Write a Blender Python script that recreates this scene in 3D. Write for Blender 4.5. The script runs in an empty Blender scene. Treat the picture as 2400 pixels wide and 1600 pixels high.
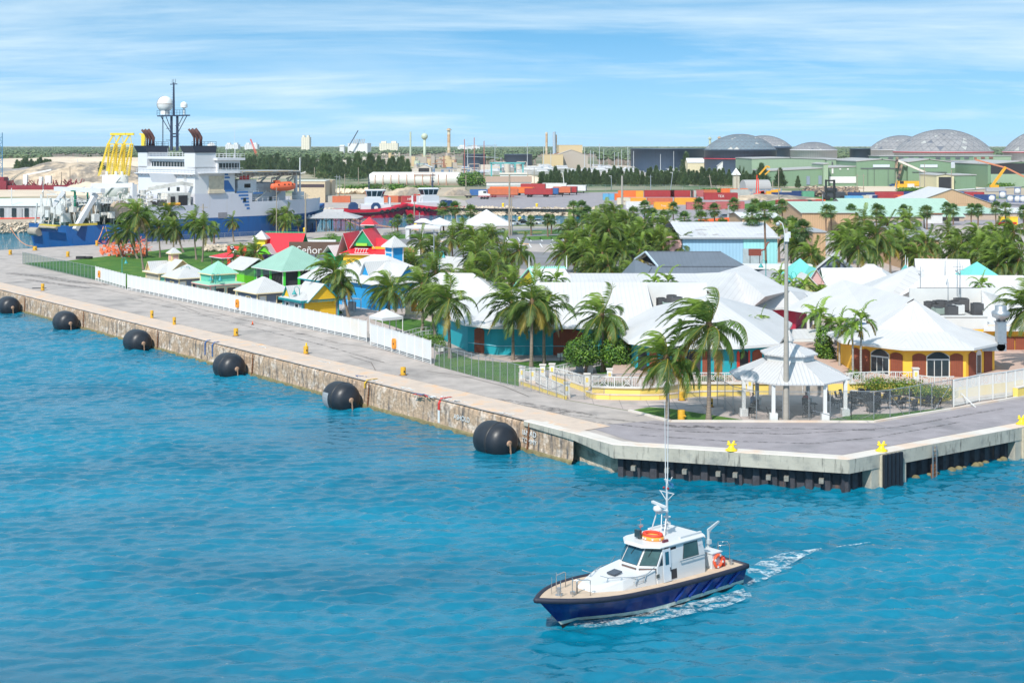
import bpy,math,random
import numpy as np
from mathutils import Matrix,noise
from mathutils.geometry import tessellate_polygon
HZD=.00005;R=math.radians;PI=math.pi;sin=math.sin;cos=math.cos
random.seed(7);U_=random.uniform
import mathutils
rG=range;en_=enumerate;ii_=isinstance
V3=getattr(mathutils,'Vector')
S=bpy.context.scene
col=S.collection
H=23.0;F=3333.333;HY=338.0
cam=bpy.data.objects.new('camera',bpy.data.cameras.new('camera'));col.objects.link(cam)
cam.location=(0,0,H);cam.rotation_euler=(R(90),0,0)
cam.data.sensor_width=36;cam.data.lens=50;cam.data.shift_y=-(800-HY)/2400
cam.data.clip_start=1;cam.data.clip_end=40000
S.camera=cam
AZ=R(24);EL=R(46)
sd=V3((-sin(AZ)*cos(EL),-cos(AZ)*cos(EL),sin(EL)))
sl=bpy.data.lights.new('sun','SUN');sl.energy=4.3;sl.angle=R(.5);sl.color=(1,.95,.87)
so=bpy.data.objects.new('sun',sl);col.objects.link(so);so.rotation_euler=sd.to_track_quat('Z','Y').to_euler();so.location=(-200,-300,400)
W=bpy.data.worlds.new('World');S.world=W;W.use_nodes=True
nt=W.node_tree;nt.nodes.clear();N=nt.nodes.new;L=nt.links.new
tc=N('ShaderNodeTexCoord');sx=N('ShaderNodeSeparateXYZ');L(tc.outputs['Generated'],sx.inputs[0])
def wm(op,a,b=None,c=None,clamp=False):
 n=N('ShaderNodeMath');n.operation=op;n.use_clamp=clamp
 for i,x in en_((a,b,c)):
  if x is None:continue
  if ii_(x,(int,float)):n.inputs[i].default_value=x
  else:L(x,n.inputs[i])
 return n.outputs[0]
zz=wm('MAXIMUM',sx.outputs[2],0.0)
zr=wm('MULTIPLY_ADD',zz,1.9,.28)
cb=N('ShaderNodeCombineXYZ');L(sx.outputs[0],cb.inputs[0]);L(sx.outputs[1],cb.inputs[1]);L(zr,cb.inputs[2])
nv=N('ShaderNodeVectorMath');nv.operation='NORMALIZE';L(cb.outputs[0],nv.inputs[0])
sk=N('ShaderNodeTexSky');sk.sky_type='NISHITA';sk.sun_disc=False;sk.sun_elevation=EL;sk.sun_rotation=PI+AZ
sk.air_density=1.0;sk.dust_density=.3;sk.ozone_density=1.6
L(nv.outputs[0],sk.inputs[0])
tint=N('ShaderNodeMix');tint.data_type='RGBA';tint.blend_type='MULTIPLY';tint.inputs[0].default_value=1
L(sk.outputs[0],tint.inputs[6]);tint.inputs[7].default_value=(1.0,1.92,1.95,1)
zc=wm('ADD',zz,.10);ux=wm('DIVIDE',sx.outputs[0],zc);uy=wm('DIVIDE',sx.outputs[1],zc)
c2=N('ShaderNodeCombineXYZ');L(ux,c2.inputs[0]);L(uy,c2.inputs[1])
def cl(scale,sxy,rot,detail,lo,hi,off):
 mp=N('ShaderNodeMapping');mp.inputs['Scale'].default_value=(sxy[0],sxy[1],1);mp.inputs['Rotation'].default_value=(0,0,rot);mp.inputs['Location'].default_value=off
 L(c2.outputs[0],mp.inputs[0])
 n=N('ShaderNodeTexNoise');n.inputs['Scale'].default_value=scale;n.inputs['Detail'].default_value=detail;n.inputs['Roughness'].default_value=.62;n.inputs['Distortion'].default_value=.5
 L(mp.outputs[0],n.inputs['Vector'])
 r=N('ShaderNodeMapRange');r.inputs[1].default_value=lo;r.inputs[2].default_value=hi;r.clamp=True;L(n.outputs[0],r.inputs[0])
 return r.outputs[0]
ca=cl(.8,(.5,1.0),R(9),7,.43,.68,(3.1,1.7,0));cbk=cl(.40,(.7,1.0),R(-14),5,.36,.64,(9.2,4.4,2));cw=cl(1.8,(.35,1.2),R(14),6,.48,.75,(1.5,7.7,5))
cm=wm('MULTIPLY_ADD',ca,.55,wm('MULTIPLY_ADD',cbk,.45,wm('MULTIPLY',cw,.22)))
cm=wm('MINIMUM',cm,.80)
hz=wm('MULTIPLY',wm('SUBTRACT',1.0,wm('MULTIPLY',zz,11.0),None,True),.42)
cm=wm('MAXIMUM',cm,hz)
mx=N('ShaderNodeMix');mx.data_type='RGBA';L(cm,mx.inputs[0]);L(tint.outputs[2],mx.inputs[6]);mx.inputs[7].default_value=(6.9,8.5,9.5,1)
bg=N('ShaderNodeBackground');bg.inputs[1].default_value=.1;L(mx.outputs[2],bg.inputs[0])
wo=N('ShaderNodeOutputWorld');L(bg.outputs[0],wo.inputs[0])
S.view_settings.view_transform='Standard';S.view_settings.look='None';S.view_settings.gamma=1;S.view_settings.exposure=0.22
S.render.engine='CYCLES'
S.cycles.max_bounces=5;S.cycles.transparent_max_bounces=16;S.cycles.caustics_reflective=False;S.cycles.caustics_refractive=False
def P(x,y,z=0.0):
 k=(H-z)/(y-HY);return V3(((x-1200)*k,F*k,z))
def A(x,d,z=0.0):return V3(((x-1200)*d/F,d,z))
def zQ(y,d):return H-(y-HY)*d/F
def lin(c):
 if ii_(c,str):
  c=[int(c[i:i+2],16)/255 for i in(0,2,4)]
  c=[x/12.92 if x<=.04045 else((x+.055)/1.055)**2.4 for x in c]
 return(c[0],c[1],c[2],1)
MATS={}
def mat(name,c,rough=.7,metal=0,var=.12,sc=1.5,bump=0,bs=8,line=None,line2=None,c2=None,c2sc=.5,c2lo=.5,c2hi=.6,str3=(1,1,1),coord='UV',alpha=None,trans=0,rD=0,emit=0,ior=None,sk_=None):
 if name in MATS:return MATS[name]
 m=bpy.data.materials.new(name);m.use_nodes=True;t=m.node_tree;n=t.nodes;l=t.links
 b=n['Principled BSDF'];b.inputs['Roughness'].default_value=rough;b.inputs['Metallic'].default_value=metal
 if ior:b.inputs['IOR'].default_value=ior
 def math_(op,a,bb=None,clamp=False):
  q=n.new('ShaderNodeMath');q.operation=op;q.use_clamp=clamp
  for i,x in en_((a,bb)):
   if x is None:continue
   if ii_(x,(int,float)):q.inputs[i].default_value=x
   else:l.new(x,q.inputs[i])
  return q.outputs[0]
 tcn=n.new('ShaderNodeTexCoord');mp=n.new('ShaderNodeMapping');l.new(tcn.outputs[coord],mp.inputs[0]);mp.inputs['Scale'].default_value=str3
 def nz(scale,det=4,rg=.55,vec=None):
  q=n.new('ShaderNodeTexNoise');q.inputs['Scale'].default_value=scale;q.inputs['Detail'].default_value=det;q.inputs['Roughness'].default_value=rg
  l.new(vec or mp.outputs[0],q.inputs['Vector']);return q.outputs[0]
 def mixc(fac,a,bb,mode='MIX'):
  q=n.new('ShaderNodeMix');q.data_type='RGBA';q.blend_type=mode
  if ii_(fac,(int,float)):q.inputs[0].default_value=fac
  else:l.new(fac,q.inputs[0])
  for i,x in((6,a),(7,bb)):
   if ii_(x,tuple):q.inputs[i].default_value=x
   else:l.new(x,q.inputs[i])
  return q.outputs[2]
 def rng(x,a,bb,lo=0,hi=1):
  q=n.new('ShaderNodeMapRange');q.inputs[1].default_value=a;q.inputs[2].default_value=bb;q.inputs[3].default_value=lo;q.inputs[4].default_value=hi;l.new(x,q.inputs[0]);return q.outputs[0]
 colr=lin(c)
 hts=[]
 if c2 is not None:
  colr=mixc(rng(nz(c2sc,6,.6),c2lo,c2hi),colr,lin(c2))
 if sk_:
  m2=n.new('ShaderNodeMapping');l.new(tcn.outputs[coord],m2.inputs[0]);m2.inputs['Scale'].default_value=(sk_[1],sk_[2],1)
  colr=mixc(rng(nz(1,5,.6,m2.outputs[0]),sk_[3],sk_[4]),colr,lin(sk_[0]))
 if var:
  v=rng(nz(sc),.25,.75,1-var,1+var)
  if rD:
   oi=n.new('ShaderNodeObjectInfo');v=math_('MULTIPLY',v,rng(oi.outputs['Random'],0,1,1-rD,1+rD))
  cc=n.new('ShaderNodeCombineXYZ');[l.new(v,cc.inputs[i])for i in rG(3)]
  colr=mixc(1.0,colr,cc.outputs[0],'MULTIPLY')
 for ln in(line,line2):
  if not ln:continue
  ax,per,wd,dk,bh=ln
  sp=n.new('ShaderNodeSeparateXYZ');l.new(tcn.outputs[coord],sp.inputs[0])
  fr=math_('FRACT',math_('DIVIDE',sp.outputs['uvw'.index(ax)],per))
  ms=math_('LESS_THAN',fr,wd)
  if dk:colr=mixc(math_('MULTIPLY',ms,dk),colr,(.03,.03,.035,1))
  if bh:
   w=math_('ABSOLUTE',math_('SUBTRACT',fr,.5));hts.append(math_('MULTIPLY',w,bh))
 if ii_(colr,tuple):b.inputs['Base Color'].default_value=colr
 else:l.new(colr,b.inputs['Base Color'])
 if emit:b.inputs['Emission Strength'].default_value=emit;b.inputs['Emission Color'].default_value=lin(c)
 if bump:hts.append(math_('MULTIPLY',nz(bs,5,.6),bump))
 if hts:
  h=hts[0]
  for x in hts[1:]:h=math_('ADD',h,x)
  bp=n.new('ShaderNodeBump');bp.inputs['Strength'].default_value=.7;bp.inputs['Distance'].default_value=1;l.new(h,bp.inputs['Height']);l.new(bp.outputs[0],b.inputs['Normal'])
 out=n['Material Output']
 if trans:
  tr=n.new('ShaderNodeBsdfTranslucent');ms=n.new('ShaderNodeMixShader');ms.inputs[0].default_value=trans
  if ii_(colr,tuple):tr.inputs[0].default_value=colr
  else:l.new(colr,tr.inputs[0])
  l.new(b.outputs[0],ms.inputs[1]);l.new(tr.outputs[0],ms.inputs[2]);l.new(ms.outputs[0],out.inputs[0])
 if alpha is not None:
  if alpha=='mesh':
   sp=n.new('ShaderNodeSeparateXYZ');l.new(tcn.outputs['UV'],sp.inputs[0])
   a1=math_('ADD',sp.outputs[0],sp.outputs[1]);a2=math_('SUBTRACT',sp.outputs[0],sp.outputs[1])
   f1=math_('LESS_THAN',math_('FRACT',math_('DIVIDE',a1,.09)),.11);f2=math_('LESS_THAN',math_('FRACT',math_('DIVIDE',a2,.09)),.11)
   l.new(math_('MAXIMUM',f1,f2),b.inputs['Alpha'])
  elif alpha=='foam':
   q=rng(nz(1.9,8,.78),.44,.72);l.new(q,b.inputs['Alpha'])
  else:b.inputs['Alpha'].default_value=alpha
 MATS[name]=m;return m
class MB:
 def __init__(s):s.v=[];s.f=[];s.m=[];s.s=[];s.uv=[]
 def add(s,vs,fs,mi=0,sm=False):
  o=len(s.v);s.v+=[tuple(v)for v in vs]
  for f in fs:s.f.append(tuple(i+o for i in f));s.m.append(mi);s.s.append(sm)
  return s
 def bx(s,x0,x1,y0,y1,z0,z1,mi=0):
  return s.add([(x0,y0,z0),(x1,y0,z0),(x1,y1,z0),(x0,y1,z0),(x0,y0,z1),(x1,y0,z1),(x1,y1,z1),(x0,y1,z1)],[(3,2,1,0),(4,5,6,7),(0,1,5,4),(1,2,6,5),(2,3,7,6),(3,0,4,7)],mi)
 def box(s,c,sz,rz=0,mi=0,mat=None):
  x,y,z=sz[0]/2,sz[1]/2,sz[2]/2;M=mat or Matrix.Rotation(rz,3,'Z');c=V3(c)
  vs=[c+M@V3(p)for p in((-x,-y,-z),(x,-y,-z),(x,y,-z),(-x,y,-z),(-x,-y,z),(x,-y,z),(x,y,z),(-x,y,z))]
  return s.add(vs,[(3,2,1,0),(4,5,6,7),(0,1,5,4),(1,2,6,5),(2,3,7,6),(3,0,4,7)],mi)
 def bar(s,p0,p1,w,h=None,mi=0):
  p0=V3(p0);p1=V3(p1);d=p1-p0;L_=d.length
  if L_<1e-6:return s
  M=d.to_track_quat('X','Z').to_matrix();return s.box((p0+p1)/2,(L_,w,h or w),0,mi,M)
 def cyl(s,p0,p1,r0,r1=None,n=8,mi=0,cap=True,sm=True):
  p0=V3(p0);p1=V3(p1);r1=r0 if r1 is None else r1;d=p1-p0
  M=(d if d.length>1e-9 else V3((0,0,1))).to_track_quat('Z','Y').to_matrix();vs=[]
  for p,r in((p0,r0),(p1,r1)):
   for i in rG(n):a=2*PI*i/n;vs.append(p+M@V3((r*cos(a),r*sin(a),0)))
  fs=[(i,(i+1)%n,n+(i+1)%n,n+i)for i in rG(n)];s.add(vs,fs,mi,sm)
  if cap:s.add(vs[n:],[tuple(rG(n))],mi);s.add(vs[:n],[tuple(reversed(rG(n)))],mi)
  return s
 def tube(s,pts,r,n=6,mi=0,taper=1,sm=True):
  pts=[V3(p)for p in pts];vs=[];k=len(pts)
  for j,p in en_(pts):
   d=(pts[min(j+1,k-1)]-pts[max(j-1,0)]);M=d.to_track_quat('Z','Y').to_matrix();rr=r*(1+(taper-1)*j/(k-1))
   for i in rG(n):a=2*PI*i/n;vs.append(p+M@V3((rr*cos(a),rr*sin(a),0)))
  fs=[(j*n+i,j*n+(i+1)%n,(j+1)*n+(i+1)%n,(j+1)*n+i)for j in rG(k-1)for i in rG(n)]
  fs+=[tuple(reversed(rG(n))),tuple((k-1)*n+i for i in rG(n))]
  return s.add(vs,fs,mi,sm)
 def poly(s,pts,mi=0):return s.add(pts,[tuple(rG(len(pts)))],mi)
 def prism(s,pts,z0,z1,mi=0,axis='z',mt=None):
  n=len(pts);f={'z':lambda p,z:(p[0],p[1],z),'y':lambda p,z:(p[0],z,p[1]),'x':lambda p,z:(z,p[0],p[1])}[axis]
  vs=[f(p,z0)for p in pts]+[f(p,z1)for p in pts]
  s.add(vs,[(i,(i+1)%n,n+(i+1)%n,n+i)for i in rG(n)]+[tuple(reversed(rG(n)))],mi)
  s.add(vs[n:],[tuple(rG(n))],mi if mt is None else mt);return s
 def lathe(s,c,prof,n=16,mi=0,sm=True,cap=True):
  c=V3(c);vs=[]
  for r,z in prof:
   for i in rG(n):a=2*PI*i/n;vs.append(c+V3((r*cos(a),r*sin(a),z)))
  k=len(prof);fs=[(j*n+i,j*n+(i+1)%n,(j+1)*n+(i+1)%n,(j+1)*n+i)for j in rG(k-1)for i in rG(n)]
  if cap:fs+=[tuple(reversed(rG(n))),tuple((k-1)*n+i for i in rG(n))]
  return s.add(vs,fs,mi,sm)
 def sph(s,c,r,n=14,m=9,mi=0,sz=1,lo=-PI/2):
  pr=[(max(r*cos(lo+(PI/2-lo)*j/m),.001),r*sz*sin(lo+(PI/2-lo)*j/m))for j in rG(m+1)];return s.lathe(c,pr,n,mi)
 def rings(s,rs,mi=0,sm=False,capb=True,capt=True,mis=None):
  n=len(rs[0]);vs=[p for r in rs for p in r];o=[]
  for j in rG(len(rs)-1):
   s.add([],[],0);
   s.add(rs[j]+rs[j+1],[(i,(i+1)%n,n+(i+1)%n,n+i)for i in rG(n)],(mis[j]if mis else mi),sm)
  if capb:s.add(rs[0],[tuple(reversed(rG(n)))],mi)
  if capt:s.add(rs[-1],[tuple(rG(n))],mis[-1]if mis else mi)
  return s
 def mesh(s,name,mats,uv=True):
  me=bpy.data.meshes.new(name);me.from_pydata(s.v,[],s.f)
  for m in(mats if ii_(mats,(list,tuple))else[mats]):me.materials.append(m)
  np_=len(me.polygons)
  if np_:
   me.polygons.foreach_set('material_index',s.m[:np_]);me.polygons.foreach_set('use_smooth',s.s[:np_])
   if uv:
    nl=len(me.loops);vi=np.empty(nl,dtype=np.int32);me.loops.foreach_get('vertex_index',vi)
    co=np.array(s.v,dtype=np.float64)[vi];lt=np.empty(np_,dtype=np.int32);me.polygons.foreach_get('loop_total',lt)
    nr=np.empty(np_*3);me.polygons.foreach_get('normal',nr);nr=nr.reshape(-1,3)
    t=np.stack([-nr[:,1],nr[:,0],np.zeros(np_)],1);ln=np.linalg.norm(t,axis=1);fl=ln<.05
    t[fl]=(1,0,0);ln[fl]=1;t/=ln[:,None];nr[fl]=(0,0,1);w=np.cross(nr,t)
    t=np.repeat(t,lt,0);w=np.repeat(w,lt,0)
    u=me.uv_layers.new(name='UVMap');u.data.foreach_set('uv',(np.array(s.uv)if len(s.uv)==nl else np.stack([(co*t).sum(1),(co*w).sum(1)],1)).ravel())
  me.update();return me
USED={}
def tag(o,lB=None,cat=None,group=None,kind=None):
 if lB:o['label']=lB
 if cat:o['category']=cat
 if group:o['group']=group
 if kind:o['kind']=kind
 return o
def obj(name,mb,mats,parent=None,loc=None,rz=0,uv=True,**k):
 me=mb if ii_(mb,bpy.types.Mesh)else mb.mesh(name,mats,uv)
 o=bpy.data.objects.new(name,me);col.objects.link(o)
 if parent:o.parent=parent
 if loc is not None:o.location=loc
 o.rotation_euler=(0,0,rz)
 return tag(o,**k)
def struct(name,mb,mats,kind='structure'):return obj(name,mb,mats,kind=kind)
def tG(name,lB,cat,loc=(0,0,0),rz=0,group=None,sc=1):
 o=bpy.data.objects.new(name,None);col.objects.link(o);o.location=loc;o.rotation_euler=(0,0,rz);o.empty_display_size=.5
 if sc!=1:o.scale=(sc,sc,sc)if ii_(sc,(int,float))else sc
 return tag(o,lB,cat,group)
def kit(name,lB,cat,parts,loc,rz=0,group=None,sc=1):
 t=tG(name,lB,cat,loc,rz,group,sc)
 for p in parts:
  o=obj(p[0],p[1],None,t)
  for q in(p[2]if len(p)>2 else[]):obj(q[0],q[1],None,o)
 return t
def text_mesh(txt,size,ext,m):
 c=bpy.data.curves.new('lettering','FONT');c.body=txt;c.size=size;c.extrude=ext;c.align_x='CENTER';c.align_y='CENTER'
 o=bpy.data.objects.new('lettering',c);me=bpy.data.meshes.new_from_object(o);bpy.data.objects.remove(o);bpy.data.curves.remove(c)
 me.materials.clear();me.materials.append(m);return me
def lt_(txt,size,parent,loc,rot,m,ext=.01,name='lettering'):
 o=bpy.data.objects.new(name,text_mesh(txt,size,ext,m));col.objects.link(o);o.parent=parent;o.location=loc;o.rotation_euler=rot;return o
wT=mat('white_paint',(.66,.66,.65),.45,var=.05,sc=.8)
whitedirt=mat('weathered_white_paint',(.72,.71,.68),.5,var=.1,sc=2,sk_=('9a8468',1.2,.18,.60,.80))
rv=mat('white_seam_roof',(.57,.555,.55),.5,var=.07,sc=.35,line=('u',.5,.12,.15,.025),sk_=((.42,.37,.30),1.1,.12,.62,.92))
rW=mat('white_seam_roof_small',(.53,.52,.51),.5,var=.06,sc=.8,line=('u',.34,.16,.22,.04))
sL=mat('galvanised_steel',(.42,.44,.46),.4,.7,var=.1,sc=4)
grey=mat('grey_paint',(.35,.36,.38),.55,var=.1)
black=mat('black_paint',(.02,.02,.022),.5,var=.2)
glass=mat('dark_window_glass',(.02,.035,.045),.08,var=.3,sc=1.2)
rust=mat('rusty_iron',(.22,.09,.04),.85,var=.4,sc=6,bump=.02,bs=20)
yellowp=mat('yellow_wall_paint',(.80,.60,.15),.7,var=.06,sc=1)
# ================================================================ GROUND, WATER, QUAY
WZ=-2.5
def wmat():
 m=bpy.data.materials.new('harbour_water');m.use_nodes=True;n=m.node_tree.nodes;l=m.node_tree.links;b=n['Principled BSDF']
 b.inputs['Roughness'].default_value=.03;b.inputs['IOR'].default_value=1.45
 g=n.new('ShaderNodeTexCoord')
 def nz(sc,det,rg,st=(1,1,1),rot=0,dist=0):
  mp=n.new('ShaderNodeMapping');mp.inputs['Scale'].default_value=st;mp.inputs['Rotation'].default_value=(0,0,rot);l.new(g.outputs['Object'],mp.inputs[0])
  q=n.new('ShaderNodeTexNoise');q.inputs['Scale'].default_value=sc;q.inputs['Detail'].default_value=det;q.inputs['Roughness'].default_value=rg;q.inputs['Distortion'].default_value=dist
  l.new(mp.outputs[0],q.inputs['Vector']);return q.outputs[0]
 def mt(op,a,c,clamp=False):
  q=n.new('ShaderNodeMath');q.operation=op;q.use_clamp=clamp
  for i,x in en_((a,c)):
   if ii_(x,(int,float)):q.inputs[i].default_value=x
   else:l.new(x,q.inputs[i])
  return q.outputs[0]
 h1=nz(1.5,3,.6,(.8,1.3,1),R(8),.6);h2=nz(2.6,3,.6,(1,1.1,1),R(-20),.3);h3=nz(.22,2,.5,(1,1.6,1),R(25))
 gust=nz(.045,3,.5,(1,1.8,1),R(30))
 gr=n.new('ShaderNodeMapRange');gr.inputs[1].default_value=.38;gr.inputs[2].default_value=.64;gr.inputs[3].default_value=.55;gr.inputs[4].default_value=1.25;l.new(gust,gr.inputs[0])
 sy=n.new('ShaderNodeSeparateXYZ');l.new(g.outputs['Object'],sy.inputs[0]);fr=n.new('ShaderNodeMapRange');fr.inputs[1].default_value=285;fr.inputs[2].default_value=310;fr.inputs[3].default_value=1;fr.inputs[4].default_value=7;l.new(sy.outputs[1],fr.inputs[0])
 h=mt('ADD',mt('MULTIPLY',h1,.06),mt('MULTIPLY',h2,.03));h=mt('ADD',mt('MULTIPLY',h,gr.outputs[0]),mt('MULTIPLY',h3,.05));h=mt('MULTIPLY',h,fr.outputs[0])
 bp=n.new('ShaderNodeBump');bp.inputs['Strength'].default_value=1.0;bp.inputs['Distance'].default_value=1.0;l.new(h,bp.inputs['Height']);l.new(bp.outputs[0],b.inputs['Normal'])
 cr=n.new('ShaderNodeValToRGB');e=cr.color_ramp.elements;e[0].position=.36;e[0].color=(.001,.11,.185,1);e[1].position=.62;e[1].color=(.002,.17,.27,1)
 l.new(mt('ADD',mt('MULTIPLY',gust,.8),mt('MULTIPLY',h1,.2)),cr.inputs[0]);l.new(cr.outputs[0],b.inputs['Base Color'])
 return m
WATER=wmat()
def water_mesh():
 x0,x1,y0,y1,c=-116,92,46,300,.24;nx=int((x1-x0)/c);ny=int((y1-y0)/c);X=np.linspace(x0,x1,nx+1);Y=np.linspace(y0,y1,ny+1);GX_,GY_=np.meshgrid(X,Y);Z=np.zeros_like(GX_);rs=np.random.RandomState(4)
 for i in rG(64):
  wl=.6*(2.0/.6)**rs.rand();a=R(90)+rs.normal(0,.42);k=2*PI/wl;ph=rs.rand()*6.28;Z+=WSL/k*np.sin(k*(cos(a)*GX_+sin(a)*GY_)+ph+.6*np.sin(.11*GX_+.07*GY_+i))
 g=.75+.35*np.sin(GX_*.045+GY_*.03+1)*np.sin(GY_*.06-GX_*.02)+.15*np.sin(GX_*.13+GY_*.21);e=np.minimum(np.minimum(GX_-x0,x1-GX_),np.minimum(GY_-y0,y1-GY_));Z*=g*np.clip(e/6,0,1)
 V=np.stack([GX_.ravel(),GY_.ravel(),WZ+Z.ravel()],1);n=nx+1;ii=np.arange(ny*n).reshape(ny,n)[:,:-1].ravel();Fq=np.stack([ii,ii+1,ii+n+1,ii+n],1)
 m=len(V);out=[(-9000,-400,WZ),(9000,-400,WZ),(9000,3000,WZ),(-9000,3000,WZ)];V=np.vstack([V,out]);c4=[0,nx,len(GX_.ravel())-1,ny*n]
 Fa=np.vstack([Fq,[[m,m+1,c4[1],c4[0]],[m+1,m+2,c4[2],c4[1]],[m+2,m+3,c4[3],c4[2]],[m+3,m,c4[0],c4[3]]]]).astype(np.int32)
 me=bpy.data.meshes.new('water');me.vertices.add(len(V));me.vertices.foreach_set('co',V.ravel());me.loops.add(Fa.size);me.loops.foreach_set('vertex_index',Fa.ravel());me.polygons.add(len(Fa));me.polygons.foreach_set('loop_start',np.arange(0,Fa.size,4,dtype=np.int32));me.polygons.foreach_set('use_smooth',np.ones(len(Fa),dtype=bool));me.update(calc_edges=True);me.materials.append(WATER);return me
WSL=.075
struct('water',water_mesh(),None)
Q0=P(0,679);Q1=P(1020,933);q=(Q1-Q0).normalized();qn=V3((q.y,-q.x,0));qn=-qn if qn.y<0 else qn
QA=math.atan2(q.y,q.x)
QS=Q0-q*60
C1=P(1313,1019);QE=Q0+q*((C1-Q0).dot(q))
C2=P(1437,1042);C3=P(1991,1077);C4=P(2400,1000);rr=(C4-C3).normalized();CE=C3+rr*160
rn=V3((-rr.y,rr.x,0));rn=rn if rn.y>0 else-rn
B0=V3((-111,309,0));bu=V3((84,88,0)).normalized();bn=V3((-bu.y,bu.x,0))
BS=B0-bu*14;BE=B0+bu*118;BF=P(1345,524);BG=P(1430,517)
FB=[P(-500,560,WZ),P(0,547,WZ),P(420,527,WZ),P(640,516,WZ),P(780,508,WZ),P(1000,503,WZ),P(1100,504,WZ),P(1345,506.5,WZ),P(1430,507.5,WZ)]
l2=(C3-C2).normalized();l2n=V3((-l2.y,l2.x,0))
land=[QS+qn*1.2,QE+qn*1.2,C2+l2n*1.9-l2*.6,C3+(l2n+rn).normalized()*2.0,CE+rn*1.9,V3((900,60,0)),V3((9000,60,0)),V3((9000,14000,0)),V3((-9000,14000,0)),V3((-9000,380,0)),V3((-500,330,0))]+[V3((p.x,p.y,0))for p in FB]+[BG,BF,BE,BS]
def sheet(name,pts,z,m,kind='structure',skirt=0):
 v=[V3((p[0],p[1],z))for p in pts];mb=MB()
 ar=sum(v[i].x*v[(i+1)%len(v)].y-v[(i+1)%len(v)].x*v[i].y for i in rG(len(v)))
 if ar<0:v=v[::-1]
 tri=tessellate_polygon([v])
 for t in tri:
  a,b_,c=t;nrm=(v[b_]-v[a]).cross(v[c]-v[a])
  if nrm.z<0:t=(a,c,b_)
  mb.add([v[i]for i in t],[(0,1,2)])
 n=len(v)
 if skirt:
  for i in rG(n):
   a=v[i];b_=v[(i+1)%n];mb.add([a,V3((a.x,a.y,z-skirt)),V3((b_.x,b_.y,z-skirt)),b_],[(0,1,2,3)],1 if ii_(m,list)else 0)
 return struct(name,mb,m,kind)
dirt=mat('dry_ground',(.42,.34,.25),.95,var=.2,sc=.02,c2=(.12,.16,.06),c2sc=.012,c2lo=.48,c2hi=.58,coord='Object')
sand=mat('pale_sand',(.62,.50,.38),.95,var=.12,sc=.06,bump=.15,bs=1,coord='Object')
conc=mat('quay_concrete',(.40,.35,.32),.85,var=.2,sc=.5,c2=(.26,.235,.22),c2sc=.13,c2lo=.53,c2hi=.70,bump=.01,bs=6,coord='Object',str3=(1,1,1),sk_=(('17110f'),.09,.30,.645,.75))
asph=mat('grey_asphalt',(.29,.262,.275),.9,var=.16,sc=.6,c2=(.19,.18,.19),c2sc=.16,c2lo=.55,c2hi=.75,bump=.01,bs=14,coord='Object')
asph2=mat('dark_asphalt',(.20,.20,.21),.9,var=.15,sc=.2,c2=(.2,.19,.19),c2sc=.08,coord='Object')
pave=mat('plaza_paving',(.44,.37,.34),.85,var=.12,sc=.6,c2=(.33,.30,.28),c2sc=.2,coord='Object',line=('u',2.4,.03,.35,0),line2=('v',2.4,.03,.35,0))
grass=mat('lawn_grass',(.055,.16,.012),.95,var=.28,sc=.9,c2=(.10,.20,.02),c2sc=.25,bump=.25,bs=14,coord='Object')
capm=mat('quay_cap_stone',(.56,.45,.37),.9,var=.16,sc=.5,c2=(.58,.36,.21),c2sc=.5,c2lo=.52,c2hi=.70,bump=.06,bs=3,coord='Object')
wallm=mat('stained_sea_wall',(.44,.31,.21),.95,var=.32,sc=3.2,sk_=((.09,.085,.085),2.6,.35,.49,.68),c2=(.60,.49,.40),c2sc=.8,c2lo=.5,c2hi=.62,bump=.16,bs=3)
algae=mat('algae_ledge',(.19,.16,.08),.9,var=.35,sc=2,bump=.1,bs=3,coord='Object')
ccr=mat('new_grey_concrete',(.42,.395,.33),.85,var=.14,sc=.8,sk_=((.13,.125,.11),2.6,.4,.54,.68),c2=(.27,.265,.24),c2sc=.7,c2lo=.52,c2hi=.66,bump=.03,bs=5)
cctop=mat('pale_concrete_top',(.60,.55,.50),.85,var=.08,sc=.6,c2=(.62,.48,.38),c2sc=.2,c2lo=.5,c2hi=.6,coord='Object')
rockm=mat('limestone_rock',(.52,.43,.33),.95,var=.3,sc=.35,c2=(.2,.17,.13),c2sc=.5,c2lo=.52,c2hi=.66,bump=.4,bs=1.2,coord='Object')
sheet('ground',land,0,[dirt,rockm],skirt=5)
sp=lambda*a:[P(x,y)for x,y in a]
fen=sp((224,658),(294,678),(500,721.5),(767,781),(859,801),(868,809),(1014,855),(1122,885),(1207,907),(1324,936))
sheet('quay_apron',[QS,QE+q*.0,C2,C3,CE,CE+rn*30]+sp((2420,925),(2235,958),(2049,989),(1572,988),(1475,963),(1324,937))+fen[::-1]+sp((53,618),(163,611.5),(271,599),(420,583),(600,566),(1000,541),(1345,530))+[BE,BS],.01,conc)
plz=fen+sp((1475,962),(1572,986.5),(2049,987),(2235,956),(2420,923))+[V3((75,160,0)),V3((130,300,0)),V3((180,470,0)),V3((40,430,0))]+sp((1345,531),(1000,542),(600,567),(420,584),(271,600),(163,612),(60,618.5))
sheet('plaza_pavement',plz,.014,pave)
sheet('road',sp((1536,985.5),(1572,990),(2049,992),(2235,961),(2425,927))+[P(2420,925)+rr*120,CE+rn*1.4]+[C3+rn*1.35-rr*.2]+sp((1585,1046),(1500,1037),(1466,1030),(1400,1008),(1376,999)),.026,asph)
sheet('parking_lot',sp((880,590),(900,545),(1340,533),(1500,532),(1700,560),(1740,640),(1500,660),(1350,640),(1100,620)),.03,asph2)
sheet('container_yard',sp((1105,488.6),(1090,470),(1130,455),(1330,452),(1500,450),(2100,455),(2400,470),(2460,520),(1960,540),(1700,530),(1420,517),(1345,490.8)),.02,asph)
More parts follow.
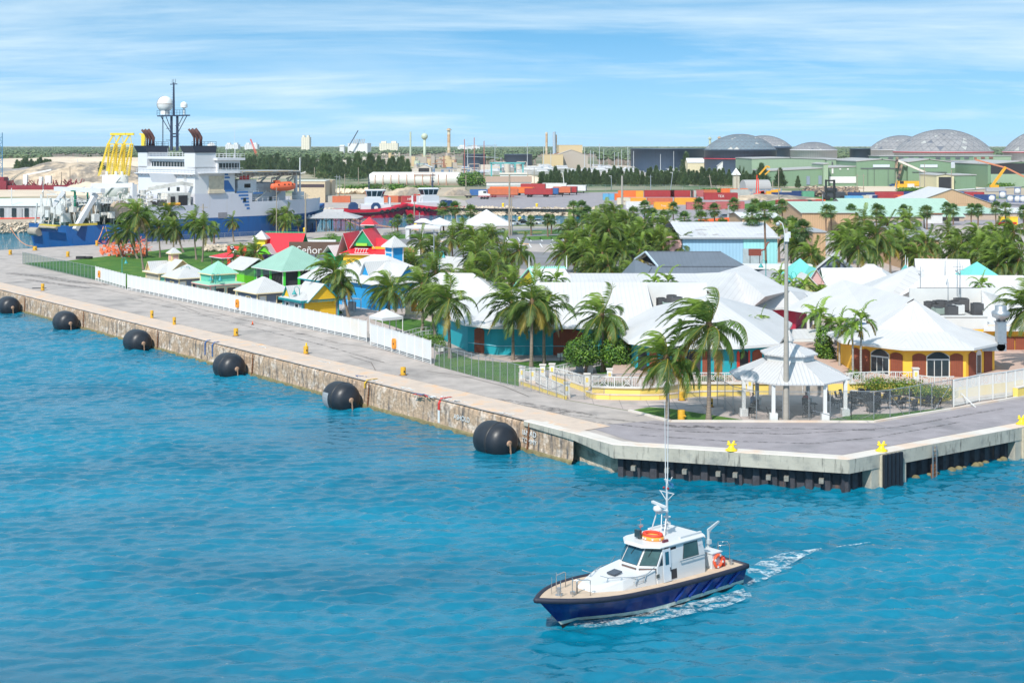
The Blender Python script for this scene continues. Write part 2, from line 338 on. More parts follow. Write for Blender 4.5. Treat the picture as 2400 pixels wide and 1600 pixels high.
sheet('tug_quay',sp((560,500),(780,491.8),(1000,487.3),(1100,488.6),(1090,470),(1040,462),(700,470),(540,482)),.022,conc)
sheet('sandy_yard',sp((-200,470),(0,462),(250,458),(420,450),(700,438),(700,428),(240,432),(0,441),(-200,446)),.02,sand)
sheet('works_yard',sp((1880,452),(2150,447),(2450,440),(2450,432),(1900,434)),.02,sand)
sheet('harbour_street',sp((1000,566),(1200,573),(1240,590),(1500,600),(1500,585),(1250,572),(1110,556),(940,552)),.045,conc)
def lawn(pts,z=.05):return sheet('lawn',sp(*pts),z,[grass,grass],skirt=.05)
lawn([(58,617),(163,611),(271,598.5),(420,582),(560,573),(640,583),(590,612),(505,640),(430,645),(340,670),(296,676),(226,656)])
lawn([(870,748),(905,742),(1000,752),(1085,780),(1085,792),(1020,800),(985,790),(930,768)])
lawn([(1018,856),(1022,832),(1060,826),(1110,843),(1180,850),(1350,845),(1370,858),(1270,868),(1215,872),(1216,905),(1122,884)])
lawn([(1478,962.5),(1520,955),(1560,957),(1740,984.5),(1573,985.5)])
lawn([(1942,985),(2000,972),(2090,970),(2160,962),(2215,958),(2049,986)])
lawn([(1395,860),(1440,850),(1470,860),(1440,878),(1400,876)])
mb=MB()
for i in rG(14):
 for y0 in(566,580):a=P(1010+i*26,y0);b_=P(1004+i*26,y0-9);mb.add([V3((a.x,a.y,.05)),V3((a.x+.25,a.y,.05)),V3((b_.x+.25,b_.y,.05)),V3((b_.x,b_.y,.05))],[(0,1,2,3)])
obj('parking_lines',mb,mat('road_marking_white',(.7,.7,.7),.7,var=.2,sc=2),kind='structure')
mb=MB()
for a,b_ in((P(1060,548),P(1270,545)),(P(1010,566),P(1240,573))):mb.bar(a+V3((0,0,.1)),b_+V3((0,0,.1)),.3,.16)
obj('kerb_line',mb,mat('faded_orange_kerb',(.6,.36,.16),.8,var=.2,sc=.2,c2=(.6,.58,.55),c2sc=.1,c2lo=.5,c2hi=.52,coord='Object'),kind='structure')
lawn([(690,567),(760,556),(830,552),(840,562),(740,572)]);lawn([(880,553),(1010,547),(1010,556),(885,563)])
lawn([(1120,543),(1330,538),(1335,549),(1130,549)]);lawn([(1230,555),(1320,551),(1340,560),(1240,563)])
lawn([(1880,462),(2050,460),(2060,470),(1700,492),(1700,484)],.06)
mb=MB()
kp=sp((1475,963),(1520,974.5),(1572,988),(2049,989.5),(2140,974),(2235,959),(2330,942),(2425,925))
for a,b_ in zip(kp,kp[1:]):mb.bar(a+V3((0,0,.05)),b_+V3((0,0,.05)),.28,.2)
obj('kerb',mb,cctop,kind='structure')
def sweep(p0,p1,inn,prof,step,jit,seed,mis):
 L_=(p1-p0).length;n=max(2,int(L_/step));d=(p1-p0).normalized();mb=MB();rows=[]
 for i in rG(n+1):
  p=p0+d*(L_*i/n);row=[]
  for k,(o,z)in en_(prof):
   j=jit[k];s_=i*step
   dz=j*noise.noise(V3((s_*.35,k*3.1,seed)))+j*.6*noise.noise(V3((s_*1.7,k*1.3,seed+9)))
   do=j*noise.noise(V3((s_*.4,k*2.7+5,seed)))+j*.6*noise.noise(V3((s_*1.9,k*1.9+7,seed)))
   row.append(p+inn*(o+do)+V3((0,0,z+dz)))
  rows.append(row)
 for i in rG(n):
  for k in rG(len(prof)-1):mb.add([rows[i][k],rows[i+1][k],rows[i+1][k+1],rows[i][k+1]],[(0,3,2,1)],mis[k]);u0,u1=i*L_/n,(i+1)*L_/n;a,b_=prof[k][1],prof[k+1][1];mb.uv+=[(u0,a),(u0,b_),(u1,b_),(u1,a)]
 return mb
t=tG('quay_wall','long weathered stone sea wall with peach coloured cap along the ship berth','sea wall')
pr=[(4.0,.02),(3.95,.05),(.7,.06),(.25,.0),(.02,-.22),(-.03,-.55),(-.05,-1.2),(-.06,-1.9),(-.10,-2.2),(-.22,-2.32),(-.28,-2.6),(-.3,-4)]
obj('wall_face',sweep(QS,QE,qn,pr[3:],.45,[.05,.09,.06,.05,.06,.05,.08,.05,0],3,[0,0,0,0,0,1,1,1]),[wallm,algae],t)
obj('cap',sweep(QS,QE-q*.02,qn,pr[:4],.45,[0,0,.02,.05],3,[0,0,0]),[capm],t)
c12=(C2-QE).normalized();c12n=V3((-c12.y,c12.x,0))
def onwall(pxl):
 k=(pxl-1200)/F;return(k*Q0.y-Q0.x)/(q.x-k*q.y)
stripe=mat('painted_stripe_red',(.55,.04,.03),.7,var=.2,sc=3);strw=mat('painted_stripe_white',(.68,.70,.70),.7,var=.2,sc=3);strb=mat('painted_stripe_blue',(.05,.12,.3),.7,var=.3,sc=3)
def wstripe(px_,w,ztop,zb,m,ret=0):
 s_=onwall(px_);mb=MB();p=Q0+q*s_;o=-qn*.10
 mb.add([p+o+V3((0,0,zb)),p+q*w+o+V3((0,0,zb)),p+q*w+o+V3((0,0,ztop)),p+o+V3((0,0,ztop))],[(0,1,2,3)])
 if ret:
  a=p+qn*.2+V3((0,0,.10));b_=p+q*w+qn*.2+V3((0,0,.10))
  mb.add([p+o+V3((0,0,ztop)),p+q*w+o+V3((0,0,ztop)),b_,a],[(0,1,2,3)])
  mb.add([a,b_,b_+qn*ret,a+qn*ret],[(0,1,2,3)])
 return obj('painted_stripe',mb,m,t)
wstripe(1028,.32,-.35,-.95,stripe,1.1);wstripe(1028,.32,-.96,-2.1,strw)
wstripe(481,.3,-.2,-1.6,strb,.4);wstripe(498,.3,-.2,-1.6,strb,.6);wstripe(855,.25,-.2,-.7,mat('painted_stripe_yellow',(.6,.38,.03),.7,var=.2,sc=3),1.2)
ang=math.atan2(q.y,q.x)
for px_,txt,sz,zz_ in((1085,'ASHOLD',.62,-1.15),(1243,'I&MAD',.62,-.95),(1243,'TOMMY',.55,-1.6)):
 s_=onwall(px_);lt_(txt,sz,t,Q0+q*s_-qn*.14+V3((0,0,zz_)),(R(90),0,ang),strw,.004,'painted_lettering')
graf=[strw,strb,stripe]
for i,(x,y)in en_(((620,812),(760,848),(800,868),(845,880),(880,892),(955,910),(990,925),(1010,928),(1040,930),(1085,940),(1190,968),(600,808),(985,922),(1060,937))):
 c=P(x,y,.1);mb=MB();[mb.box((U_(-.9,.9),U_(-.3,.3),0),(U_(.15,.9),U_(.05,.16),.006),U_(-.5,.5))for _ in rG(7)];o=obj('paint_smear',mb,graf[0 if i%3 else(i//3)%3],t,(c.x,c.y,.075),ang+U_(-.1,.1))
tmk=mat('tyre_mark',(.07,.065,.065),.9,var=.3,alpha='foam',coord='Object')
def mark(pts,w,z=.045,m=tmk):
 mb=MB();pts=[P(*a)for a in pts]
 for a,b_ in zip(pts,pts[1:]):d=(b_-a).normalized();n=V3((-d.y,d.x,0))*w/2;mb.add([a-n+V3((0,0,z)),b_-n+V3((0,0,z)),b_+n+V3((0,0,z)),a+n+V3((0,0,z))],[(0,1,2,3)])
 struct('tyre_marks',mb,m,'stuff')
for l_,w in(([(20,640),(110,650),(180,662),(260,668)],2.2),([(60,655),(150,668),(210,676)],1.5),([(1090,930),(1170,936),(1260,950),(1400,975)],.7),([(1120,938),(1200,948),(1330,968)],1.3),([(1230,962),(1330,972),(1480,988),(1600,1000),(1800,1004),(2050,1008)],.35),([(1250,974),(1400,990),(1600,1012),(1850,1018),(2100,1002),(2350,958)],.35),([(1500,1020),(1700,1034),(1900,1040),(2050,1026),(2250,990)],.3),([(300,700),(420,725),(560,760),(760,810),(900,850)],.3),([(330,695),(450,720),(600,757),(790,803)],.3),([(1560,1000),(1650,1000),(1690,1006)],1.0)):mark(l_,w)
crk=mat('crack_filler',(.12,.10,.09),.9,var=.3)
for l_ in([(420,715),(470,735),(520,742)],[(560,742),(640,752),(700,766)],[(760,800),(850,812),(960,832)],[(1000,870),(1080,880),(1180,905),(1240,930)],[(820,835),(870,850),(880,868)],[(200,668),(300,690),(380,702)]):mark(l_,.07,.04,crk)
mb=MB();mb.bar(QS+qn*4.05+V3((0,0,.012)),QE+qn*4.05+V3((0,0,.012)),.10,.012);obj('expansion_joint',mb,mat('joint_tar',(.06,.05,.045),.9,var=.4),t)
t=tG('concrete_quay_corner','grey concrete quay beam over dark steel sheet piling at the corner','quay')
legs=[(QE+q*.0,C2),(C2,C3),(C3,CE)]
mb=MB();tp=MB();piles=MB();
outer=[QE-q*6.2-qn*.22,QE+q*.3-qn*.2,C2,C3,CE];depth_=[.35,.55,1.02,1.02,1.02]
def inn(i):
 if i==0:return qn
 if i==1:return(qn+c12n).normalized()
 if i==2:return((C3-C2).normalized().cross(V3((0,0,-1)))+c12n).normalized()
 if i==3:
  a=(C3-C2).normalized();an=V3((-a.y,a.x,0));return(an+rn).normalized()*1.0
 return rn
for i in rG(4):
 a,b_=outer[i],outer[i+1];ia=inn(i);ib=inn(i+1);n_=max(1,int((b_-a).length/3))
 for j in rG(n_):
  p0=a.lerp(b_,j/n_);p1=a.lerp(b_,(j+1)/n_);i0=ia.lerp(ib,j/n_);i1=ia.lerp(ib,(j+1)/n_);d0=depth_[i]+(depth_[i+1]-depth_[i])*j/n_;d1=depth_[i]+(depth_[i+1]-depth_[i])*(j+1)/n_
  zt=.05;Z=lambda p,z:V3((p.x,p.y,z))
  mb.add([Z(p0,-d0),Z(p1,-d1),Z(p1,zt-.05),Z(p0,zt-.05)],[(0,1,2,3)])
  mb.add([Z(p0+i0*1.1,-d0),Z(p1+i1*1.1,-d1),Z(p1,-d1),Z(p0,-d0)],[(0,1,2,3)])
  tp.add([Z(p0,zt-.05),Z(p1,zt-.05),Z(p1+i1*.06,zt),Z(p0+i0*.06,zt)],[(0,1,2,3)])
  tp.add([Z(p0+i0*.06,zt),Z(p1+i1*.06,zt),Z(p1+i1*1.35,zt),Z(p0+i0*1.35,zt)],[(0,1,2,3)])
  tp.add([Z(p0+i0*1.35,zt),Z(p1+i1*1.35,zt),Z(p1+i1*1.36,-.02),Z(p0+i0*1.36,-.02)],[(0,1,2,3)])
obj('beam',mb,ccr,t);obj('beam_top',tp,cctop,t)
pil=mat('tarred_sheet_pile',(.045,.045,.055),.8,var=.4,sc=2,sk_=((.16,.08,.05),1.5,.2,.60,.75),bump=.03,bs=6)
def pileline(a,b_,nn,off=.75):
 d=(b_-a).normalized();L_=(b_-a).length;s_=0;mb=MB();pts=[]
 while s_<L_:
  for(o,dd)in((0,0),(.42,0),(.55,.42),(1.1,.42),(1.23,0)):
   if s_+o<=L_:pts.append(a+d*(s_+o)+nn*(off+dd*.8))
  s_+=1.3
 for p0,p1 in zip(pts,pts[1:]):mb.add([V3((p0.x,p0.y,-4)),V3((p1.x,p1.y,-4)),V3((p1.x,p1.y,-.9)),V3((p0.x,p0.y,-.9))],[(0,1,2,3)])
 return mb
l2=(C3-C2).normalized();l2n=V3((-l2.y,l2.x,0))
obj('sheet_piling',pileline(C2+l2*.2,C3+l2*.1,l2n),pil,t);obj('sheet_piling',pileline(C3,CE,rn),pil,t)
mb=MB()
for i in rG(22):
 s_=1.5+i*1.3*.98
 if s_>(C3-C2).length-1:break
 if i%3==1:continue
 p=C2+l2*(s_+U_(0,.2))+l2n*.45;mb.box((p.x,p.y,-1.75),(.34,.6,.34),math.atan2(l2.y,l2.x),0)
obj('fender_block',mb,mat('barnacled_block',(.24,.23,.2),.9,var=.3,sc=5,bump=.05,bs=9),t)
mb=MB()
for i in rG(46):
 s_=U_(4,44);p=C3+rr*s_+rn*.55;mb.sph((p.x,p.y,-2.55),U_(.15,.4),7,5,0,.8)
obj('shell_growth',mb,algae,t)
def rpos(pxl):
 k=(pxl-1200)/F;return(k*C3.y-C3.x)/(rr.x-k*rr.y)
mb=MB();ra=math.atan2(rr.y,rr.x)
for a,b_ in((2044,2125),(2381,2470)):
 s0,s1=rpos(a),rpos(b_);c=C3+rr*((s0+s1)/2)+rn*.9;mb.box((c.x,c.y,-2.0),(s1-s0,1.7,3.9),ra,0)
obj('abutment',mb,ccr,t)
def strips(px0,px1,lab):
 s0,s1=rpos(px0),rpos(px1);g=tG('rubber_fender',lab,'fender',C3+rr*s0-rn*.02+V3((0,0,-2.6)),ra,'black strip fenders on the quay face');n=5;w=(s1-s0)/n
 bm=MB();bm.bx(-.03,s1-s0+.03,-.14,.1,0,2.5);obj('back_plate',bm,mat('cream_plate',(.55,.48,.36),.7,var=.2,sc=3),g)
 for i in rG(n):
  m_=MB();m_.bx(i*w+.06,(i+1)*w-.06,-.34,-.142,.0,2.56);obj('rubber_strip',m_,mat('black_rubber',(.012,.016,.024),.55,var=.3,sc=2),g)
strips(2063,2109,'five tall black rubber strips bolted on the right quay face');strips(2396,2440,'black strip fender cut by the right edge of the photo')
s_=rpos(2185);g=tG('ladder','rusty steel ladder down the right quay face to the water','ladder',C3+rr*s_-rn*.22+V3((0,0,-3.0)),ra)
m_=MB()
for x in(-.22,.22):m_.bx(x-.04,x+.04,-.04,.04,0,2.95)
obj('ladder_rail',m_,sL,g);m_=MB()
for i in rG(10):m_.cyl((-.2,0,.25+i*.28),(.2,0,.25+i*.28),.02,n=5)
m_.bx(-.24,.24,.05,.16,.2,1.5,0);obj('rung',m_,rust,g)
t=tG('basin_quay_wall','pale concrete quay wall along the near side of the ship basin','sea wall')
obj('wall_face',sweep(BS,BE,-bn,[(-.05,.03),(-.08,-.3),(-.1,-2.3),(-.3,-4)],1.5,[.02,.03,.04,0],11,[0,0,0]),[ccr],t)
def rocks(n,fn,rmin,rmax,seed,mb=None):
 rD=random.Random(seed);mb=mb or MB()
 for i in rG(n):
  c,f=fn(rD);r=U_(rmin,rmax)*f;vs=[];
  for(x,y,z)in((1,0,0),(-1,0,0),(0,1,0),(0,-1,0),(0,0,1),(0,0,-1),(.6,.6,.6),(-.6,.6,.6),(.6,-.6,.6),(-.6,-.6,.6)):
   k=r*U_(.75,1.25);vs.append(V3((c.x+x*k,c.y+y*k,c.z+z*k*.75)))
  mb.add(vs,[(0,2,6),(6,2,4),(6,4,0),(2,1,7),(7,1,4),(2,7,4),(1,3,9),(9,3,4),(1,9,4),(3,0,8),(8,0,4),(3,8,4),(2,0,5),(1,2,5),(3,1,5),(0,3,5)])
 return mb
def shore(rD):
 L_=[(FB[i+1]-FB[i]).length for i in rG(len(FB)-1)];x=U_(0,sum(L_));k=0
 while x>L_[k]and k<len(L_)-1:x-=L_[k];k+=1
 p=FB[k].lerp(FB[k+1],x/L_[k]);s_=rD.random();return V3((p.x,p.y-3.0*s_+.8,.1-2.7*s_)),1
obj('rock_revetment',rocks(3800,shore,.5,1.2,4),rockm,lB='sloping limestone rock bank along the far side of the basin',category='rock bank')if False else tag(obj('rock_revetment',rocks(3800,shore,.5,1.2,4),rockm,kind='stuff'),'sloping limestone rock bank along the far side of the basin','rocks')
# ================================================================ VEGETATION
def leafm(name,c,tr=.25,var=.3,rD=.18):return mat(name,c,.55,var=var,sc=.9,coord='Object',trans=tr,rD=rD)
gA=leafm('coconut_leaf',(.085,.155,.022),.22);gB=leafm('coconut_leaf_bright',(.16,.25,.028),.22);gY=leafm('coconut_leaf_yellowing',(.30,.24,.035));gBr=leafm('dead_palm_leaf',(.26,.17,.08),.1)
trk=mat('palm_trunk',(.25,.20,.155),.9,var=.3,sc=3,line=('v',.22,.18,.45,.02),bump=.03,bs=8);trk2=mat('fan_palm_trunk',(.21,.13,.085),.9,var=.3,sc=3,line=('v',.16,.2,.5,.02));trk3=mat('pale_palm_trunk',(.36,.34,.31),.85,var=.2,sc=3,line=('v',.3,.12,.4,0))
fib=mat('palm_fibre',(.16,.10,.05),.95,var=.3,sc=5);coco=mat('coconut_husk',(.20,.17,.03),.7,var=.3)
def trunk_mesh(name,h,r0,r1,lean,curve,m,seed,flare=1.5):
 rD=random.Random(seed);mb=MB();k=12;pts=[];rad=[]
 for i in rG(k+1):
  t=i/k;off=lean*(t**curve);pts.append(V3((off,.12*sin(t*5+seed),h*t)));rad.append((r0+(r1-r0)*t)*(1+(flare-1)*max(0,1-t*9)))
 n=9;vs=[]
 for p,r in zip(pts,rad):
  for i in rG(n):a=2*PI*i/n;vs.append(p+V3((r*cos(a),r*sin(a),0)))
 mb.add(vs,[(j*n+i,j*n+(i+1)%n,(j+1)*n+(i+1)%n,(j+1)*n+i)for j in rG(k)for i in rG(n)],0,True)
 return mb.mesh(name,m),pts[-1]
def frond(mb,az,el,length,droop,wind,rD,mi,ns=24,leaf=.8,lw=.085,hang=.5,mr=0):
 d=V3((cos(az)*cos(el),sin(az)*cos(el),sin(el)));p=V3((0,0,0));pts=[p.copy()];dirs=[d.copy()];st=length/ns
 for i in rG(ns):
  t=(i+1)/ns
  g=V3((0,0,-1))*droop*st/length*(.5+1.2*t)
  d=(d+g+wind*(st/length)*(.3+1.5*t)).normalized();p=p+d*st;pts.append(p.copy());dirs.append(d.copy())
 w=.045
 for i in rG(ns):
  dd=dirs[i];sd_=dd.cross(V3((0,0,1)));sd_=sd_.normalized()if sd_.length>.05 else V3((-sin(az),cos(az),0));up=sd_.cross(dd)
  ww=w*(1-.8*i/ns);mb.add([pts[i]-sd_*ww,pts[i]+sd_*ww,pts[i+1]+sd_*ww*.9,pts[i+1]-sd_*ww*.9],[(0,1,2,3)],mr)
  t=(i+.5)/ns
  if t<.12:continue
  ll=leaf*(min(1,(t-.08)*5)*(1-.72*max(0,t-.45)/.55))
  for s_ in(-1,1):
   for q_ in(0,.5):
    b0=pts[i].lerp(pts[i+1],q_)
    ld=(sd_*s_*(.80)+dd*(.55+.3*t)+up*U_(-.05,.18)+V3((0,0,-hang*U_(.5,1.3)))+wind*.5).normalized()
    L_=ll*U_(.8,1.1);tip=b0+ld*L_+V3((0,0,-.22*L_*hang));mid=b0+ld*L_*.5;wv=dd*lw*.5
    mb.add([b0-wv*.6,b0+wv*.6,mid+wv,tip,mid-wv],[(0,1,2,3,4)],mi)
def cc_(seed,n=36,length=3.9,wind=(-1.1,.2,0),leaf=.95,young=False):
 rD=random.Random(seed);mb=MB();wind=V3(wind)
 for i in rG(n):
  t=i/n;el=R(82-118*t+U_(-9,9));az=i*2.399+U_(-.25,.25)
  if not young and rD.random()<.04:continue
  ln=length*(.78+.22*sin(PI*min(1,t*1.3+.1)))*U_(.85,1.08)
  mi=1 if t<.22 else(2 if(t>.78 and rD.random()<.62)else 0)
  if t>.93 and rD.random()<.4:mi=3
  frond(mb,az,el,ln,1.5+1.0*(1-t)+U_(-.2,.3),wind*(.25+.9*(1-t)),rD,mi,ns=20,leaf=leaf*U_(.9,1.1),hang=.35+.4*t,mr=2 if mi in(0,1)else mi)
 for i in rG(7):a=U_(0,6.3);mb.sph((.24*cos(a),.24*sin(a),-.25+U_(-.1,.1)),.13,6,4,5)
 mb.lathe((0,0,-.5),[(.12,0),(.26,.35),(.2,.7),(.06,1.1)],8,4)
 return mb.mesh('crown',[gA,gB,gY,gBr,fib,coco],uv=False)
fanA=leafm('fan_palm_leaf',(.07,.15,.03));fanB=leafm('fan_palm_leaf_light',(.16,.25,.045))
def fan_crown(seed,n=30,pet=.95,fr=1.15):
 rD=random.Random(seed);mb=MB()
 for i in rG(n):
  t=i/n;el=R(85-150*t+U_(-8,8));az=i*2.399+U_(-.3,.3)
  d=V3((cos(az)*cos(el),sin(az)*cos(el),sin(el)));p=d*pet*U_(.8,1.15);p.z-=.15*t;mb.bar((0,0,0),p,.04,.02,2)
  sd_=d.cross(V3((0,0,1)));sd_=sd_.normalized()if sd_.length>.05 else V3((1,0,0));up=sd_.cross(d).normalized();r=fr*U_(.8,1.1);mi=1 if rD.random()<.32 and t<.7 else(2 if t>.85 and rD.random()<.5 else 0)
  for k in rG(15):
   a=R(-110+220*k/14);b_=d*cos(a)+sd_*sin(a);nn=r*(1-.25*abs(a)/2)*U_(.85,1.1);mid=p+b_*nn*.6+up*.05;tip=p+b_*nn+V3((0,0,-.42*nn*U_(.4,1)));wv=b_.cross(up)*.07
   mb.add([p,mid+wv,tip,mid-wv],[(0,1,2,3)],mi)
 for i in rG(14):
  a=U_(0,6.3);mb.add([V3((0,0,-.1)),V3((.3*cos(a),.3*sin(a),-.9)),V3((.3*cos(a+.5),.3*sin(a+.5),-1.1))],[(0,1,2)],3)
 return mb.mesh('crown',[fanA,fanB,gY,gBr],uv=False)
chA=leafm('christmas_palm_leaf',(.11,.20,.03));chB=leafm('christmas_palm_leaf_fresh',(.22,.34,.035));crsh=mat('green_crownshaft',(.30,.42,.12),.5,var=.1)
def small_crown(seed,n=10,length=1.75,leaf=.5):
 rD=random.Random(seed);mb=MB()
 for i in rG(n):
  t=i/n;el=R(78-85*t+U_(-6,6));frond(mb,i*2.399+U_(-.2,.2),el,length*U_(.85,1.1),2.2,V3((-.15,0,0)),rD,1 if t<.3 else(2 if t>.85 else 0),ns=12,leaf=leaf,lw=.09,hang=.35,mr=1)
 mb.cyl((0,0,-.75),(0,0,.1),.085,.05,7,3)
 for i in rG(5):a=U_(0,6.3);mb.tube([(0,0,-.75),(.2*cos(a),.2*sin(a),-.8),(.32*cos(a),.32*sin(a),-1.15)],.03,4,2)
 return mb.mesh('crown',[chA,chB,gY,crsh],uv=False)
COCO=[cc_(11,wind=(-1.0,.2,0)),cc_(12,28,wind=(-1.5,.3,0)),cc_(13,24,wind=(-.7,-.2,0)),cc_(14,30,3.9,wind=(-1.2,.1,0)),cc_(15,22,3.5,(-.4,0,0))]
BIGC=cc_(21,34,4.1,(-1.9,.25,0),1.0)
ROY=[cc_(31,16,3.2,(-.5,0,0),.75,True),cc_(32,15,3.0,(-.5,0,0),.75,True)]
FANC=[fan_crown(41),fan_crown(42,26),fan_crown(43,34)]
SML=[small_crown(51),small_crown(52,9),small_crown(53,12,1.6)]
CT=[trunk_mesh('trunk',8,.19,.12,.5,1.6,trk,1),trunk_mesh('trunk',8,.18,.11,-.4,1.4,trk,2),trunk_mesh('trunk',8,.2,.12,.1,1,trk,3)]
FT=[trunk_mesh('trunk',8,.22,.15,.1,1,trk2,4,1.4),trunk_mesh('trunk',8,.2,.14,-.1,1,trk2,5,1.4)]
ST=[trunk_mesh('trunk',8,.12,.075,.15,1.3,trk3,6,1.5),trunk_mesh('trunk',8,.12,.075,-.15,1.3,trk3,7,1.5)]
PI_=[0]
def palm(kind,cx,cy,bx_,by,lB,sc=1,crown=None,group=None,name=None,z0=0,D=None):
 """crown centre at photo pixel (cx,cy) above the base pixel (bx_,by)"""
 b_=P(bx_,by,z0)if D is None else A(bx_,D,z0);d=b_.y;h=max(1.2,(H-(cy-HY)*d/F)-z0);xt=(cx-1200)*d/F-b_.x
 i=PI_[0];PI_[0]+=1
 C,Tk,nm,cat={'c':(COCO,CT,'coconut_palm','palm tree'),'r':(ROY,CT,'royal_palm','palm tree'),'f':(FANC,FT,'fan_palm','palm tree'),'s':(SML,ST,'christmas_palm','palm tree')}[kind]
 me,top=Tk[i%len(Tk)]
 o=tG(nm,lB,cat,b_,0,group)
 tk=obj('trunk',me,None,o);ln=math.hypot(h,xt);tk.scale=(1,1,h/8.0);
 tilt=math.atan2(xt-top.x,h);tk.rotation_euler=(0,tilt,0);
 tk.scale=(1,1,h/cos(tilt)/8.0)
 cm_=crown or C[i%len(C)];cr=obj('crown',cm_,None,o);Mx=Matrix.Rotation(tilt,3,'Y')@V3((top.x,top.y,8*tk.scale.z));cr.location=Mx;cr.rotation_euler=(0,0,R(((i*37)%44)-22));sc*=1.25 if kind in 'cr' else 1.15;cr.scale=(sc,sc,sc)
 return o
def cl_(blobs,n,size,mats,seed,weights=(.6,.3,.1),flat=.0,uv=False,name='foliage',vert=0):
 rD=random.Random(seed);mb=MB();tot=sum(b[3]*b[4]*b[5]for b in blobs)
 for(x,y,z,rx,ry,rz_)in blobs:
  k=int(n*rx*ry*rz_/tot)
  for _ in rG(k):
   while 1:
    v=V3((U_(-1,1),U_(-1,1),U_(-1,1)))
    if.25<v.length<1:break
   v=v.normalized()*(U_(.62,1.06));p=V3((x+v.x*rx,y+v.y*ry,z+v.z*rz_))
   nrm=(v+V3((U_(-.8,.8),U_(-.8,.8),U_(-.4,.9)))).normalized();M=nrm.to_track_quat('Z','Y').to_matrix()@Matrix.Rotation(U_(0,6.3),3,'Z');s_=size*U_(.6,1.3)
   u=rD.random();mi=0 if u<weights[0]else(1 if u<weights[0]+weights[1]else 2);mi=min(mi,len(mats)-1)
   a=M@V3((s_,0,0));b_=M@V3((0,s_*.5,0))
   if vert:a=V3((U_(-.35,.35),U_(-.35,.35),1))*s_*vert;b_=V3((U_(-1,1),U_(-1,1),0)).normalized()*s_*.35
   mb.add([p-a,p+b_,p+a,p-b_],[(0,1,2,3)],mi)
 return mb.mesh(name,mats,uv)
lfA=leafm('broad_leaf',(.075,.18,.018),.2);lfB=leafm('broad_leaf_light',(.17,.30,.03),.2);lfC=leafm('broad_leaf_dark',(.03,.09,.015),.2)
hdA=leafm('hedge_leaf',(.07,.15,.02),.15);hdY=leafm('hedge_leaf_yellow',(.36,.33,.04),.15)
def bush(px,py,w,h,lB,mats=None,weights=(.6,.3,.1),n=900,d=None,size=.09,cat='bush',group=None,z0=0,nm='bush',grow=0):
 p=P(px,py,z0);d=d or w;rD=random.Random(int(px*7+py));bl=[]
 for i in rG(5+int(w)):
  bl.append((U_(-.33,.33)*w,U_(-.3,.3)*d,h*U_(.45,.6),w*U_(.2,.32),d*U_(.22,.34),h*U_(.38,.5)))
 bl.append((0,0,h*.4,w*.45,d*.45,h*.4))
 o=tG(nm,lB,cat,p,0,group);obj('foliage',cl_(bl,n,size,mats or[hdA,lfB,lfC],int(px)),None,o)
 mb=MB();[mb.cyl((0,0,0),(x*.8,y*.8,z),.05,.02,5)for x,y,z,_,_,_ in bl[:4]];obj('stem',mb,trk2,o);return o
csA=leafm('casuarina_needles',(.13,.21,.09),.4);csB=leafm('casuarina_needles_light',(.20,.28,.11),.4);csC=leafm('casuarina_needles_pale',(.28,.32,.15),.4)
brk=mat('tree_bark',(.13,.10,.08),.95,var=.2)
def casu(seed,h=9,w=3.2,n=1500):
 rD=random.Random(seed);mb=MB()
 for _ in rG(n):
  t=rD.random();a=U_(0,6.3);prof=w*(1-t)**.85*(.75+.25*sin(t*19+seed+a*2));r=prof*U_(.35,1.05)**.5;p=V3((r*cos(a),r*sin(a),h*(.06+.94*t)+U_(-.2,.2)))
  d=V3((cos(a)*.75,sin(a)*.75,U_(.3,1.4))).normalized()*U_(.7,1.5);s_=V3((-sin(a),cos(a),U_(-.5,.5)))*.3
  mb.add([p-s_,p+s_,p+d],[(0,1,2)],0 if rD.random()<.55 else(1 if rD.random()<.75 else 2))
 tb=MB().cyl((0,0,0),(0,0,h*.9),.16,.03,6).mesh('trunk',brk)
 return[('trunk',tb),('foliage',mb.mesh('foliage',[csA,csB,csC],False))]
CAS=[casu(61),casu(62,9,3.9),casu(63,9,2.8),casu(64,9,3.4),casu(65,9,4.2,1700)]
def rowtrees(pts,hts,lB,group,name='casuarina_tree',kits=None,seed=1):
 rD=random.Random(seed)
 for(x,y),h in zip(pts,hts):
  k=rD.choice(kits or CAS);s_=h/9*U_(.88,1.12);kit(name,lB,'tree',k,P(x,y),U_(0,6.3),group,(s_*1.05,s_*1.05,s_))
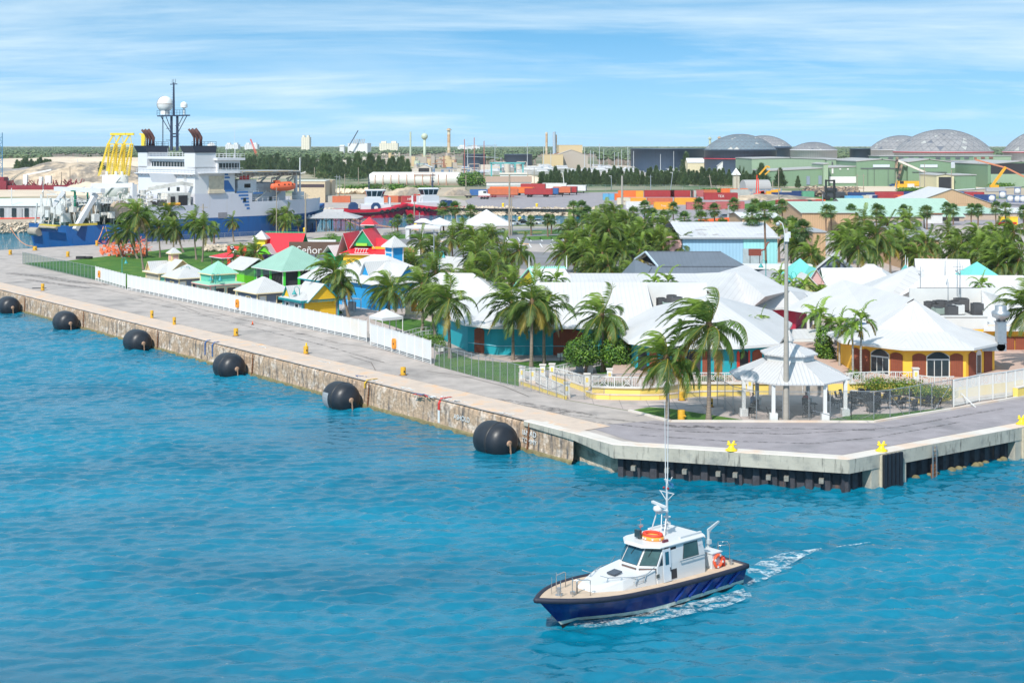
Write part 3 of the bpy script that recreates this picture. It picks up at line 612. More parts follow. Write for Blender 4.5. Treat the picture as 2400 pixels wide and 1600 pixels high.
# ================================================================ BUILDINGS OF THE PORT VILLAGE
def sg_(name,c,per=.22,dk=.25,var=.06):return mat(name,c,.65,var=var,sc=1,line=('v',per,.12,dk,.03))
def wallpaint(name,c):return mat(name,c,.75,var=.08,sc=.7,bump=.01,bs=12,sk_=((c[0]*.6,c[1]*.6,c[2]*.6),1.5,.25,.62,.85))
def seam(name,c,per=.4):return mat(name,c,.45,var=.07,sc=.5,line=('u',per,.1,.16,.04))
ct_=mat('cream_trim',(.80,.66,.38),.6,var=.06);teal_tr=mat('teal_trim',(.02,.33,.36),.5,var=.08);pink_tr=mat('pink_trim',(.80,.42,.38),.6,var=.06)
def hipmb(w,d,z0,rise,ov,th=.14,cx=0,cy=0,mb=None,mr=0,mt=1):
 mb=mb or MB();a,b_=w/2+ov,d/2+ov;k=abs(a-b_);L_=[(cx-a,cy-b_),(cx+a,cy-b_),(cx+a,cy+b_),(cx-a,cy+b_)]
 lo=[(x,y,z0-th)for x,y in L_];hi=[(x,y,z0)for x,y in L_]
 if a>=b_:r=[(cx-k-.01,cy,z0+rise),(cx+k+.01,cy,z0+rise)];fs=[(0,1,5,4),(1,2,5),(2,3,4,5),(3,0,4)]
 else:r=[(cx,cy-k,z0+rise),(cx,cy+k,z0+rise)];fs=[(0,1,4),(1,2,5,4),(2,3,5),(3,0,4,5)]
 mb.add(hi+r,fs,mr)
 ct=[(x*1.0,y*1.0,z0)for x,y in L_]
 mb.add(lo+hi,[(i,(i+1)%4,4+(i+1)%4,4+i)for i in rG(4)]+[(3,2,1,0)],mt)
 return mb
def gabmb(w,d,z0,rise,ov,axis='x',th=.12,cx=0,cy=0,mb=None,mr=0,mt=1,ovg=None):
 """gable roof, ridge along axis; closed slab pair"""
 mb=mb or MB();ovg=ov if ovg is None else ovg
 if axis=='x':a,b_=w/2+ovg,d/2+ov;f=lambda u,v,z:(cx+u,cy+v,z)
 else:a,b_=d/2+ovg,w/2+ov;f=lambda u,v,z:(cx-v,cy+u,z)
 rise2=rise*(1);zz0=z0-rise*ov/((b_-ov)if b_>ov else 1)
 v=[f(-a,-b_,zz0),f(a,-b_,zz0),f(a,0,z0+rise),f(-a,0,z0+rise),f(a,b_,zz0),f(-a,b_,zz0)]
 v2=[(x,y,z-th)for x,y,z in v]
 mb.add(v,[(0,1,2,3),(3,2,4,5)],mr);mb.add(v2,[(3,2,1,0),(5,4,2,3)],mt)
 mb.add(v+v2,[(0,6,7,1),(1,7,8,2),(2,8,10,4),(4,10,11,5),(5,11,9,3),(3,9,6,0)],mt)
 return mb
def gw_(t,w,z0,rise,y,m,axis='y',x=0,name='gable'):
 mb=MB();th=.1
 if axis=='y':mb.prism([(x-w/2,z0),(x+w/2,z0),(x,z0+rise)],y,y+th,0,'y')
 else:mb.prism([(y-w/2,z0),(y+w/2,z0),(y,z0+rise)],x,x+th,0,'x')
 return obj(name,mb,m,t)
def win(t,face,u,z,w,h,off,fm=wT,pm=glass,name='window',mull=1,fr=.09,arch=0,door=False):
 """face: 's' front(-y) at y=off, 'e' right(+x) at x=off, 'w' left, 'n' back"""
 def pt(a,b_,c):
  return{'s':(u+a,off-b_,z+c),'n':(u-a,off+b_,z+c),'e':(off+b_,u+a,z+c),'w':(off-b_,u-a,z+c)}[face]
 mb=MB();pn=MB()
 def bx(m_,a0,a1,c0,c1,b0,b1):
  v=[pt(a,b_,c)for b_ in(b0,b1)for a,c in((a0,c0),(a1,c0),(a1,c1),(a0,c1))]
  m_.add(v,[(0,3,2,1),(4,5,6,7),(0,1,5,4),(1,2,6,5),(2,3,7,6),(3,0,4,7)])
 bx(mb,-w/2-fr,-w/2,-fr,h+fr,-.03,.07);bx(mb,w/2,w/2+fr,-fr,h+fr,-.03,.07);bx(mb,-w/2,w/2,h,h+fr,-.03,.07)
 if not door:bx(mb,-w/2,w/2,-fr,0,-.03,.08)
 for i in rG(1,mull+1):x=-w/2+w*i/(mull+1);bx(mb,x-.025,x+.025,0,h,-.03,.05)
 o=obj(name,mb,fm,t);bx(pn,-w/2,w/2,0,h,-.03,.02);obj('pane' if pm is glass else 'panel',pn,pm,o);return o
def door(t,face,u,w,h,off,m,fm=wT,z=0):
 return win(t,face,u,z,w,h,off,fm,m,'door',0,.08,door=True)
def cr_(px,py,z,w,d,rz,cx=1,cy=-1):
 p=P(px,py,z);v=Matrix.Rotation(rz,3,'Z')@V3((cx*w/2,cy*d/2,0));return V3((p.x-v.x,p.y-v.y,0))
def shop(name,lB,px,py,ze,w,d,wm_,rm,tm,rise,ov=.5,rz=QA,cat='kiosk',wins=(),group=None,cc=(1,-1),fl=0,walls=True):
 """eave corner cc of the roof at photo pixel"""
 o=cr_(px,py,ze,w+2*ov,d+2*ov,rz,*cc);t=tG(name,lB,cat,o,rz,group)
 if walls:
  mb=MB();mb.bx(-w/2,w/2,-d/2,d/2,0,ze+.05);obj('wall',mb,wm_,t)
  mb=MB();mb.bx(-w/2-.08,w/2+.08,-d/2-.08,d/2+.08,0,.25);obj('plinth',mb,ccr,t)
  mb=MB()
  for a in(-1,1):
   for b_ in(-1,1):mb.box((a*w/2,b_*d/2,ze/2+.1),(.16,.16,ze-.2))
  obj('corner_trim',mb,tm,t)
 if rise:obj('roof',hipmb(w,d,ze+.1,rise,ov),[rm,tm],t)
 for wn in wins:
  if wn[0]=='door':door(t,wn[1],wn[2],wn[3],wn[4],{'s':-d/2,'n':d/2,'e':w/2,'w':-w/2}[wn[1]]-0,wn[5],tm)
  else:win(t,wn[0],wn[1],wn[2],wn[3],wn[4],{'s':-d/2,'n':d/2,'e':w/2,'w':-w/2}[wn[0]],wn[5]if len(wn)>5 else tm,mull=wn[6]if len(wn)>6 else 1)
 return t
greyb=sg_('grey_blue_siding',(.16,.20,.27));minty=sg_('mint_siding',(.14,.52,.38));tanw=sg_('tan_siding',(.62,.46,.22));yel=sg_('golden_yellow_siding',(.85,.50,.02));blues=sg_('bright_blue_siding',(.015,.30,.62));creams=sg_('cream_siding',(.62,.56,.36),.2)
mintroof=seam('mint_metal_roof',(.28,.56,.42));sage=seam('sage_green_roof',(.27,.45,.36));redroof=mat('red_metal_roof',(.72,.02,.035),.45,var=.06,sc=.6,line=('u',.35,.08,.2,.03));redw=sg_('red_brown_wall',(.4,.05,.03))
whdoor=mat('white_door',(.75,.75,.74),.5,var=.05)
t=shop('kiosk','white roofed kiosk with tan gable and small cupola beside the left lawn',369,642.5,2.5,5,6.5,mat('beige_wall',(.45,.42,.34),.8,var=.1),rW,ct_,1.35,.5)
obj('cross_gable_roof',gabmb(3.6,4.5,2.7,1.9,.35,'x',cx=1.6,cy=.2),[rW,ct_],t);gw_(t,4.5,2.65,1.85,.2,tanw,'x',3.3)
obj('dormer_roof',gabmb(2.2,3.0,2.75,1.5,.2,'y',cx=-1.2,cy=-1.9),[rW,ct_],t);gw_(t,2.0,2.6,1.3,-3.35,tanw,'y',-1.2,'dormer_gable')
mb=MB().bx(-.65,.65,-.3,1.0,3.2,5.5);c_=obj('cupola',mb,sg_('pale_yellow_siding',(.72,.58,.25)),t);mb=MB().bx(-.45,.45,-.34,-.3,4.4,5.2);mb.bx(.65,.69,-.1,.8,4.4,5.2);obj('louvre',mb,mat('pink_louvre',(.6,.32,.27),.7),c_);obj('cupola_roof',hipmb(1.3,1.3,5.5,.9,.3,cy=.35),[rW,ct_],c_)
mb=MB().bx(2.5,2.56,-2.2,-1.2,0,2.1);obj('door',mb,redw,t);mb=MB().bx(2.5,2.55,-3.0,-2.3,0,2.4);obj('corner_panel',mb,minty,t)
ks='grey kiosks with white hip roofs'
shop('kiosk','grey sided kiosk with white hip roof next to the tan cupola kiosk',415.7,654.8,2.5,5,5,greyb,rW,ct_,1.9,.5,group=None,wins=[('door','e',-1.9,.95,2.05,whdoor),('e',.3,1.0,1.3,1.0,ct_,0),('s',0,1.0,1.2,.9,ct_)])
t=shop('kiosk','two tier mint green kiosk with cream trim and shop windows',489,670,2.5,4.8,4.8,mat('mint_panel',(.5,.62,.5),.7),mintroof,pink_tr,.75,.55,wins=[('e',-.9,.7,1.3,1.3,ct_,0),('e',.9,.7,1.3,1.3,ct_,0),('s',0,.8,2.6,1.2,ct_,2)])
mb=MB().bx(-1.9,1.9,-1.9,1.9,2.6,4.0);u_=obj('upper_storey',mb,minty,t)
mb=MB()
for a in(-1,1):
 for b_ in(-1,1):mb.box((a*1.9,b_*1.9,3.3),(.2,.2,1.4))
mb.bx(-1.95,1.95,-1.97,-1.9,3.85,4.0);mb.bx(1.9,1.97,-1.95,1.95,3.85,4.0);obj('trim',mb,ct_,u_)
obj('upper_roof',hipmb(3.8,3.8,4.05,1.75,.32),[mintroof,ct_],t)
shop('kiosk','larger grey sided kiosk with white hip roof in front of the bar',599.4,689.7,2.5,5.8,5,greyb,rW,ct_,1.9,.5,wins=[('door','e',-1.7,.95,2.1,whdoor),('e',1.1,1.0,1.2,1.0,ct_,0),('s',.3,1.0,1.2,.9,ct_)])
t=shop('kiosk','yellow kiosk with white roof and teal scalloped trim behind the white fence',705.5,706.7,2.5,5.2,5.4,mat('blue_grey_panel',(.25,.33,.4),.7),rW,teal_tr,1.3,.5,wins=[('s',-1.4,.6,.8,1.4,whdoor,0),('s',1.1,.6,.9,1.4,whdoor,0)])
obj('cross_gable_roof',gabmb(4.6,4.4,2.65,2.0,.3,'x',cx=.9,cy=.1),[rW,teal_tr],t);gw_(t,4.4,2.6,1.95,.1,yel,'x',3.1)
obj('dormer_roof',gabmb(1.9,2.8,2.9,1.3,.2,'y',cx=-1.4,cy=-1.4),[rW,teal_tr],t);gw_(t,1.7,2.7,1.25,-2.75,yel,'y',-1.4,'dormer_gable')
mb=MB().bx(2.61,2.66,-2.4,2.3,.2,2.4);obj('shutter_wall',mb,yel,t)
mb=MB();
for i in rG(26):a=-3.1+i*.24;mb.bx(a,a+.14,-3.21,-3.17,2.28,2.4);mb.bx(3.11,3.15,a,a+.14,2.28,2.4)
obj('scalloped_fascia',mb,teal_tr,t)
t=shop('open_air_bar','open bar pavilion with big sage green hip roof and lime posts',659.5,637,3,8.8,8.2,mat('dark_interior',(.03,.03,.035),.9),sage,wT,3.5,.7,cat='bar')
mb=MB()
for a,b_ in((-4.4,-4.15),(-2,-4.3),(.8,-4.3),(4.45,-3.9),(4.5,-1.4),(4.5,1),(4.5,3.5)):mb.box((a*1.04,b_*1.03,1.5),(.3,.3,3))
obj('post',mb,mat('lime_green_paint',(.06,.62,.05),.5),t)
mb=MB()
for i in rG(9):a=-4+i;mb.add([(a,-4.8,2.9),(a+.5,-4.8,2.9),(a-1.2,-8.4,2.3),(a-1.7,-8.4,2.3)],[(0,1,2,3)])
obj('shade_cloth',mb,mat('black_shade_cloth',(.02,.05,.05),.8),t)
sgp=P(630,652);t=tG('billboard','purple and red sign board on the corner of the sage roof bar','sign',(sgp.x,sgp.y-.3,0),R(-20))
obj('post',MB().bx(-.1,.1,.1,.3,0,3),black,t);obj('board',MB().bx(-1.15,1.15,0,.1,2.6,4.1),mat('purple_board',(.06,.03,.10),.6,var=.4,sc=3),t);obj('lower_band',MB().bx(-1.15,1.15,-.02,-.002,2.6,3.0),mat('red_board',(.5,.02,.03),.6),t)
t=tG('shop_house','lime and yellow shop with red gable roof and white cupola','shop',A(668,272),R(-8))
w_,d_=7.0,6.5
lime=sg_('lime_siding',(.14,.55,.02));lemon=sg_('lemon_siding',(.75,.62,.03));greens=sg_('deep_green_siding',(.01,.30,.12));
obj('wall',MB().bx(-w_/2,w_/2,-d_/2,d_/2,0,3),lime,t);obj('roof',gabmb(w_,d_,3,3.0,.5,'x'),[redroof,mat('green_ridge',(.02,.4,.18),.5)],t)
mb=MB();[mb.box((-3.7+i*.3,0,6.15),(.2,.1,.22),0)for i in rG(26)];obj('ridge_crest',mb,mat('green_ridge',(.02,.4,.18),.5),t)
mb=MB().bx(-5.0,-3.0,-3.0,-1.0,0,5.1);c_=obj('tower',mb,lemon,t);obj('tower_roof',hipmb(2,2,5.1,1.5,.45,cx=-4,cy=-2),[rW,wT],c_)
obj('porch_roof',gabmb(3.4,3.6,2.5,1.7,.35,'y',cx=-2.2,cy=-4.4),[rW,wT],t);gw_(t,3.2,2.45,1.6,-6.2,lime,'y',-2.2,'porch_gable')
t=tG('restaurant','red roofed restaurant with deep green gable and square green tower','restaurant',A(888,262),R(-14))
w_,d_=10.5,9
obj('wall',MB().bx(-w_/2,w_/2,-d_/2,d_/2,0,3),sg_('bright_yellow_siding',(.85,.50,.02)),t);obj('lower_roof',hipmb(w_,d_,3.1,2.6,.6),[redroof,wT],t)
obj('upper_roof',gabmb(4.2,6.5,4.6,2.9,.35,'y',cx=-1.8,cy=-.4),[redroof,wT],t);gw_(t,3.9,4.5,2.7,-3.6,greens,'y',-1.8)
mb=MB().bx(-3.2,-1.8,1.2,2.6,4.5,8.1);c_=obj('tower',mb,greens,t);obj('tower_roof',hipmb(1.6,1.6,8.1,1.4,.55,cx=-2.5,cy=1.9),[redroof,wT],c_)
obj('left_wing_roof',gabmb(2.2,8,3.4,3.3,.3,'y',cx=-5.8,cy=1),[redroof,wT],t)
obj('sign_board',MB().bx(-3,-.9,-3.9,-3.75,4.5,5.0),mat('lime_board',(.3,.6,.05),.6),t);obj('long_board',MB().box((2.2,-3.6,4.2),(4.4,.15,.45),R(4)),mat('orange_board',(.8,.4,.02),.6),t)
win(t,'s',.6,1.2,1.0,1.0,-4.5,wT);
mb=MB();mb.box((-1.6,-4.9,3.3),(2.6,.1,.1));mb.box((-1.6,-4.9,4.1),(2.6,.1,.1));[mb.bar((-2.9+i*.52,-4.9,3.3),(-2.6+i*.52,-4.9,4.1),.08)for i in rG(5)];obj('roof_railing',mb,wT,t)
p=A(757,268);t=tG('name_board','long dark wooden sign board with white letters between the red roofs','sign',(p.x,p.y,0),R(-4))
obj('board',MB().bx(-6.5,5.2,0,.3,2.2,4.6),mat('dark_wood_board',(.11,.07,.05),.8,line=('v',.3,.1,.4,0)),t)
lt_('Señor',2.0,t,(-2.6,-.06,3.0),(R(90),0,0),wT,.03)
o=obj('round_sign',MB().cyl((3.8,-.1,3.5),(3.8,-.02,3.5),.75,n=20),wT,t);lt_('P',1.0,o,(3.8,-.13,3.5),(R(90),0,0),black,.01)
for x in(-4.5,-1.5,1.5,4.5):obj('post',MB().bx(x-.1,x+.1,.3,.45,0,2.3),brk,t)
t=tG('animal_figure','black and white spotted figure on a red board','sculpture',A(550,262),R(-10))
mb=MB();mb.sph((0,0,3.1),.62,10,8,0,.9);mb.sph((-.5,-.1,3.9),.42,10,7,0);mb.sph((.9,0,2.8),.5,9,6,0)
for x in(-.4,.5):mb.cyl((x,0,0),(x,0,2.8),.16,.2,7)
obj('body',mb,mat('spotted_paint',(.75,.75,.74),.6,c2=(.01,.01,.01),c2sc=1.6,c2lo=.5,c2hi=.53,coord='Object'),t);obj('board',MB().bx(-1.6,2.1,.4,.55,.3,4.2),mat('red_board2',(.65,.06,.03),.6),t)
p=P(532,636);t=tG('snack_hut','small wooden snack hut with red roof edge behind the royal palms','hut',p,QA)
obj('wall',MB().bx(-2.4,1.8,-1.2,1.6,0,1.1),mat('dark_wood_board',(.11,.07,.05)),t);obj('roof',hipmb(4.4,3.8,2.7,.7,.4),[redroof,wT],t);mb=MB();[mb.box((a,b_,1.3),(.18,.18,2.7))for a in(-2.2,2.2)for b_ in(-1.9,1.9)];obj('post',mb,brk,t)
for i,(px,py,ww,dd,lab)in en_(((585,640,6,5,'white roofed arcade joining the bar and the snack hut'),(741,590,7,5,'low white twin gable roof behind the name board'),(800,604,4,5,'white gable roof piece left of the red restaurant'),(986,604,4,4,'small white roof right of the red restaurant'),(1075,640,8,5,'flat white shop roof behind the coconut palms'))):
 p=P(px,py+22);t=tG('shop_building',lab,'shop',p,QA if i%2==0 else 0);obj('wall',MB().bx(-ww/2,ww/2,-dd/2,dd/2,0,2.7),(lime,greyb,greens,greyb,creams)[i],t);obj('roof',gabmb(ww,dd,2.7,1.5,.4,'x' if i!=2 else 'y'),[rW,wT],t)
o=cr_(879,668,3.6,15+1.2,11+1.2,QA);t=tG('blue_shop','large bright blue shop with white seam roof, dormers and cupola','shop',o,QA);w_,d_=15,11
obj('wall',MB().bx(-w_/2,w_/2,-d_/2,d_/2,0,3.6),blues,t);obj('roof',hipmb(w_,d_,3.65,3.3,.6),[rv,wT],t)
for cx,cy in((3.2,-3.6),):obj('dormer_roof',gabmb(2.6,4,4.5,1.9,.25,'y',cx=cx,cy=cy+1),[rW,wT],t);gw_(t,2.4,4.3,1.8,cy-.9,blues,'y',cx,'dormer_gable')
obj('side_gable_roof',gabmb(4.4,3.6,4.0,2.1,.3,'x',cx=5.6,cy=-.6),[rW,wT],t);gw_(t,3.6,3.9,2.0,-.6,blues,'x',7.6)
mb=MB().bx(-.3,1.5,1.0,2.8,4.5,8.2);c_=obj('cupola',mb,blues,t);obj('cupola_roof',hipmb(1.8,1.8,8.2,1.5,.5,cx=.6,cy=1.9),[rW,wT],c_);mb=MB();[mb.box((a,b_,7),(.16,.16,2.4))for a in(-.3,1.5)for b_ in(1,2.8)];mb.bx(-.34,1.54,.96,1.0,7.2,7.35);obj('cupola_trim',mb,wT,c_)
mb=MB();mb.bx(-7.4,-6.9,-5.56,-5.5,0,3.5);mb.bx(-.05,.05,-5.58,-5.5,0,3.4);obj('downpipe',mb,wT,t)
o=cr_(705.5,651,3.2,5,4,QA,-1,-1);t=tG('shop_annex','white roofed annex with yellow shutters at the left end of the blue shop','shop',o,QA);obj('wall',MB().bx(-2.4,2.6,-1.6,2,0,3.1),blues,t);obj('shutter',MB().bx(-2.45,-1.6,-1.68,-1.6,.2,2.6).bx(-1.2,-.2,-1.68,-1.6,.2,2.6),yel,t);obj('roof',hipmb(5,4,3.2,1.8,.4),[rW,teal_tr],t)
p=P(830,725);t=tG('air_conditioner','grey air conditioner behind a white slatted frame at the blue wall','air conditioner',(p.x-.2,p.y-1.2,0),QA+R(6));obj('casing',MB().bx(-.5,.5,-.3,.4,.2,1.2),grey,t);mb=MB();[mb.bx(-1.3,-.7,-.6,-.55,.15+i*.25,.3+i*.25)for i in rG(6)];[mb.box((a,b_,.8),(.09,.09,1.6))for a in(-1.3,-.7,1.3)for b_ in(-.6,.6)];mb.bx(-1.35,1.35,-.65,.65,1.6,1.68);obj('frame',mb,wT,t)
p=A(1075,191);t=tG('cream_shop','cream sided shop with white hip roof behind the curved ramp','shop',(p.x-.4,p.y+1.3,0),R(-6));w_,d_=12.5,8
obj('wall',MB().bx(-w_/2,w_/2,-d_/2,d_/2,0,2.9),creams,t);obj('plinth',MB().bx(-w_/2-.06,w_/2+.06,-d_/2-.06,d_/2+.06,0,.45),ccr,t);obj('roof',hipmb(w_,d_,2.9,2.7,.6),[rv,wT],t)
win(t,'s',-4.6,.8,1.7,1.5,-4,wT,mat('wood_panel_window',(.35,.16,.02),.5),mull=1);win(t,'s',3.2,.6,1.3,1.7,-4,wT);
o=obj('sign',MB().bx(.6,2.3,-4.12,-4.02,1.0,2.7),black,t);lt_('VITO',.55,o,(1.5,-4.14,2.3),(R(90),0,0),wT,.01);o=obj('sign',MB().bx(4.4,5.9,-4.12,-4.02,1.1,2.6),wT,t);lt_('I',.9,o,(4.7,-4.14,1.9),(R(90),0,0),black,.01);o2=MB().sph((5.3,-4.15,1.9),.24,10,8,0);obj('red_heart',o2,mat('red_mark',(.5,.02,.02),.5),o)
t=tG('open_pavilion','long open pavilion with sagging grey roof on dark timber posts','pavilion',A(782,378),R(-3));s_=15
mb=hipmb(13.4,8.5,3.6,1.6,.5);obj('roof',mb,[mat('weathered_grey_roof',(.38,.38,.39),.8,var=.12,c2=(.2,.2,.2),c2sc=1,c2lo=.62,c2hi=.7),grey],t);obj('ridge_vent',gabmb(4.6,1.6,4.9,.9,.4,'x'),[mat('weathered_grey_roof',(.38,.38,.39)),grey],t)
mb=MB()
for x in np.linspace(-6.4,6.4,6):
 for y in(-4,4):mb.box((x,y,1.8),(.22,.22,3.6));mb.bar((x,y,2.6),(x+1,y,3.5),.14);mb.bar((x,y,2.6),(x-1,y,3.5),.14)
obj('post',mb,brk,t)
for x in(-1.5,1.2):
 p=A(782,378);b_=tG('picnic_table','picnic table under the open pavilion, '+('left' if x<0 else 'right'),'table',(p.x+x,p.y-2,0));obj('table_top',MB().bx(-.9,.9,-.4,.4,.7,.76),brk,b_);obj('bench',MB().bx(-.9,.9,-.8,-.55,.4,.46).bx(-.9,.9,.55,.8,.4,.46),brk,b_);obj('frame',MB().bar((-.6,-.7,0),(-.6,.2,.7),.08).bar((.6,-.7,0),(.6,.2,.7),.08).bar((-.6,.7,0),(-.6,-.2,.7),.08).bar((.6,.7,0),(.6,-.2,.7),.08),brk,b_)
tent=mat('white_tent_cloth',(.62,.62,.63),.6,var=.04,sc=.4)
def tx_(px,py,w,d,he,hp,lB,D=None,posts=True,rz=0,nm='tent',val=.35,tiers=0):
 p=P(px,py)if D is None else A(px,D);t=tG(nm,lB,'tent',p,rz);mb=MB();n=8;rings=[]
 for k in rG(n+1):
  f=1-k/n;z=he+(hp-he)*(1-f)**1.25;rings.append([(-w/2*f,-d/2*f,z),(w/2*f,-d/2*f,z),(w/2*f,d/2*f,z),(-w/2*f,d/2*f,z)])
 for a,b_ in zip(rings,rings[1:]):mb.add(a+b_,[(i,(i+1)%4,4+(i+1)%4,4+i)for i in rG(4)])
 a=rings[0];lo=[(x,y,z-val)for x,y,z in a];mb.add(lo+a,[(i,(i+1)%4,4+(i+1)%4,4+i)for i in rG(4)]);obj('canopy',mb,tent,t)
 if posts:
  mb=MB();[mb.cyl((x*w/2*.96,y*d/2*.96,0),(x*w/2*.96,y*d/2*.96,he),.06,n=6)for x in(-1,0,1)for y in(-1,1)];obj('post',mb,wT,t)
 return t
tx_(905,783,3,3,2.2,3.1,'small white pop up tent behind the white fence corner',rz=QA)
t=tx_(992,559,8.5,6,2.9,3.9,'two tier white gazebo tent left of the large tents');obj('upper_canopy',hipmb(3.6,2.6,4.1,.8,.3),[tent,wT],t);obj('side_wall',MB().bx(-4,-3.2,-2.8,2.8,0,2.8),tent,t)
tx_(1030,548,9,7,2.6,4.2,'white tent behind the two tier gazebo tent');tx_(1140,548,14,10,2.6,6.3,'large white peaked marquee beside the parked cars')
tx_(1850,505,10,8,3.0,4.6,'small white marquee before the red container row')
# ================================================================ MAIN WHITE ROOF HALLS
turqw=wallpaint('turquoise_wall',(.008,.30,.36));yelw=wallpaint('orange_yellow_wall',(.90,.50,.05));brickd=mat('brick_red_shutter',(.24,.062,.03),.8,var=.12,sc=2,line=('u',.22,.12,.35,.02));pinkw=wallpaint('crimson_wall',(.55,.04,.09))
TZ=1.0
def rP(mb,*pts,mi=0):
 v=[V3(p)for p in pts];n=(v[1]-v[0]).cross(v[2]-v[0]);
 if n.z<0:v=v[::-1]
 mb.add(v,[tuple(rG(len(v)))],mi)
def eave(mb,pts,th=.22,mi=1,closed=False,soff=1.2,toward=None):
 n=len(pts)
 for i in rG(n if closed else n-1):
  a=V3(pts[i]);b_=V3(pts[(i+1)%n]);dn=V3((0,0,-th));mb.add([a,b_,b_+dn,a+dn],[(0,3,2,1)],mi)
  if toward is not None:
   c=V3(toward);ia=(V3((c.x,c.y,a.z))-a).normalized()*soff;ib=(V3((c.x,c.y,b_.z))-b_).normalized()*soff;mb.add([a+dn,b_+dn,b_+dn+ib,a+dn+ia],[(0,1,2,3)],mi)
def wr_(mb,pts,z0,z1,th=.25,mi=0):
 for a,b_ in zip(pts,pts[1:]):
  a=V3((a[0],a[1],0));b_=V3((b_[0],b_[1],0));d=(b_-a).normalized();n=V3((-d.y,d.x,0))*th
  mb.add([(p.x,p.y,z)for z in(z0,z1)for p in(a,b_,b_+n,a+n)],[(3,2,1,0),(4,5,6,7),(0,1,5,4),(1,2,6,5),(2,3,7,6),(3,0,4,7)],mi)
def ap_(t,a,b_,u0,u1,z0,h,m,rise=.35,out=.07,name='shutter',th=.06):
 """arched panel on the wall from a to b_, between fractions in metres"""
 a=V3((a[0],a[1],0));b_=V3((b_[0],b_[1],0));d=(b_-a).normalized();n=V3((d.y,-d.x,0));k=9;mb=MB();top=[]
 for i in rG(k+1):x=u0+(u1-u0)*i/k;top.append((x,z0+h+rise*(1-((2*i/k-1)**2))))
 pr=[(u0,z0),(u1,z0)]+top[::-1];pr=[pr[0],pr[1]]+top[::-1]
 f=lambda p,o:(a+d*p[0]+n*o+V3((0,0,p[1])))
 m_=len(pr);vs=[f(p,out-th)for p in pr]+[f(p,out)for p in pr];mb.add(vs,[(i,(i+1)%m_,m_+(i+1)%m_,m_+i)for i in rG(m_)]+[tuple(rG(m_,2*m_))]);return obj(name,mb,m,t)
t=tG('turquoise_hall','turquoise walled hall with huge white seam roof and brick red arched doors','hall');
mb=MB();fw=[(-9.0,170),(-4.9,157.9),(-1.6,155.2),(17.5,154.9)]
wr_(mb,fw,0,3.2);obj('wall',mb,turqw,t)
mb=MB();e0,e1,e2,e3=(-10.2,170.5,3.3),(-5.3,156.2,3.3),(-2.5,153.4,3.3),(15.4,153.4,3.3);r0,r1=(3.07,165,7.0),(15.6,165,7.0);r2=(21.5,165,7.0)
rP(mb,e2,e3,(15.6,157,4.5),r1,r0);rP(mb,e1,e2,r0);rP(mb,e0,e1,r0);rP(mb,e0,r0,(3,171,5.0),(-8,176,3.3));rP(mb,r0,r2,(24,171,5.0),(3,171,5.0))
eave(mb,[e0,e1,e2,e3],toward=(4,166,0));obj('front_roof',mb,[rv,wT],t)
mb=MB();rP(mb,(15.4,153.4,3.3),(21.8,153.4,3.3),(21.8,156.4,4.2),(15.5,156.4,4.2));eave(mb,[(15.4,153.4,3.3),(21.8,153.4,3.3)],toward=(18,166,0));obj('pit_apron_roof',mb,[mat('stained_white_roof',(.70,.67,.62),.6,var=.1,line=('u',.42,.10,.3,.03)),wT],t)
mb=MB();mb.bx(15.5,24,156.3,164.3,3.0,4.3);mb.bx(16.1,22,155.9,156.3,3.2,4.55);obj('flat_roof',mb,mat('dirty_flat_roof',(.50,.49,.47),.9,var=.3,sc=1),t);mb=MB();mb.bx(15.35,22.5,164.3,165.02,4.3,6.98);mb.add([(15.4,156.4,4.2),(15.4,164.4,6.8),(15.4,164.4,4.2)],[(0,1,2),(2,1,0)]);obj('pit_wall',mb,wT,t)
pk=A(1747,190);pk=(pk.x,pk.y,zQ(620,190));ar=A(1723,183);ar=(ar.x,ar.y,zQ(637,183));g=A(1793.6,170);g=(g.x,g.y,zQ(695,170));rl=A(1327,185);rl=(rl.x,rl.y,zQ(640,185));rmid=A(1630,185);rmid=(rmid.x,rmid.y,zQ(640.5,185))
cR=A(1852,178);cR=(cR.x,cR.y,zQ(681,178));dR=A(1887.5,175.4);dR=(dR.x,dR.y,3.0);eL=A(1757,172);eL=(eL.x,eL.y,3.0);e0_=A(1700,172.5);e0_=(e0_.x,e0_.y,3.0)
mb=MB();rP(mb,(2,171.0,4.9),(24,171.0,4.9),rmid,rl);rP(mb,(24,171.0,4.9),eL,g,ar,rmid);rP(mb,ar,g,eL,dR,cR,pk);rP(mb,rl,rmid,(22,196,3.4),(4,196,3.4));rP(mb,rmid,ar,pk,(38,205,3.2),(22,196,3.4));rP(mb,pk,cR,dR,(41,190,3.0),(38,205,3.2))
eave(mb,[(24,171,4.9),eL,dR,(41,190,3.0)],toward=(28,185,0));eave(mb,[(2,171,4.9),rl,(4,196,3.4)],toward=(12,185,0));obj('rear_roof',mb,[rv,wT],t)
mb=MB();wr_(mb,[(24,173),(eL[0]+.5,eL[1]+1.2),(dR[0]-1.0,dR[1]+1.0),(39.5,189),(36,203),(6,195)],0,3.2);obj('crimson_wall',mb,pinkw,t)
ap_(t,fw[0+1],fw[2],1.0,2.4,0,2.5,brickd,.3);ap_(t,fw[2],fw[3],6.1,9.4,0,2.4,brickd,.5);ap_(t,fw[2],fw[3],13.5,16.3,0,2.4,brickd,.5)
mb=MB();wr_(mb,[(-4.85+.0,157.75),(-1.6,155.05),(17.5,154.75)],.98,1.04,.1);obj('wall_stripe',mb,mat('pale_blue_stripe',(.25,.55,.65),.7),t)
mb=MB();mb.bx(1.95,2.18,154.6,154.88,0,3.1);mb.box((1.6,154.4,2.9),(.8,.2,.25));obj('downpipe',mb,wT,t)
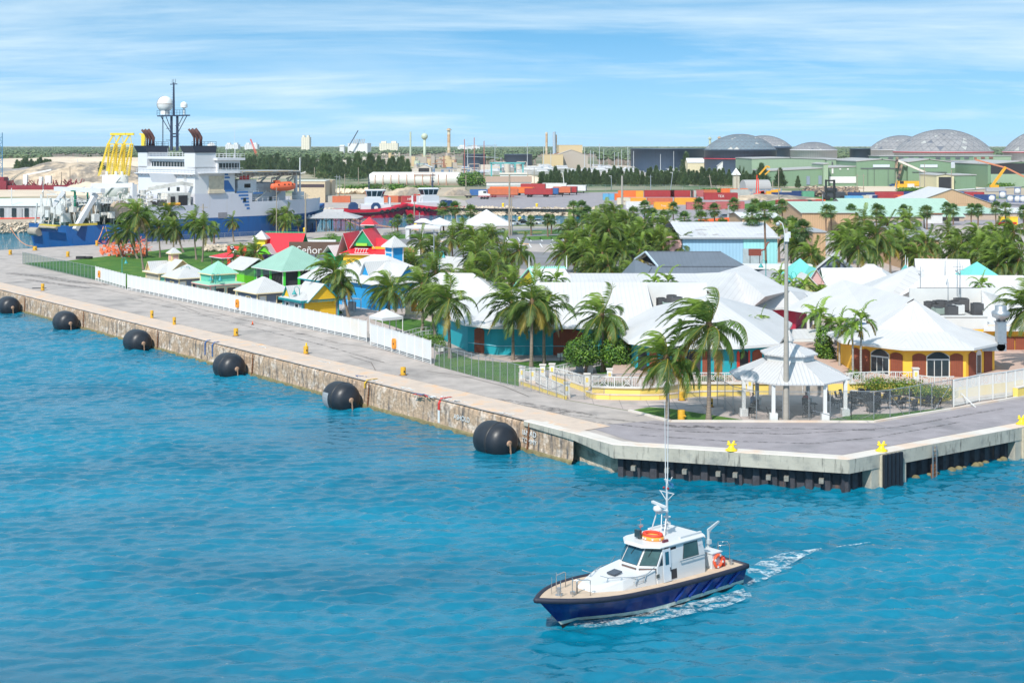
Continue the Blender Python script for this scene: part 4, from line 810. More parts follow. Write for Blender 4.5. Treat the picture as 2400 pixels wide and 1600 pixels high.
acm=mat('condenser_casing',(.10,.10,.105),.6,.2,var=.1,line=('v',.12,.4,.5,.02));acl=mat('pale_condenser_casing',(.32,.40,.36),.6,.1,var=.1,line=('u',.15,.4,.4,.02))
def ac(x,y,z,w,h,lB,m=acm,grp='air conditioning units on the flat roofs'):
 o=tG('condenser_unit',lB,'air conditioner',(x,y,z),U_(-.2,.2));mb=MB();mb.bx(-w/2,w/2,-w/2,w/2,.1,h);obj('casing',mb,m,o);mb=MB();mb.cyl((0,0,h),(0,0,h+.06),w*.42,n=12);mb.bx(-w/2,w/2,-w/2,w/2,0,.09);obj('fan_grille',mb,black,o)
for px,d,w,h,lab,m in((1550,161.5,.95,1.25,'brown grey condenser at the left of the roof pit group',acm),(1574,163,1.15,1.4,'dark condenser standing at the back wall of the roof pit',acm),(1565,160,1.1,.95,'pale green low condenser in the roof pit',acl),(1587,159.5,1.15,1.55,'tallest condenser at the right of the roof pit group',acm)):
 p=A(px,d);ac(p.x,p.y,4.3,w,h,lab,m)
t=tG('turquoise_pavilion','turquoise pavilion with white many sided roof and arched bar openings on the terrace','pavilion')
def ev(px,py,z=3.85):p=P(px,py,z);return(p.x,p.y,z)
E=[ev(1452,783),ev(1473,800),ev(1560,812),ev(1729,812),ev(1827,805),ev(1857,757)];T=A(1665,147);T=(T.x,T.y,zQ(690,147));E+=[(30.0,164,3.85),(14,164,3.85)]
mb=MB();n=len(E)
for i in rG(n):rP(mb,E[i],E[(i+1)%n],T)
eave(mb,E,closed=True,toward=(T[0],T[1],0),th=.25);obj('roof',mb,[rv,wT],t)
cT=V3((T[0],T[1],0));W_=[]
for e in E:v=V3((e[0],e[1],0));W_.append(tuple((v+(cT-v).normalized()*1.15)))
mb=MB();wr_(mb,W_[:6],TZ-1,3.75,.3);obj('wall',mb,turqw,t)
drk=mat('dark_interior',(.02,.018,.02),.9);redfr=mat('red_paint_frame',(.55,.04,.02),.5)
fa,fb=W_[2],W_[3];Lf=(V3(fb)-V3(fa)).length
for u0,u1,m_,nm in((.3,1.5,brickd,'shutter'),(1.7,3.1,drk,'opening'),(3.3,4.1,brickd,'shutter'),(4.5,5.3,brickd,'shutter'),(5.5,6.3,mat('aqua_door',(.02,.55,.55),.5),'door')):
 if u1<Lf:ap_(t,fa,fb,u0*Lf/6.6,u1*Lf/6.6,TZ,2.0,m_,.3,name=nm)
fa,fb=W_[3],W_[4];
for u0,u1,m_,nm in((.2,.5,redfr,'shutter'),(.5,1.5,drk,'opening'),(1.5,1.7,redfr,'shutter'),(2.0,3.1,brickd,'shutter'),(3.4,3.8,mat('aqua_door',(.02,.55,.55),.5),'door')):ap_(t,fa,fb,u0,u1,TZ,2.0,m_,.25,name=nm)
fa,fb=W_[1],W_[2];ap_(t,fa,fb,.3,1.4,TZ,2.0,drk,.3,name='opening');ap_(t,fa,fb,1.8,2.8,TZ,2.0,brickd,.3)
for x,lab in((1605,'left orange bar stool behind the balustrade'),(1637,'right orange bar stool behind the balustrade')):
 p=P(x,869,TZ);o=tG('bar_stool',lab,'stool',p);obj('seat',MB().bx(-.25,.25,-.2,.2,.72,.8),mat('orange_plastic',(.8,.12,.02),.5),o);mb=MB();[mb.bar((a*.2,b_*.15,0),(a*.16,b_*.12,.72),.04)for a in(-1,1)for b_ in(-1,1)];obj('leg',mb,mat('orange_plastic',(.8,.12,.02)),o)
OX,OY=40.06,141.6;t=tG('octagon_building','orange yellow octagonal building with peaked white roof and brick red shutters','building',(OX,OY,0))
def octo(ap,z,rot=R(22.5)):r=ap/cos(R(22.5));return[(r*cos(rot+i*PI/4),r*sin(rot+i*PI/4),z)for i in rG(8)]
mb=MB();a,b_,c=octo(8.05,3.85),octo(4.2,4.9),(0,0,7.5)
for i in rG(8):
 j=(i+1)%8;mb.add([a[i],a[j],b_[j],b_[i]],[(0,1,2,3)]);mb.add([b_[i],b_[j],c],[(0,1,2)])
eave(mb,a,closed=True,toward=(0,0,0),th=.22)
for i in rG(8):mb.bar(V3(b_[i]),V3(c),.1,.05,0)
mb.add([(-3.5,2.5,4.8),(0,.3,7.6),(-1.6,24,7.3),(-9,22,4.0)],[(0,1,2,3)]);mb.add([(0,.3,7.6),(3.5,2.5,4.8),(6,12,4.6),(-1.6,24,7.3)],[(0,1,2,3)])
obj('roof',mb,[rv,wT],t);w8=octo(7.0,0)
mb=MB()
for i in rG(8):wr_(mb,[w8[i],w8[(i+1)%8]],0,3.8,.3)
obj('wall',mb,yelw,t)
pane2=glass
def octface(k):
 i=(k-1)%8;i=k%8;return w8[(k-1)%8],w8[k%8]
side=(V3(w8[0])-V3(w8[1])).length
def face(k):return w8[(k-1)%8][:2]+(0,),w8[k%8][:2]+(0,)
def glassdoor(a,b_,u0,u1):
 ap_(t,a,b_,u0,u1,TZ,1.95,wT,.42,.05,'door_frame');
 w=(u1-u0);ap_(t,a,b_,u0+.07,u1-.07,TZ+1.72,.15,glass,.5,.08,'transom_pane')
 for i in rG(3):ap_(t,a,b_,u0+.08+i*(w-.1)/3,u0+(i+1)*(w-.1)/3,TZ+.06,1.5,glass,0,.08,'door_pane')
aF,bF=face(6);
for u0,u1 in((.72,2.0),(4.3,5.5)):ap_(t,aF,bF,u0,u1,TZ,2.0,brickd,.22)
glassdoor(aF,bF,2.05,4.25)
aF,bF=face(5);ap_(t,aF,bF,.1,1.0,TZ,2.0,brickd,.22);glassdoor(aF,bF,2.2,4.2);ap_(t,aF,bF,4.3,5.6,TZ,2.0,brickd,.22);ap_(t,aF,bF,1.1,2.1,TZ,2.0,brickd,.22)
aF,bF=face(7);ap_(t,aF,bF,.5,1.9,TZ,2.05,brickd,.22);ap_(t,aF,bF,2.0,3.0,TZ,2.0,wT,.3,.05,'door_frame');ap_(t,aF,bF,2.15,2.85,TZ+.1,1.7,glass,.0,.08,'door_pane');ap_(t,aF,bF,3.6,5.2,TZ,2.05,brickd,.22)
dx=A(2348,137);t=tG('exhaust_duct','galvanised steel roof exhaust duct with round cowl beside the octagon roof','duct',(dx.x,dx.y+.3,0));obj('duct',MB().bx(-.42,.42,-.4,.4,3.9,5.9).bx(-2.6,.42,-.4,.4,3.1,3.75).bx(-.5,.5,-.45,.45,5.8,5.9),sL,t);mb=MB();mb.lathe((0,0,5.9),[(.42,0),(.45,.3),(.8,.45),(.85,.7),(.85,.95),(.55,1.1),(.55,1.5),(.5,1.52)],16);obj('cowl',mb,sL,t);mb=MB();mb.cyl((-.1,-.4,3.5),(-.1,.4,3.5),.43,n=12);obj('elbow',mb,sL,t)
t=tG('rear_hall','wide white roofed hall behind the octagon with blue wall under its left eave','hall')
ap=A(2138,178);ap=(ap.x,ap.y,zQ(623,178));l1=A(1988,190);l1=(l1.x,l1.y,3.2);l2_=A(1980,180);l2_=(l2_.x,l2_.y,3.2);l3=A(2062,171.5);l3=(l3.x,l3.y,3.1);m1=A(2170,178);m1=(m1.x,m1.y,zQ(644,178));m2=A(2520,178);m2=(m2.x,m2.y,zQ(646,178))
mb=MB();rP(mb,ap,l1,l2_,l3,m1);rP(mb,m1,l3,(A(2062,171.5).x,168,2.9),(75,166,3.4),m2);rP(mb,ap,m1,m2,(74,192,3.2),(46,194,3.2));rP(mb,l1,ap,(46,194,3.2));eave(mb,[l1,l2_,l3],toward=(50,185,0));obj('roof',mb,[rv,wT],t)
mb=MB();wr_(mb,[(l1[0]+1.2,l1[1]),(l2_[0]+1.2,l2_[1]+.8),(l3[0],l3[1]+1.2),(50,173)],0,3.1);wr_(mb,[(60,192),(46,192),(l1[0]+1.2,l1[1]+.4)],0,3.1);obj('wall',mb,wallpaint('blue_grey_wall',(.10,.22,.38)),t)
t=tG('right_hall','white roofed hall at the right edge with yellow wall, brown doors and roof pit','hall')
q1=A(2300,163);q1=(q1.x,q1.y,zQ(674,163));q2=A(2520,163);q2=(q2.x,q2.y,q1[2]);f1=A(2306,151.5);f1=(f1.x,f1.y,3.3);f2=(f1[0]+13,f1[1],3.3)
mb=MB();rP(mb,q1,f1,f2,q2);rP(mb,q1,q2,(q2[0],171,4.6),(q1[0],171,4.6));mb.add([q1,f1,(q1[0]+.05,163,3.3)],[(0,1,2)],1);eave(mb,[f1,f2],toward=(55,170,0));
ql=A(2150,163);rP(mb,(ql.x,163,q1[2]),q1,(q1[0],171,4.6),(ql.x,171,4.6));obj('roof',mb,[rv,wT],t)
mb=MB();mb.bx(ql.x-1,q1[0]+.1,162.6,162.9,3.9,q1[2]-.05);mb.bx(q1[0]-.2,q1[0]+.05,156,163,3.9,6.3);obj('pit_wall',mb,wT,t)
pl=A(2236,153);pr_=A(2308,153);mb=MB();mb.bx(ql.x-1,pr_.x,152.8,162.6,3.4,4.15);obj('flat_roof',mb,mat('dirty_flat_roof',(.50,.49,.47)),t);mb=MB();mb.bx(pl.x-4,pr_.x+.1,152.4,152.8,3.2,4.5);mb.bx(pl.x-4,pr_.x+.2,152.3,152.9,4.5,4.62);obj('parapet',mb,wT,t)
mb=MB();wr_(mb,[(48,152.4),(f2[0],152.6)],0,3.6);obj('wall',mb,yelw,t)
for x0,x1 in((51.6,53.8),(53.9,56),(48.8,49.8)):mb=MB().bx(x0,x1,152.28,152.36,0,2.4);obj('door',mb,brickd,t)
ai=0
for px,d,w,h,lab,m in((2178,160.5,1,1.1,'first black condenser from the left in the right roof pit',acm),(2192,160,1,.9,'second black condenser from the left in the right roof pit',acm),(2206,160.5,1.5,1.2,'widest brown condenser in the right roof pit',acm),(2222,160.3,1.3,1.15,'black condenser with red badge right of the widest one',acm),(2238,160.5,1.1,1.2,'black condenser with red badge, second from the right of the row',acm),(2253,161,1.6,1.4,'tallest black condenser at the right of the row by the mast',acm),(2200,157.5,1.2,.75,'pale flat condenser hidden by the octagon roof ridge',acl),(2230,155.5,1.1,1.2,'black condenser alone in front of the row',acm),(2246,157.5,1,1.1,'white condenser beside the lone black one',wT),(2290,157,1.1,1.3,'grey louvred condenser under a mushroom vent at the pit edge',acm)):
 p=A(px,d);ac(p.x,p.y,4.15,w,h,lab,m)
for px,y0,y1,d,lab,br in((2157,625,680,166,'antenna mast with a small dish over the octagon roof',1),(2243.5,608,695,161,'tall rusty antenna mast above the black condensers',1),(2250,618,690,162,'white lattice antenna mast right of the rusty one',1),(2215,610,645,175,'short grey antenna pole behind the ridge',0),(2222,660,708,160,'short antenna pole standing among the condensers',0)):
 zt=zQ(y0,d);zb=zQ(y1,d);p=A(px,d);o=tG('antenna_mast',lab,'antenna',(p.x,p.y,zb));mb=MB();mb.cyl((0,0,0),(0,0,zt-zb),.06,.035,6);obj('pole',mb,sL,o)
 if br:mb=MB();mb.cyl((-.5,0,(zt-zb)*.8),(.5,0,(zt-zb)*.8),.025,n=5);mb.cyl((.3,0,(zt-zb)*.8),(.3,0,(zt-zb)*.95),.025,n=5);mb.sph((-.1,-.1,(zt-zb)*.7),.16,8,6);obj('aerial',mb,sL,o)
def walkway(x0,x1,d0,d1,z,th,lB,fas=wT):
 o=tG('covered_walkway',lB,'walkway');mb=MB();mb.add([(x0,d0,z),(x1,d0,z),(x1,d1,z+.5),(x0,d1,z+.5)],[(0,1,2,3)]);mb.bx(x0,x1,d0-.05,d1,z-th,z-.01,1);obj('roof',mb,[rv,fas],o);mb=MB()
 for x in(x0+.4,x1-.4):
  for y in(d0+.3,d1-.3):mb.box((x,y,(z-th)/2),(.3,.3,z-th))
 obj('column',mb,wT,o);return o
a=A(1849,150);b_=A(1945,150);walkway(a.x-.5,b_.x,148,152,zQ(794,148),.3,'white covered walkway joining the turquoise pavilion and the octagon')
a=A(1893,172);b_=A(1985,172);walkway(a.x,b_.x,170,174,zQ(702,170),.35,'upper white walkway roof farther back between the halls')
t=tG('grey_roof_hall','hall with large dark slate grey metal roof and open gable','hall');gr_=seam('slate_grey_metal_roof',(.13,.15,.18),.6);L0=A(1513,200);R0=A(1690,200)
zr=zQ(590,200);x0,x1=L0.x,R0.x+0;zm=zQ(624,194);mb=MB()
rP(mb,(x0,200,zr),(x1,200,zr),(x1+2.5,194,zm),(x0+1.1,194,zm));rP(mb,(x0+.3,194.3,zm+.03),(x1+2.6,194.3,zm+.03),(x1+7.5,187,3.2),(x0-2.5,187,3.2));rP(mb,(x0,200,zr),(x1,200,zr),(x1+2,206,zm),(x0-1,206,zm));rP(mb,(x0+.3,193.8,zm-.05),(x0-2.5,187,3.2),(x0-3,212,3.2),(x0-1,206,zm));rP(mb,(x1+2.6,193.8,zm),(x1+7.5,187,3.2),(x1+8,212,3.2),(x1+2,206,zm),(x1,200,zr));mb.bar((x0,200,zr),(x0+1.1,194,zm),.2,.2,1);mb.bar((x0,200,zr),(x0-1,206,zm),.2,.2,1);mb.bar((x0,200,zr+.02),(x1,200,zr+.02),.25,.1,0);obj('roof',mb,[gr_,mat('pale_blue_trim',(.5,.6,.68),.5)],t)
mb=MB();mb.add([(x0+.6,199.9,zr-.3),(x0+1.0,194.6,zm),(x0-.1,205.6,zm)],[(0,1,2),(2,1,0)]);obj('gable',mb,drk,t);mb=MB();mb.bx(x0-1.5,x1+6.5,188.3,211,0,3.1);obj('wall',mb,creams,t)
t=tG('mint_crest_roof_shop','white roofed shop with scalloped mint ridge crest and white finials','shop');x0,x1=A(1240,184).x,A(1328,184).x;zr=zQ(628,184);mb=MB();rP(mb,(x0,184,zr),(x1-.3,184,zr),(x1+2,178,4.0),(x0+1.4,178,4.0));rP(mb,(x0,184,zr),(x1,184,zr),(x1+1,190,4.0),(x0-2,190,4.0));obj('roof',mb,[rv,wT],t)
mb=MB();[mb.box((x0+.2+i*.27,184,zr+.12),(.17,.12,.26))for i in rG(int((x1-x0)/.27))];mb.bx(x0,x1,183.9,184.1,zr-.1,zr+.06);mb.bar((x0,184,zr),(x0+1.4,178,4),.16,.2);mb.bar((x0,184,zr),(x0-2,190,4),.16,.2);obj('ridge_crest',mb,mat('mint_crest',(.3,.68,.55),.5),t)
mb=MB();[mb.cyl((x,184,zr-.2),(x,184,zr+1.6),.10,.03,6)for x in(x0,x1)];obj('finial',mb,wT,t);mb=MB();mb.add([(x0+.1,184,zr-.4),(x0+1.3,178.6,4.1),(x0-1.6,189,4.1)],[(0,1,2),(2,1,0)]);obj('gable',mb,lemon,t);mb=MB();mb.bx(x0,x1+1,179,189,0,4.0);obj('wall',mb,greyb,t)
def cg_(px,D,w,d,he,rise,rz,wallm_,roofm,trimm,lB,axis='x',wins=True,nm='shop_building'):
 t=tG(nm,lB,'shop',A(px,D),rz);obj('wall',MB().bx(-w/2,w/2,-d/2,d/2,0,he),wallm_,t)
 if axis=='h':obj('roof',hipmb(w,d,he,rise,.5),[roofm,trimm],t)
 else:
  obj('roof',gabmb(w,d,he,rise,.4,axis),[roofm,trimm],t)
  gw_(t,w,he,rise*.97,-d/2-.02,wallm_,'y')if axis=='y' else[gw_(t,d,he,rise*.97,0,wallm_,'x',x)for x in(-w/2,w/2-.1)]
 if wins:win(t,'s',-w*.25,.8,.9,1.1,-d/2);win(t,'s',w*.25,.8,.9,1.1,-d/2);door(t,'s',0,.9,2.0,-d/2,drk)
 return t
turq_r=seam('turquoise_metal_roof',(.16,.56,.50));pinks=sg_('pink_siding',(.62,.38,.36));lilac=sg_('lilac_siding',(.42,.36,.55));aqua_s=sg_('aqua_siding',(.18,.55,.6));greens2=sg_('pale_green_siding',(.32,.60,.40))
cg_(1995,205,8.0,5,2.7,2.5,0,greens2,rv,pink_tr,'pale green shop with rusty streaked white roof and pink porch trim','x')
cg_(1875,212,5,5,3,3.0,R(10),aqua_s,turq_r,teal_tr,'small shop with turquoise hip roof right of the grey pole','h')
cg_(1905,205,3,4,2.9,2.4,0,pinks,turq_r,wT,'pink shop with steep turquoise gable','y');cg_(1885,203,3.4,4,2.8,1.8,0,sg_('olive_siding',(.4,.42,.15)),rv,wT,'olive shop with white gable left of the pink one','y')
cg_(1955,225,6.5,6,3,2.8,R(-15),greyb,rv,wT,'white roofed shop with small grey gable behind the turquoise roofs','y')
cg_(1800,213,6,5,3,1.2,R(-8),lilac,mat('grey_shingle_roof',(.3,.3,.32),.8,var=.15),grey,'lilac shop with grey shingle hip roof left of the pole','h');cg_(1745,215,5,5,2.8,1.2,R(-6),greyb,mat('grey_shingle_roof',(.3,.3,.32)),grey,'blue grey shop with low shingle roof under the warehouse wall','h');cg_(1720,220,4,4,2.7,1.0,R(4),greens2,mat('grey_shingle_roof',(.3,.3,.32)),grey,'green shop tucked behind the slate roof','h')
t=tG('turquoise_gable_shop','open shop with turquoise flared roof and steep blue gable with finials','shop',A(2125,198),R(-12));obj('wall',MB().bx(-2.6,2.6,-2,2,0,3.0),sg_('brown_red_siding',(.3,.1,.07)),t);obj('lower_roof',hipmb(6.4,5.4,3.0,1.9,.7),[turq_r,teal_tr],t);obj('upper_roof',gabmb(3.2,4.4,3.9,2.2,.3,'y',cy=.3),[turq_r,teal_tr],t);gw_(t,3.0,3.8,2.05,-1.9,sg_('deep_blue_siding',(.02,.16,.26)),'y');mb=MB();[mb.cyl((0,y,5.9),(0,y,7.4),.09,.02,6)for y in(-2.1,2.6)];obj('finial',mb,wT,t)
cg_(2040,215,6,5,2.9,2.0,R(-20),lilac,rv,mat('purple_trim',(.2,.08,.3),.5),'purple trimmed white roof shop left of the turquoise gable','h');cg_(2075,205,4.5,3.5,2.7,.9,R(-8),pinks,mat('grey_shingle_roof',(.3,.3,.32)),mat('purple_trim',(.2,.08,.3)),'low porch with grey shingle roof and purple trim','h')
t=tx_(2232,200,11,9,3.0,5.6,'large white pyramid tent roof beside the turquoise gable shop',D=193);obj('teal_wall',MB().bx(-5,5,-4,4,0,2.7),sg_('teal_siding',(.03,.3,.36)),t)
cg_(2208,222,7.5,5,2.8,2.3,R(-10),greyb,rv,wT,'white roofed shop with rusty streaks behind the pyramid tent','x');cg_(2290,212,5,5,3,2.5,R(10),greens2,turq_r,teal_tr,'green shop with turquoise roof hidden in the right palms','h')
# ================================================================ TERRACE, GAZEBO, FENCES, BOLLARDS
mesh_wire=mat('chain_link_wire',(.30,.33,.34),.5,.4,var=.1,alpha='mesh');mesh_green=mat('green_screen_mesh',(.03,.12,.07),.7,alpha=.42);pan=mat('white_screen_panel',(.66,.67,.67),.7,var=.05,sc=.3,c2=(.66,.60,.52),c2sc=.12,c2lo=.56,c2hi=.7,alpha=.95)
def run(pts,step):
 out=[];
 for i,(a,b_)in en_(zip(pts,pts[1:])):
  n=max(1,round((b_-a).length/step));out+=[a.lerp(b_,k/n)for k in rG(n)]
 return out+[pts[-1]]
def fence(pts,h,step,lB,name,postm,screen,rail=sL,pr=.035,z0=0,gap=.0,toprail=True,botrails=0,square=False,cat='fence',group=None,braces=()):
 t=tG(name,lB,cat,pts[0],0,group);o0=V3(pts[0]);ps=[p-o0 for p in run(pts,step)]
 for p in ps:
  mb=MB()
  if square:mb.box((p.x,p.y,h/2+.02),(.08,.08,h+.06));mb.box((p.x,p.y,h+.06),(.12,.12,.06))
  else:mb.cyl((p.x,p.y,0),(p.x,p.y,h+.05),pr,n=6)
  obj('post',mb,postm,t)
 mb=MB()
 for a,b_ in zip(ps,ps[1:]):mb.add([(a.x,a.y,gap),(b_.x,b_.y,gap),(b_.x,b_.y,h-.02),(a.x,a.y,h-.02)],[(0,1,2,3)])
 obj('mesh_screen',mb,screen,t)
 mb=MB()
 for a,b_ in zip(ps,ps[1:]):
  if toprail:mb.bar((a.x,a.y,h),(b_.x,b_.y,h),.05)
  for k in rG(botrails):mb.bar((a.x,a.y,.10+k*.16),(b_.x,b_.y,.10+k*.16),.05)
 for(a,b_)in braces:mb.cyl(a-o0,b_-o0,.03,n=5)
 if len(mb.v):obj('rail',mb,rail,t)
 return t
fence(sp((53,618.5),(140,638.5),(224,657)),2.3,1.9,'green screened chain link fence at the far left of the quay','chain_link_fence',sL,mesh_green)
fence(sp((224,658),(294,678)),2.4,1.75,'short white panel fence between the green fence and the gate posts','white_panel_fence',wT,pan,wT,gap=.42,botrails=2,square=True)
fence(sp((299,679.5),(500,721.5),(767,781),(859,801)),2.4,1.75,'long white panel fence along the quay in front of the kiosks','white_panel_fence',wT,pan,wT,gap=.42,botrails=2,square=True)
fence(sp((868,809),(1010,853.5)),2.45,2.1,'white panel fence section nearest the chain link, with one life ring box','white_panel_fence',wT,pan,wT,gap=.42,botrails=2,square=True)
fence(sp((1018,856),(1041,863),(1122,885),(1207,907),(1324,936)),2.2,1.35,'bare chain link fence with leaning posts along the green lawn','chain_link_fence',sL,mesh_wire)
fence(sp((1324,936),(1369,936.5),(1416,934),(1541,932),(1640,941)),2.2,2.3,'thin chain link fence in front of the yellow planter wall','chain_link_fence',sL,mesh_wire)
fence(sp((1681,949),(1718,971),(1773,984.5),(1896,985),(1995,984)),2.4,2.0,'chain link fence around the gazebo lawn','chain_link_fence',sL,mesh_wire,braces=[(P(1985,984),P(1906,962,1.8)),])
fence(sp((1995,984),(2048,984),(2086,980),(2131,972),(2184,962),(2232,954)),2.4,2.1,'chain link fence with diagonal braces before the stacked tables','chain_link_fence',sL,mesh_wire,braces=[(P(2010,983),P(2080,957,2.0)),(P(2086,980)+V3((0,0,2)),P(2120,975)),(P(2190,961),P(2228,954)+V3((0,0,2)))])
orangeb=mat('orange_life_ring_box',(.75,.28,.02),.5,var=.1)
for i,(x,y,lab)in en_(((234,642,'orange life ring box on the first white fence panel'),(558,711,'orange life ring box in the middle of the long white fence'),(926,805,'orange life ring box on the nearest white fence section'))):
 a,b_=((P(224,658),P(294,678)),(P(500,721.5),P(767,781)),(P(868,809),P(1010,853.5)))[i];d=(b_-a).normalized();k=(x-1200)/F;s_=(k*a.y-a.x)/(d.x-k*d.y);c=a+d*s_;n=V3((d.y,-d.x,0));n=n if n.y<0 else-n;c=c+n*.14;z=zQ(y,c.y)
 o=tG('life_ring_box',lab,'life ring box',(c.x,c.y,z),math.atan2(d.y,d.x),'orange boxes on the white fence');mb=MB();mb.prism([(-.3,-.55),(.3,-.55),(.36,-.3),(.36,.3),(.2,.55),(-.2,.55),(-.36,.3),(-.36,-.3)],-.12,.1,0,'y');obj('case',mb,orangeb,o);obj('handle',MB().bx(.05,.2,-.16,-.12,-.1,.1),black,o)
def balus(pts,lB,h=1.0,z=TZ,step=1.9,pillar=(),name='balustrade',xp=True,cat='balustrade',low=.12,pick=.16,bar_=.045):
 o0=V3((pts[0].x,pts[0].y,z));t=tG(name,lB,cat,o0);ps=[V3((p.x-o0.x,p.y-o0.y,0))for p in run(pts,step)];rl=MB();
 for k,(a,b_)in en_(zip(ps,ps[1:])):
  U=V3((0,0,1));rl.bar(a+U*h,b_+U*h,.09,.07);rl.bar(a+U*low,b_+U*low,.06,.06);rl.bar(a+U*0,a+U*h,.09)
  mb=MB();L_=(b_-a).length;n=max(2,int(L_/pick));cx=L_*.5;hw=.42 if xp else 0
  for i in rG(1,n):
   s_=L_*i/n
   if abs(s_-cx)<hw:continue
   p=a.lerp(b_,i/n);mb.bar(p+U*low,p+U*h,bar_*.7)
  if xp:
   p0=a.lerp(b_,(cx-hw)/L_);p1=a.lerp(b_,(cx+hw)/L_);m=(p0+p1)/2+U*(h+low)/2
   for q0,q1 in((p0+U*low,p1+U*h),(p1+U*low,p0+U*h)):mb.bar(q0,q1,bar_)
   mb.bar(p0+U*low,p0+U*h,bar_);mb.bar(p1+U*low,p1+U*h,bar_);mb.bar(m-U*.22,m+(p1-p0).normalized()*.22,bar_*.8);mb.bar(m+U*.22,m+(p1-p0).normalized()*.22,bar_*.8);mb.bar(m-U*.22,m-(p1-p0).normalized()*.22,bar_*.8);mb.bar(m+U*.22,m-(p1-p0).normalized()*.22,bar_*.8)
  obj('picket_panel',mb,wT,t)
 obj('rail',rl,wT,t);return t
def pillar(px,py,lB,h=1.35,z=0,w=.5):
 p=P(px,py,z);t=tG('gate_pillar',lB,'pillar',p,R(-5),'white pillars with yellow panels');obj('shaft',MB().bx(-w/2,w/2,-w/2,w/2,.3,h),wT,t);obj('base',MB().bx(-w/2-.06,w/2+.06,-w/2-.06,w/2+.06,0,.3),cctop,t);obj('cap',MB().bx(-w/2-.08,w/2+.08,-w/2-.08,w/2+.08,h,h+.1),cctop,t);obj('inset_panel',MB().bx(-.12,.12,-w/2-.02,-w/2+.01,h*.5,h*.8),yellowp,t)
for x,y,l,z in((1224,893,'leftmost white pillar at the ramp top',0),(1248,897,'second white pillar of the ramp',0),(1272,888,'third white pillar, behind the ramp',0),(1294,886,'fourth white pillar at the upper ramp gate',0),(1329,932,'lowest white pillar at the foot of the ramp, with yellow square',0),(1376,911,'white pillar at the left end of the curved balustrade',.1),(1429,899,'white pillar behind the twin slim palms',.3)):pillar(x,y,l,z=z)
for x,y,l,z in((1757,925,'white pillar left of the terrace steps',0),(1990,922,'white pillar right of the terrace steps',0),(2146,897,'white pillar in the balustrade before the glass doors',.9)):pillar(x,y,l,z=z,h=1.75 if z==0 else 1.3)
tf=[P(1388,907,TZ),P(1440,909,TZ),P(1500,910,TZ),P(1555,906,TZ),P(1592,899,TZ),P(1640,899,TZ),P(1757,899,TZ)]
tr=[P(1990,899,TZ),P(2060,896,TZ),P(2138,897,TZ)];tr2=[P(2150,905,TZ),P(2190,909,TZ),P(2236,908,TZ)]
tpts=[(p.x,p.y)for p in tf]+[(P(1805,899,TZ).x,P(1805,899,TZ).y),(P(1940,899,TZ).x,P(1940,899,TZ).y)]+[(p.x,p.y)for p in tr+tr2]+[(60,140),(60,160),(44,165),(28,165),(17,160),(11.5,150),(9.5,138)]
mb=MB();mb.prism(tpts,-.2,TZ,0,mt=1);t=obj('terrace',mb,[yellowp,mat('terrace_tiles',(.50,.36,.30),.8,var=.12,sc=2,coord='Object')],kind='structure')
mb=MB()
for a,b_ in zip(tf+[P(1800,899,TZ)],(tf+[P(1800,899,TZ)])[1:]):mb.bar(V3((a.x,a.y,TZ+.03)),V3((b_.x,b_.y,TZ+.03)),.3,.1)
for a,b_ in list(zip(tr,tr[1:]))+list(zip(tr2,tr2[1:])):mb.bar(V3((a.x,a.y,TZ+.03)),V3((b_.x,b_.y,TZ+.03)),.3,.1)
obj('terrace_coping',mb,cctop,kind='structure')
balus(tf[:5],'curved white balustrade with crossed panels on the yellow terrace wall, left part');balus(tf[4:],'straight white balustrade between the big palm and the gazebo');balus(tr,'white balustrade before the octagon glass doors');balus(tr2,'low white balustrade before the right octagon wall')
balus([P(1229,893),P(1247,896)],'short white railing between the first two ramp pillars',.95,0.05,xp=False);balus([P(1252,897),P(1326,930)],'sloping white railing down the outer ramp',.95,0.05,xp=False,step=1.5);balus([P(1298,886),P(1345,899),P(1374,909)],'white railing from the upper gate pillar to the curved balustrade',1.0,.05);balus([P(1230,888),P(1292,885)],'white railing behind the ramp top',.95,.05,xp=False);balus([P(1296,884),P(1345,873)],'white railing climbing right behind the ramp',1.0,.05)
def lowwall(pts,h,w,lB,m=yellowp,name='planter_wall'):
 o0=V3((pts[0].x,pts[0].y,0));t=tG(name,lB,'low wall',o0);a_=MB();c_=MB()
 for p,q_ in zip(pts,pts[1:]):
  p=V3((p.x,p.y,0))-o0;q_=V3((q_.x,q_.y,0))-o0;a_.bar(p+V3((0,0,h/2)),q_+V3((0,0,h/2)),w,h);c_.bar(p+V3((0,0,h+.03)),q_+V3((0,0,h+.03)),w+.08,.08)
 obj('wall',a_,m,t);obj('coping',c_,cctop,t)
lowwall([P(1376,927),P(1392,934),P(1430,936),P(1500,937),P(1545,936.5),P(1590,932),P(1645,928),P(1756,927)],.42,.3,'low yellow planter wall curving in front of the balustrade')
lowwall([P(1994,926),P(2060,931),P(2140,944),P(2190,944),P(2236,934)],.42,.3,'low yellow planter wall behind the stacked tables')
lowwall([P(1222,901),P(1327,936)],.35,.2,'low yellow wall under the sloping ramp railing');lowwall([P(1296,890),P(1336,905),P(1376,920)],.5,.25,'yellow wall under the railing beside the ramp')
lowwall([P(2380,932),P(2430,922)],.9,.5,'pale yellow wall end at the right photo edge')
soil=mat('planter_soil',(.10,.05,.03),.95,var=.3)
sheet('planter_bed',[P(1392,932),P(1430,934.5),P(1500,935.5),P(1545,935),P(1590,930.5),P(1645,927),P(1756,925.5)]+[V3((p.x,p.y,0))for p in tf[::-1]],.30,soil);sheet('planter_bed',[P(2000,926),P(2060,930),P(2140,942),P(2190,942),P(2234,932)]+[V3((p.x,p.y,0))for p in(tr+tr2)[::-1]],.30,soil)
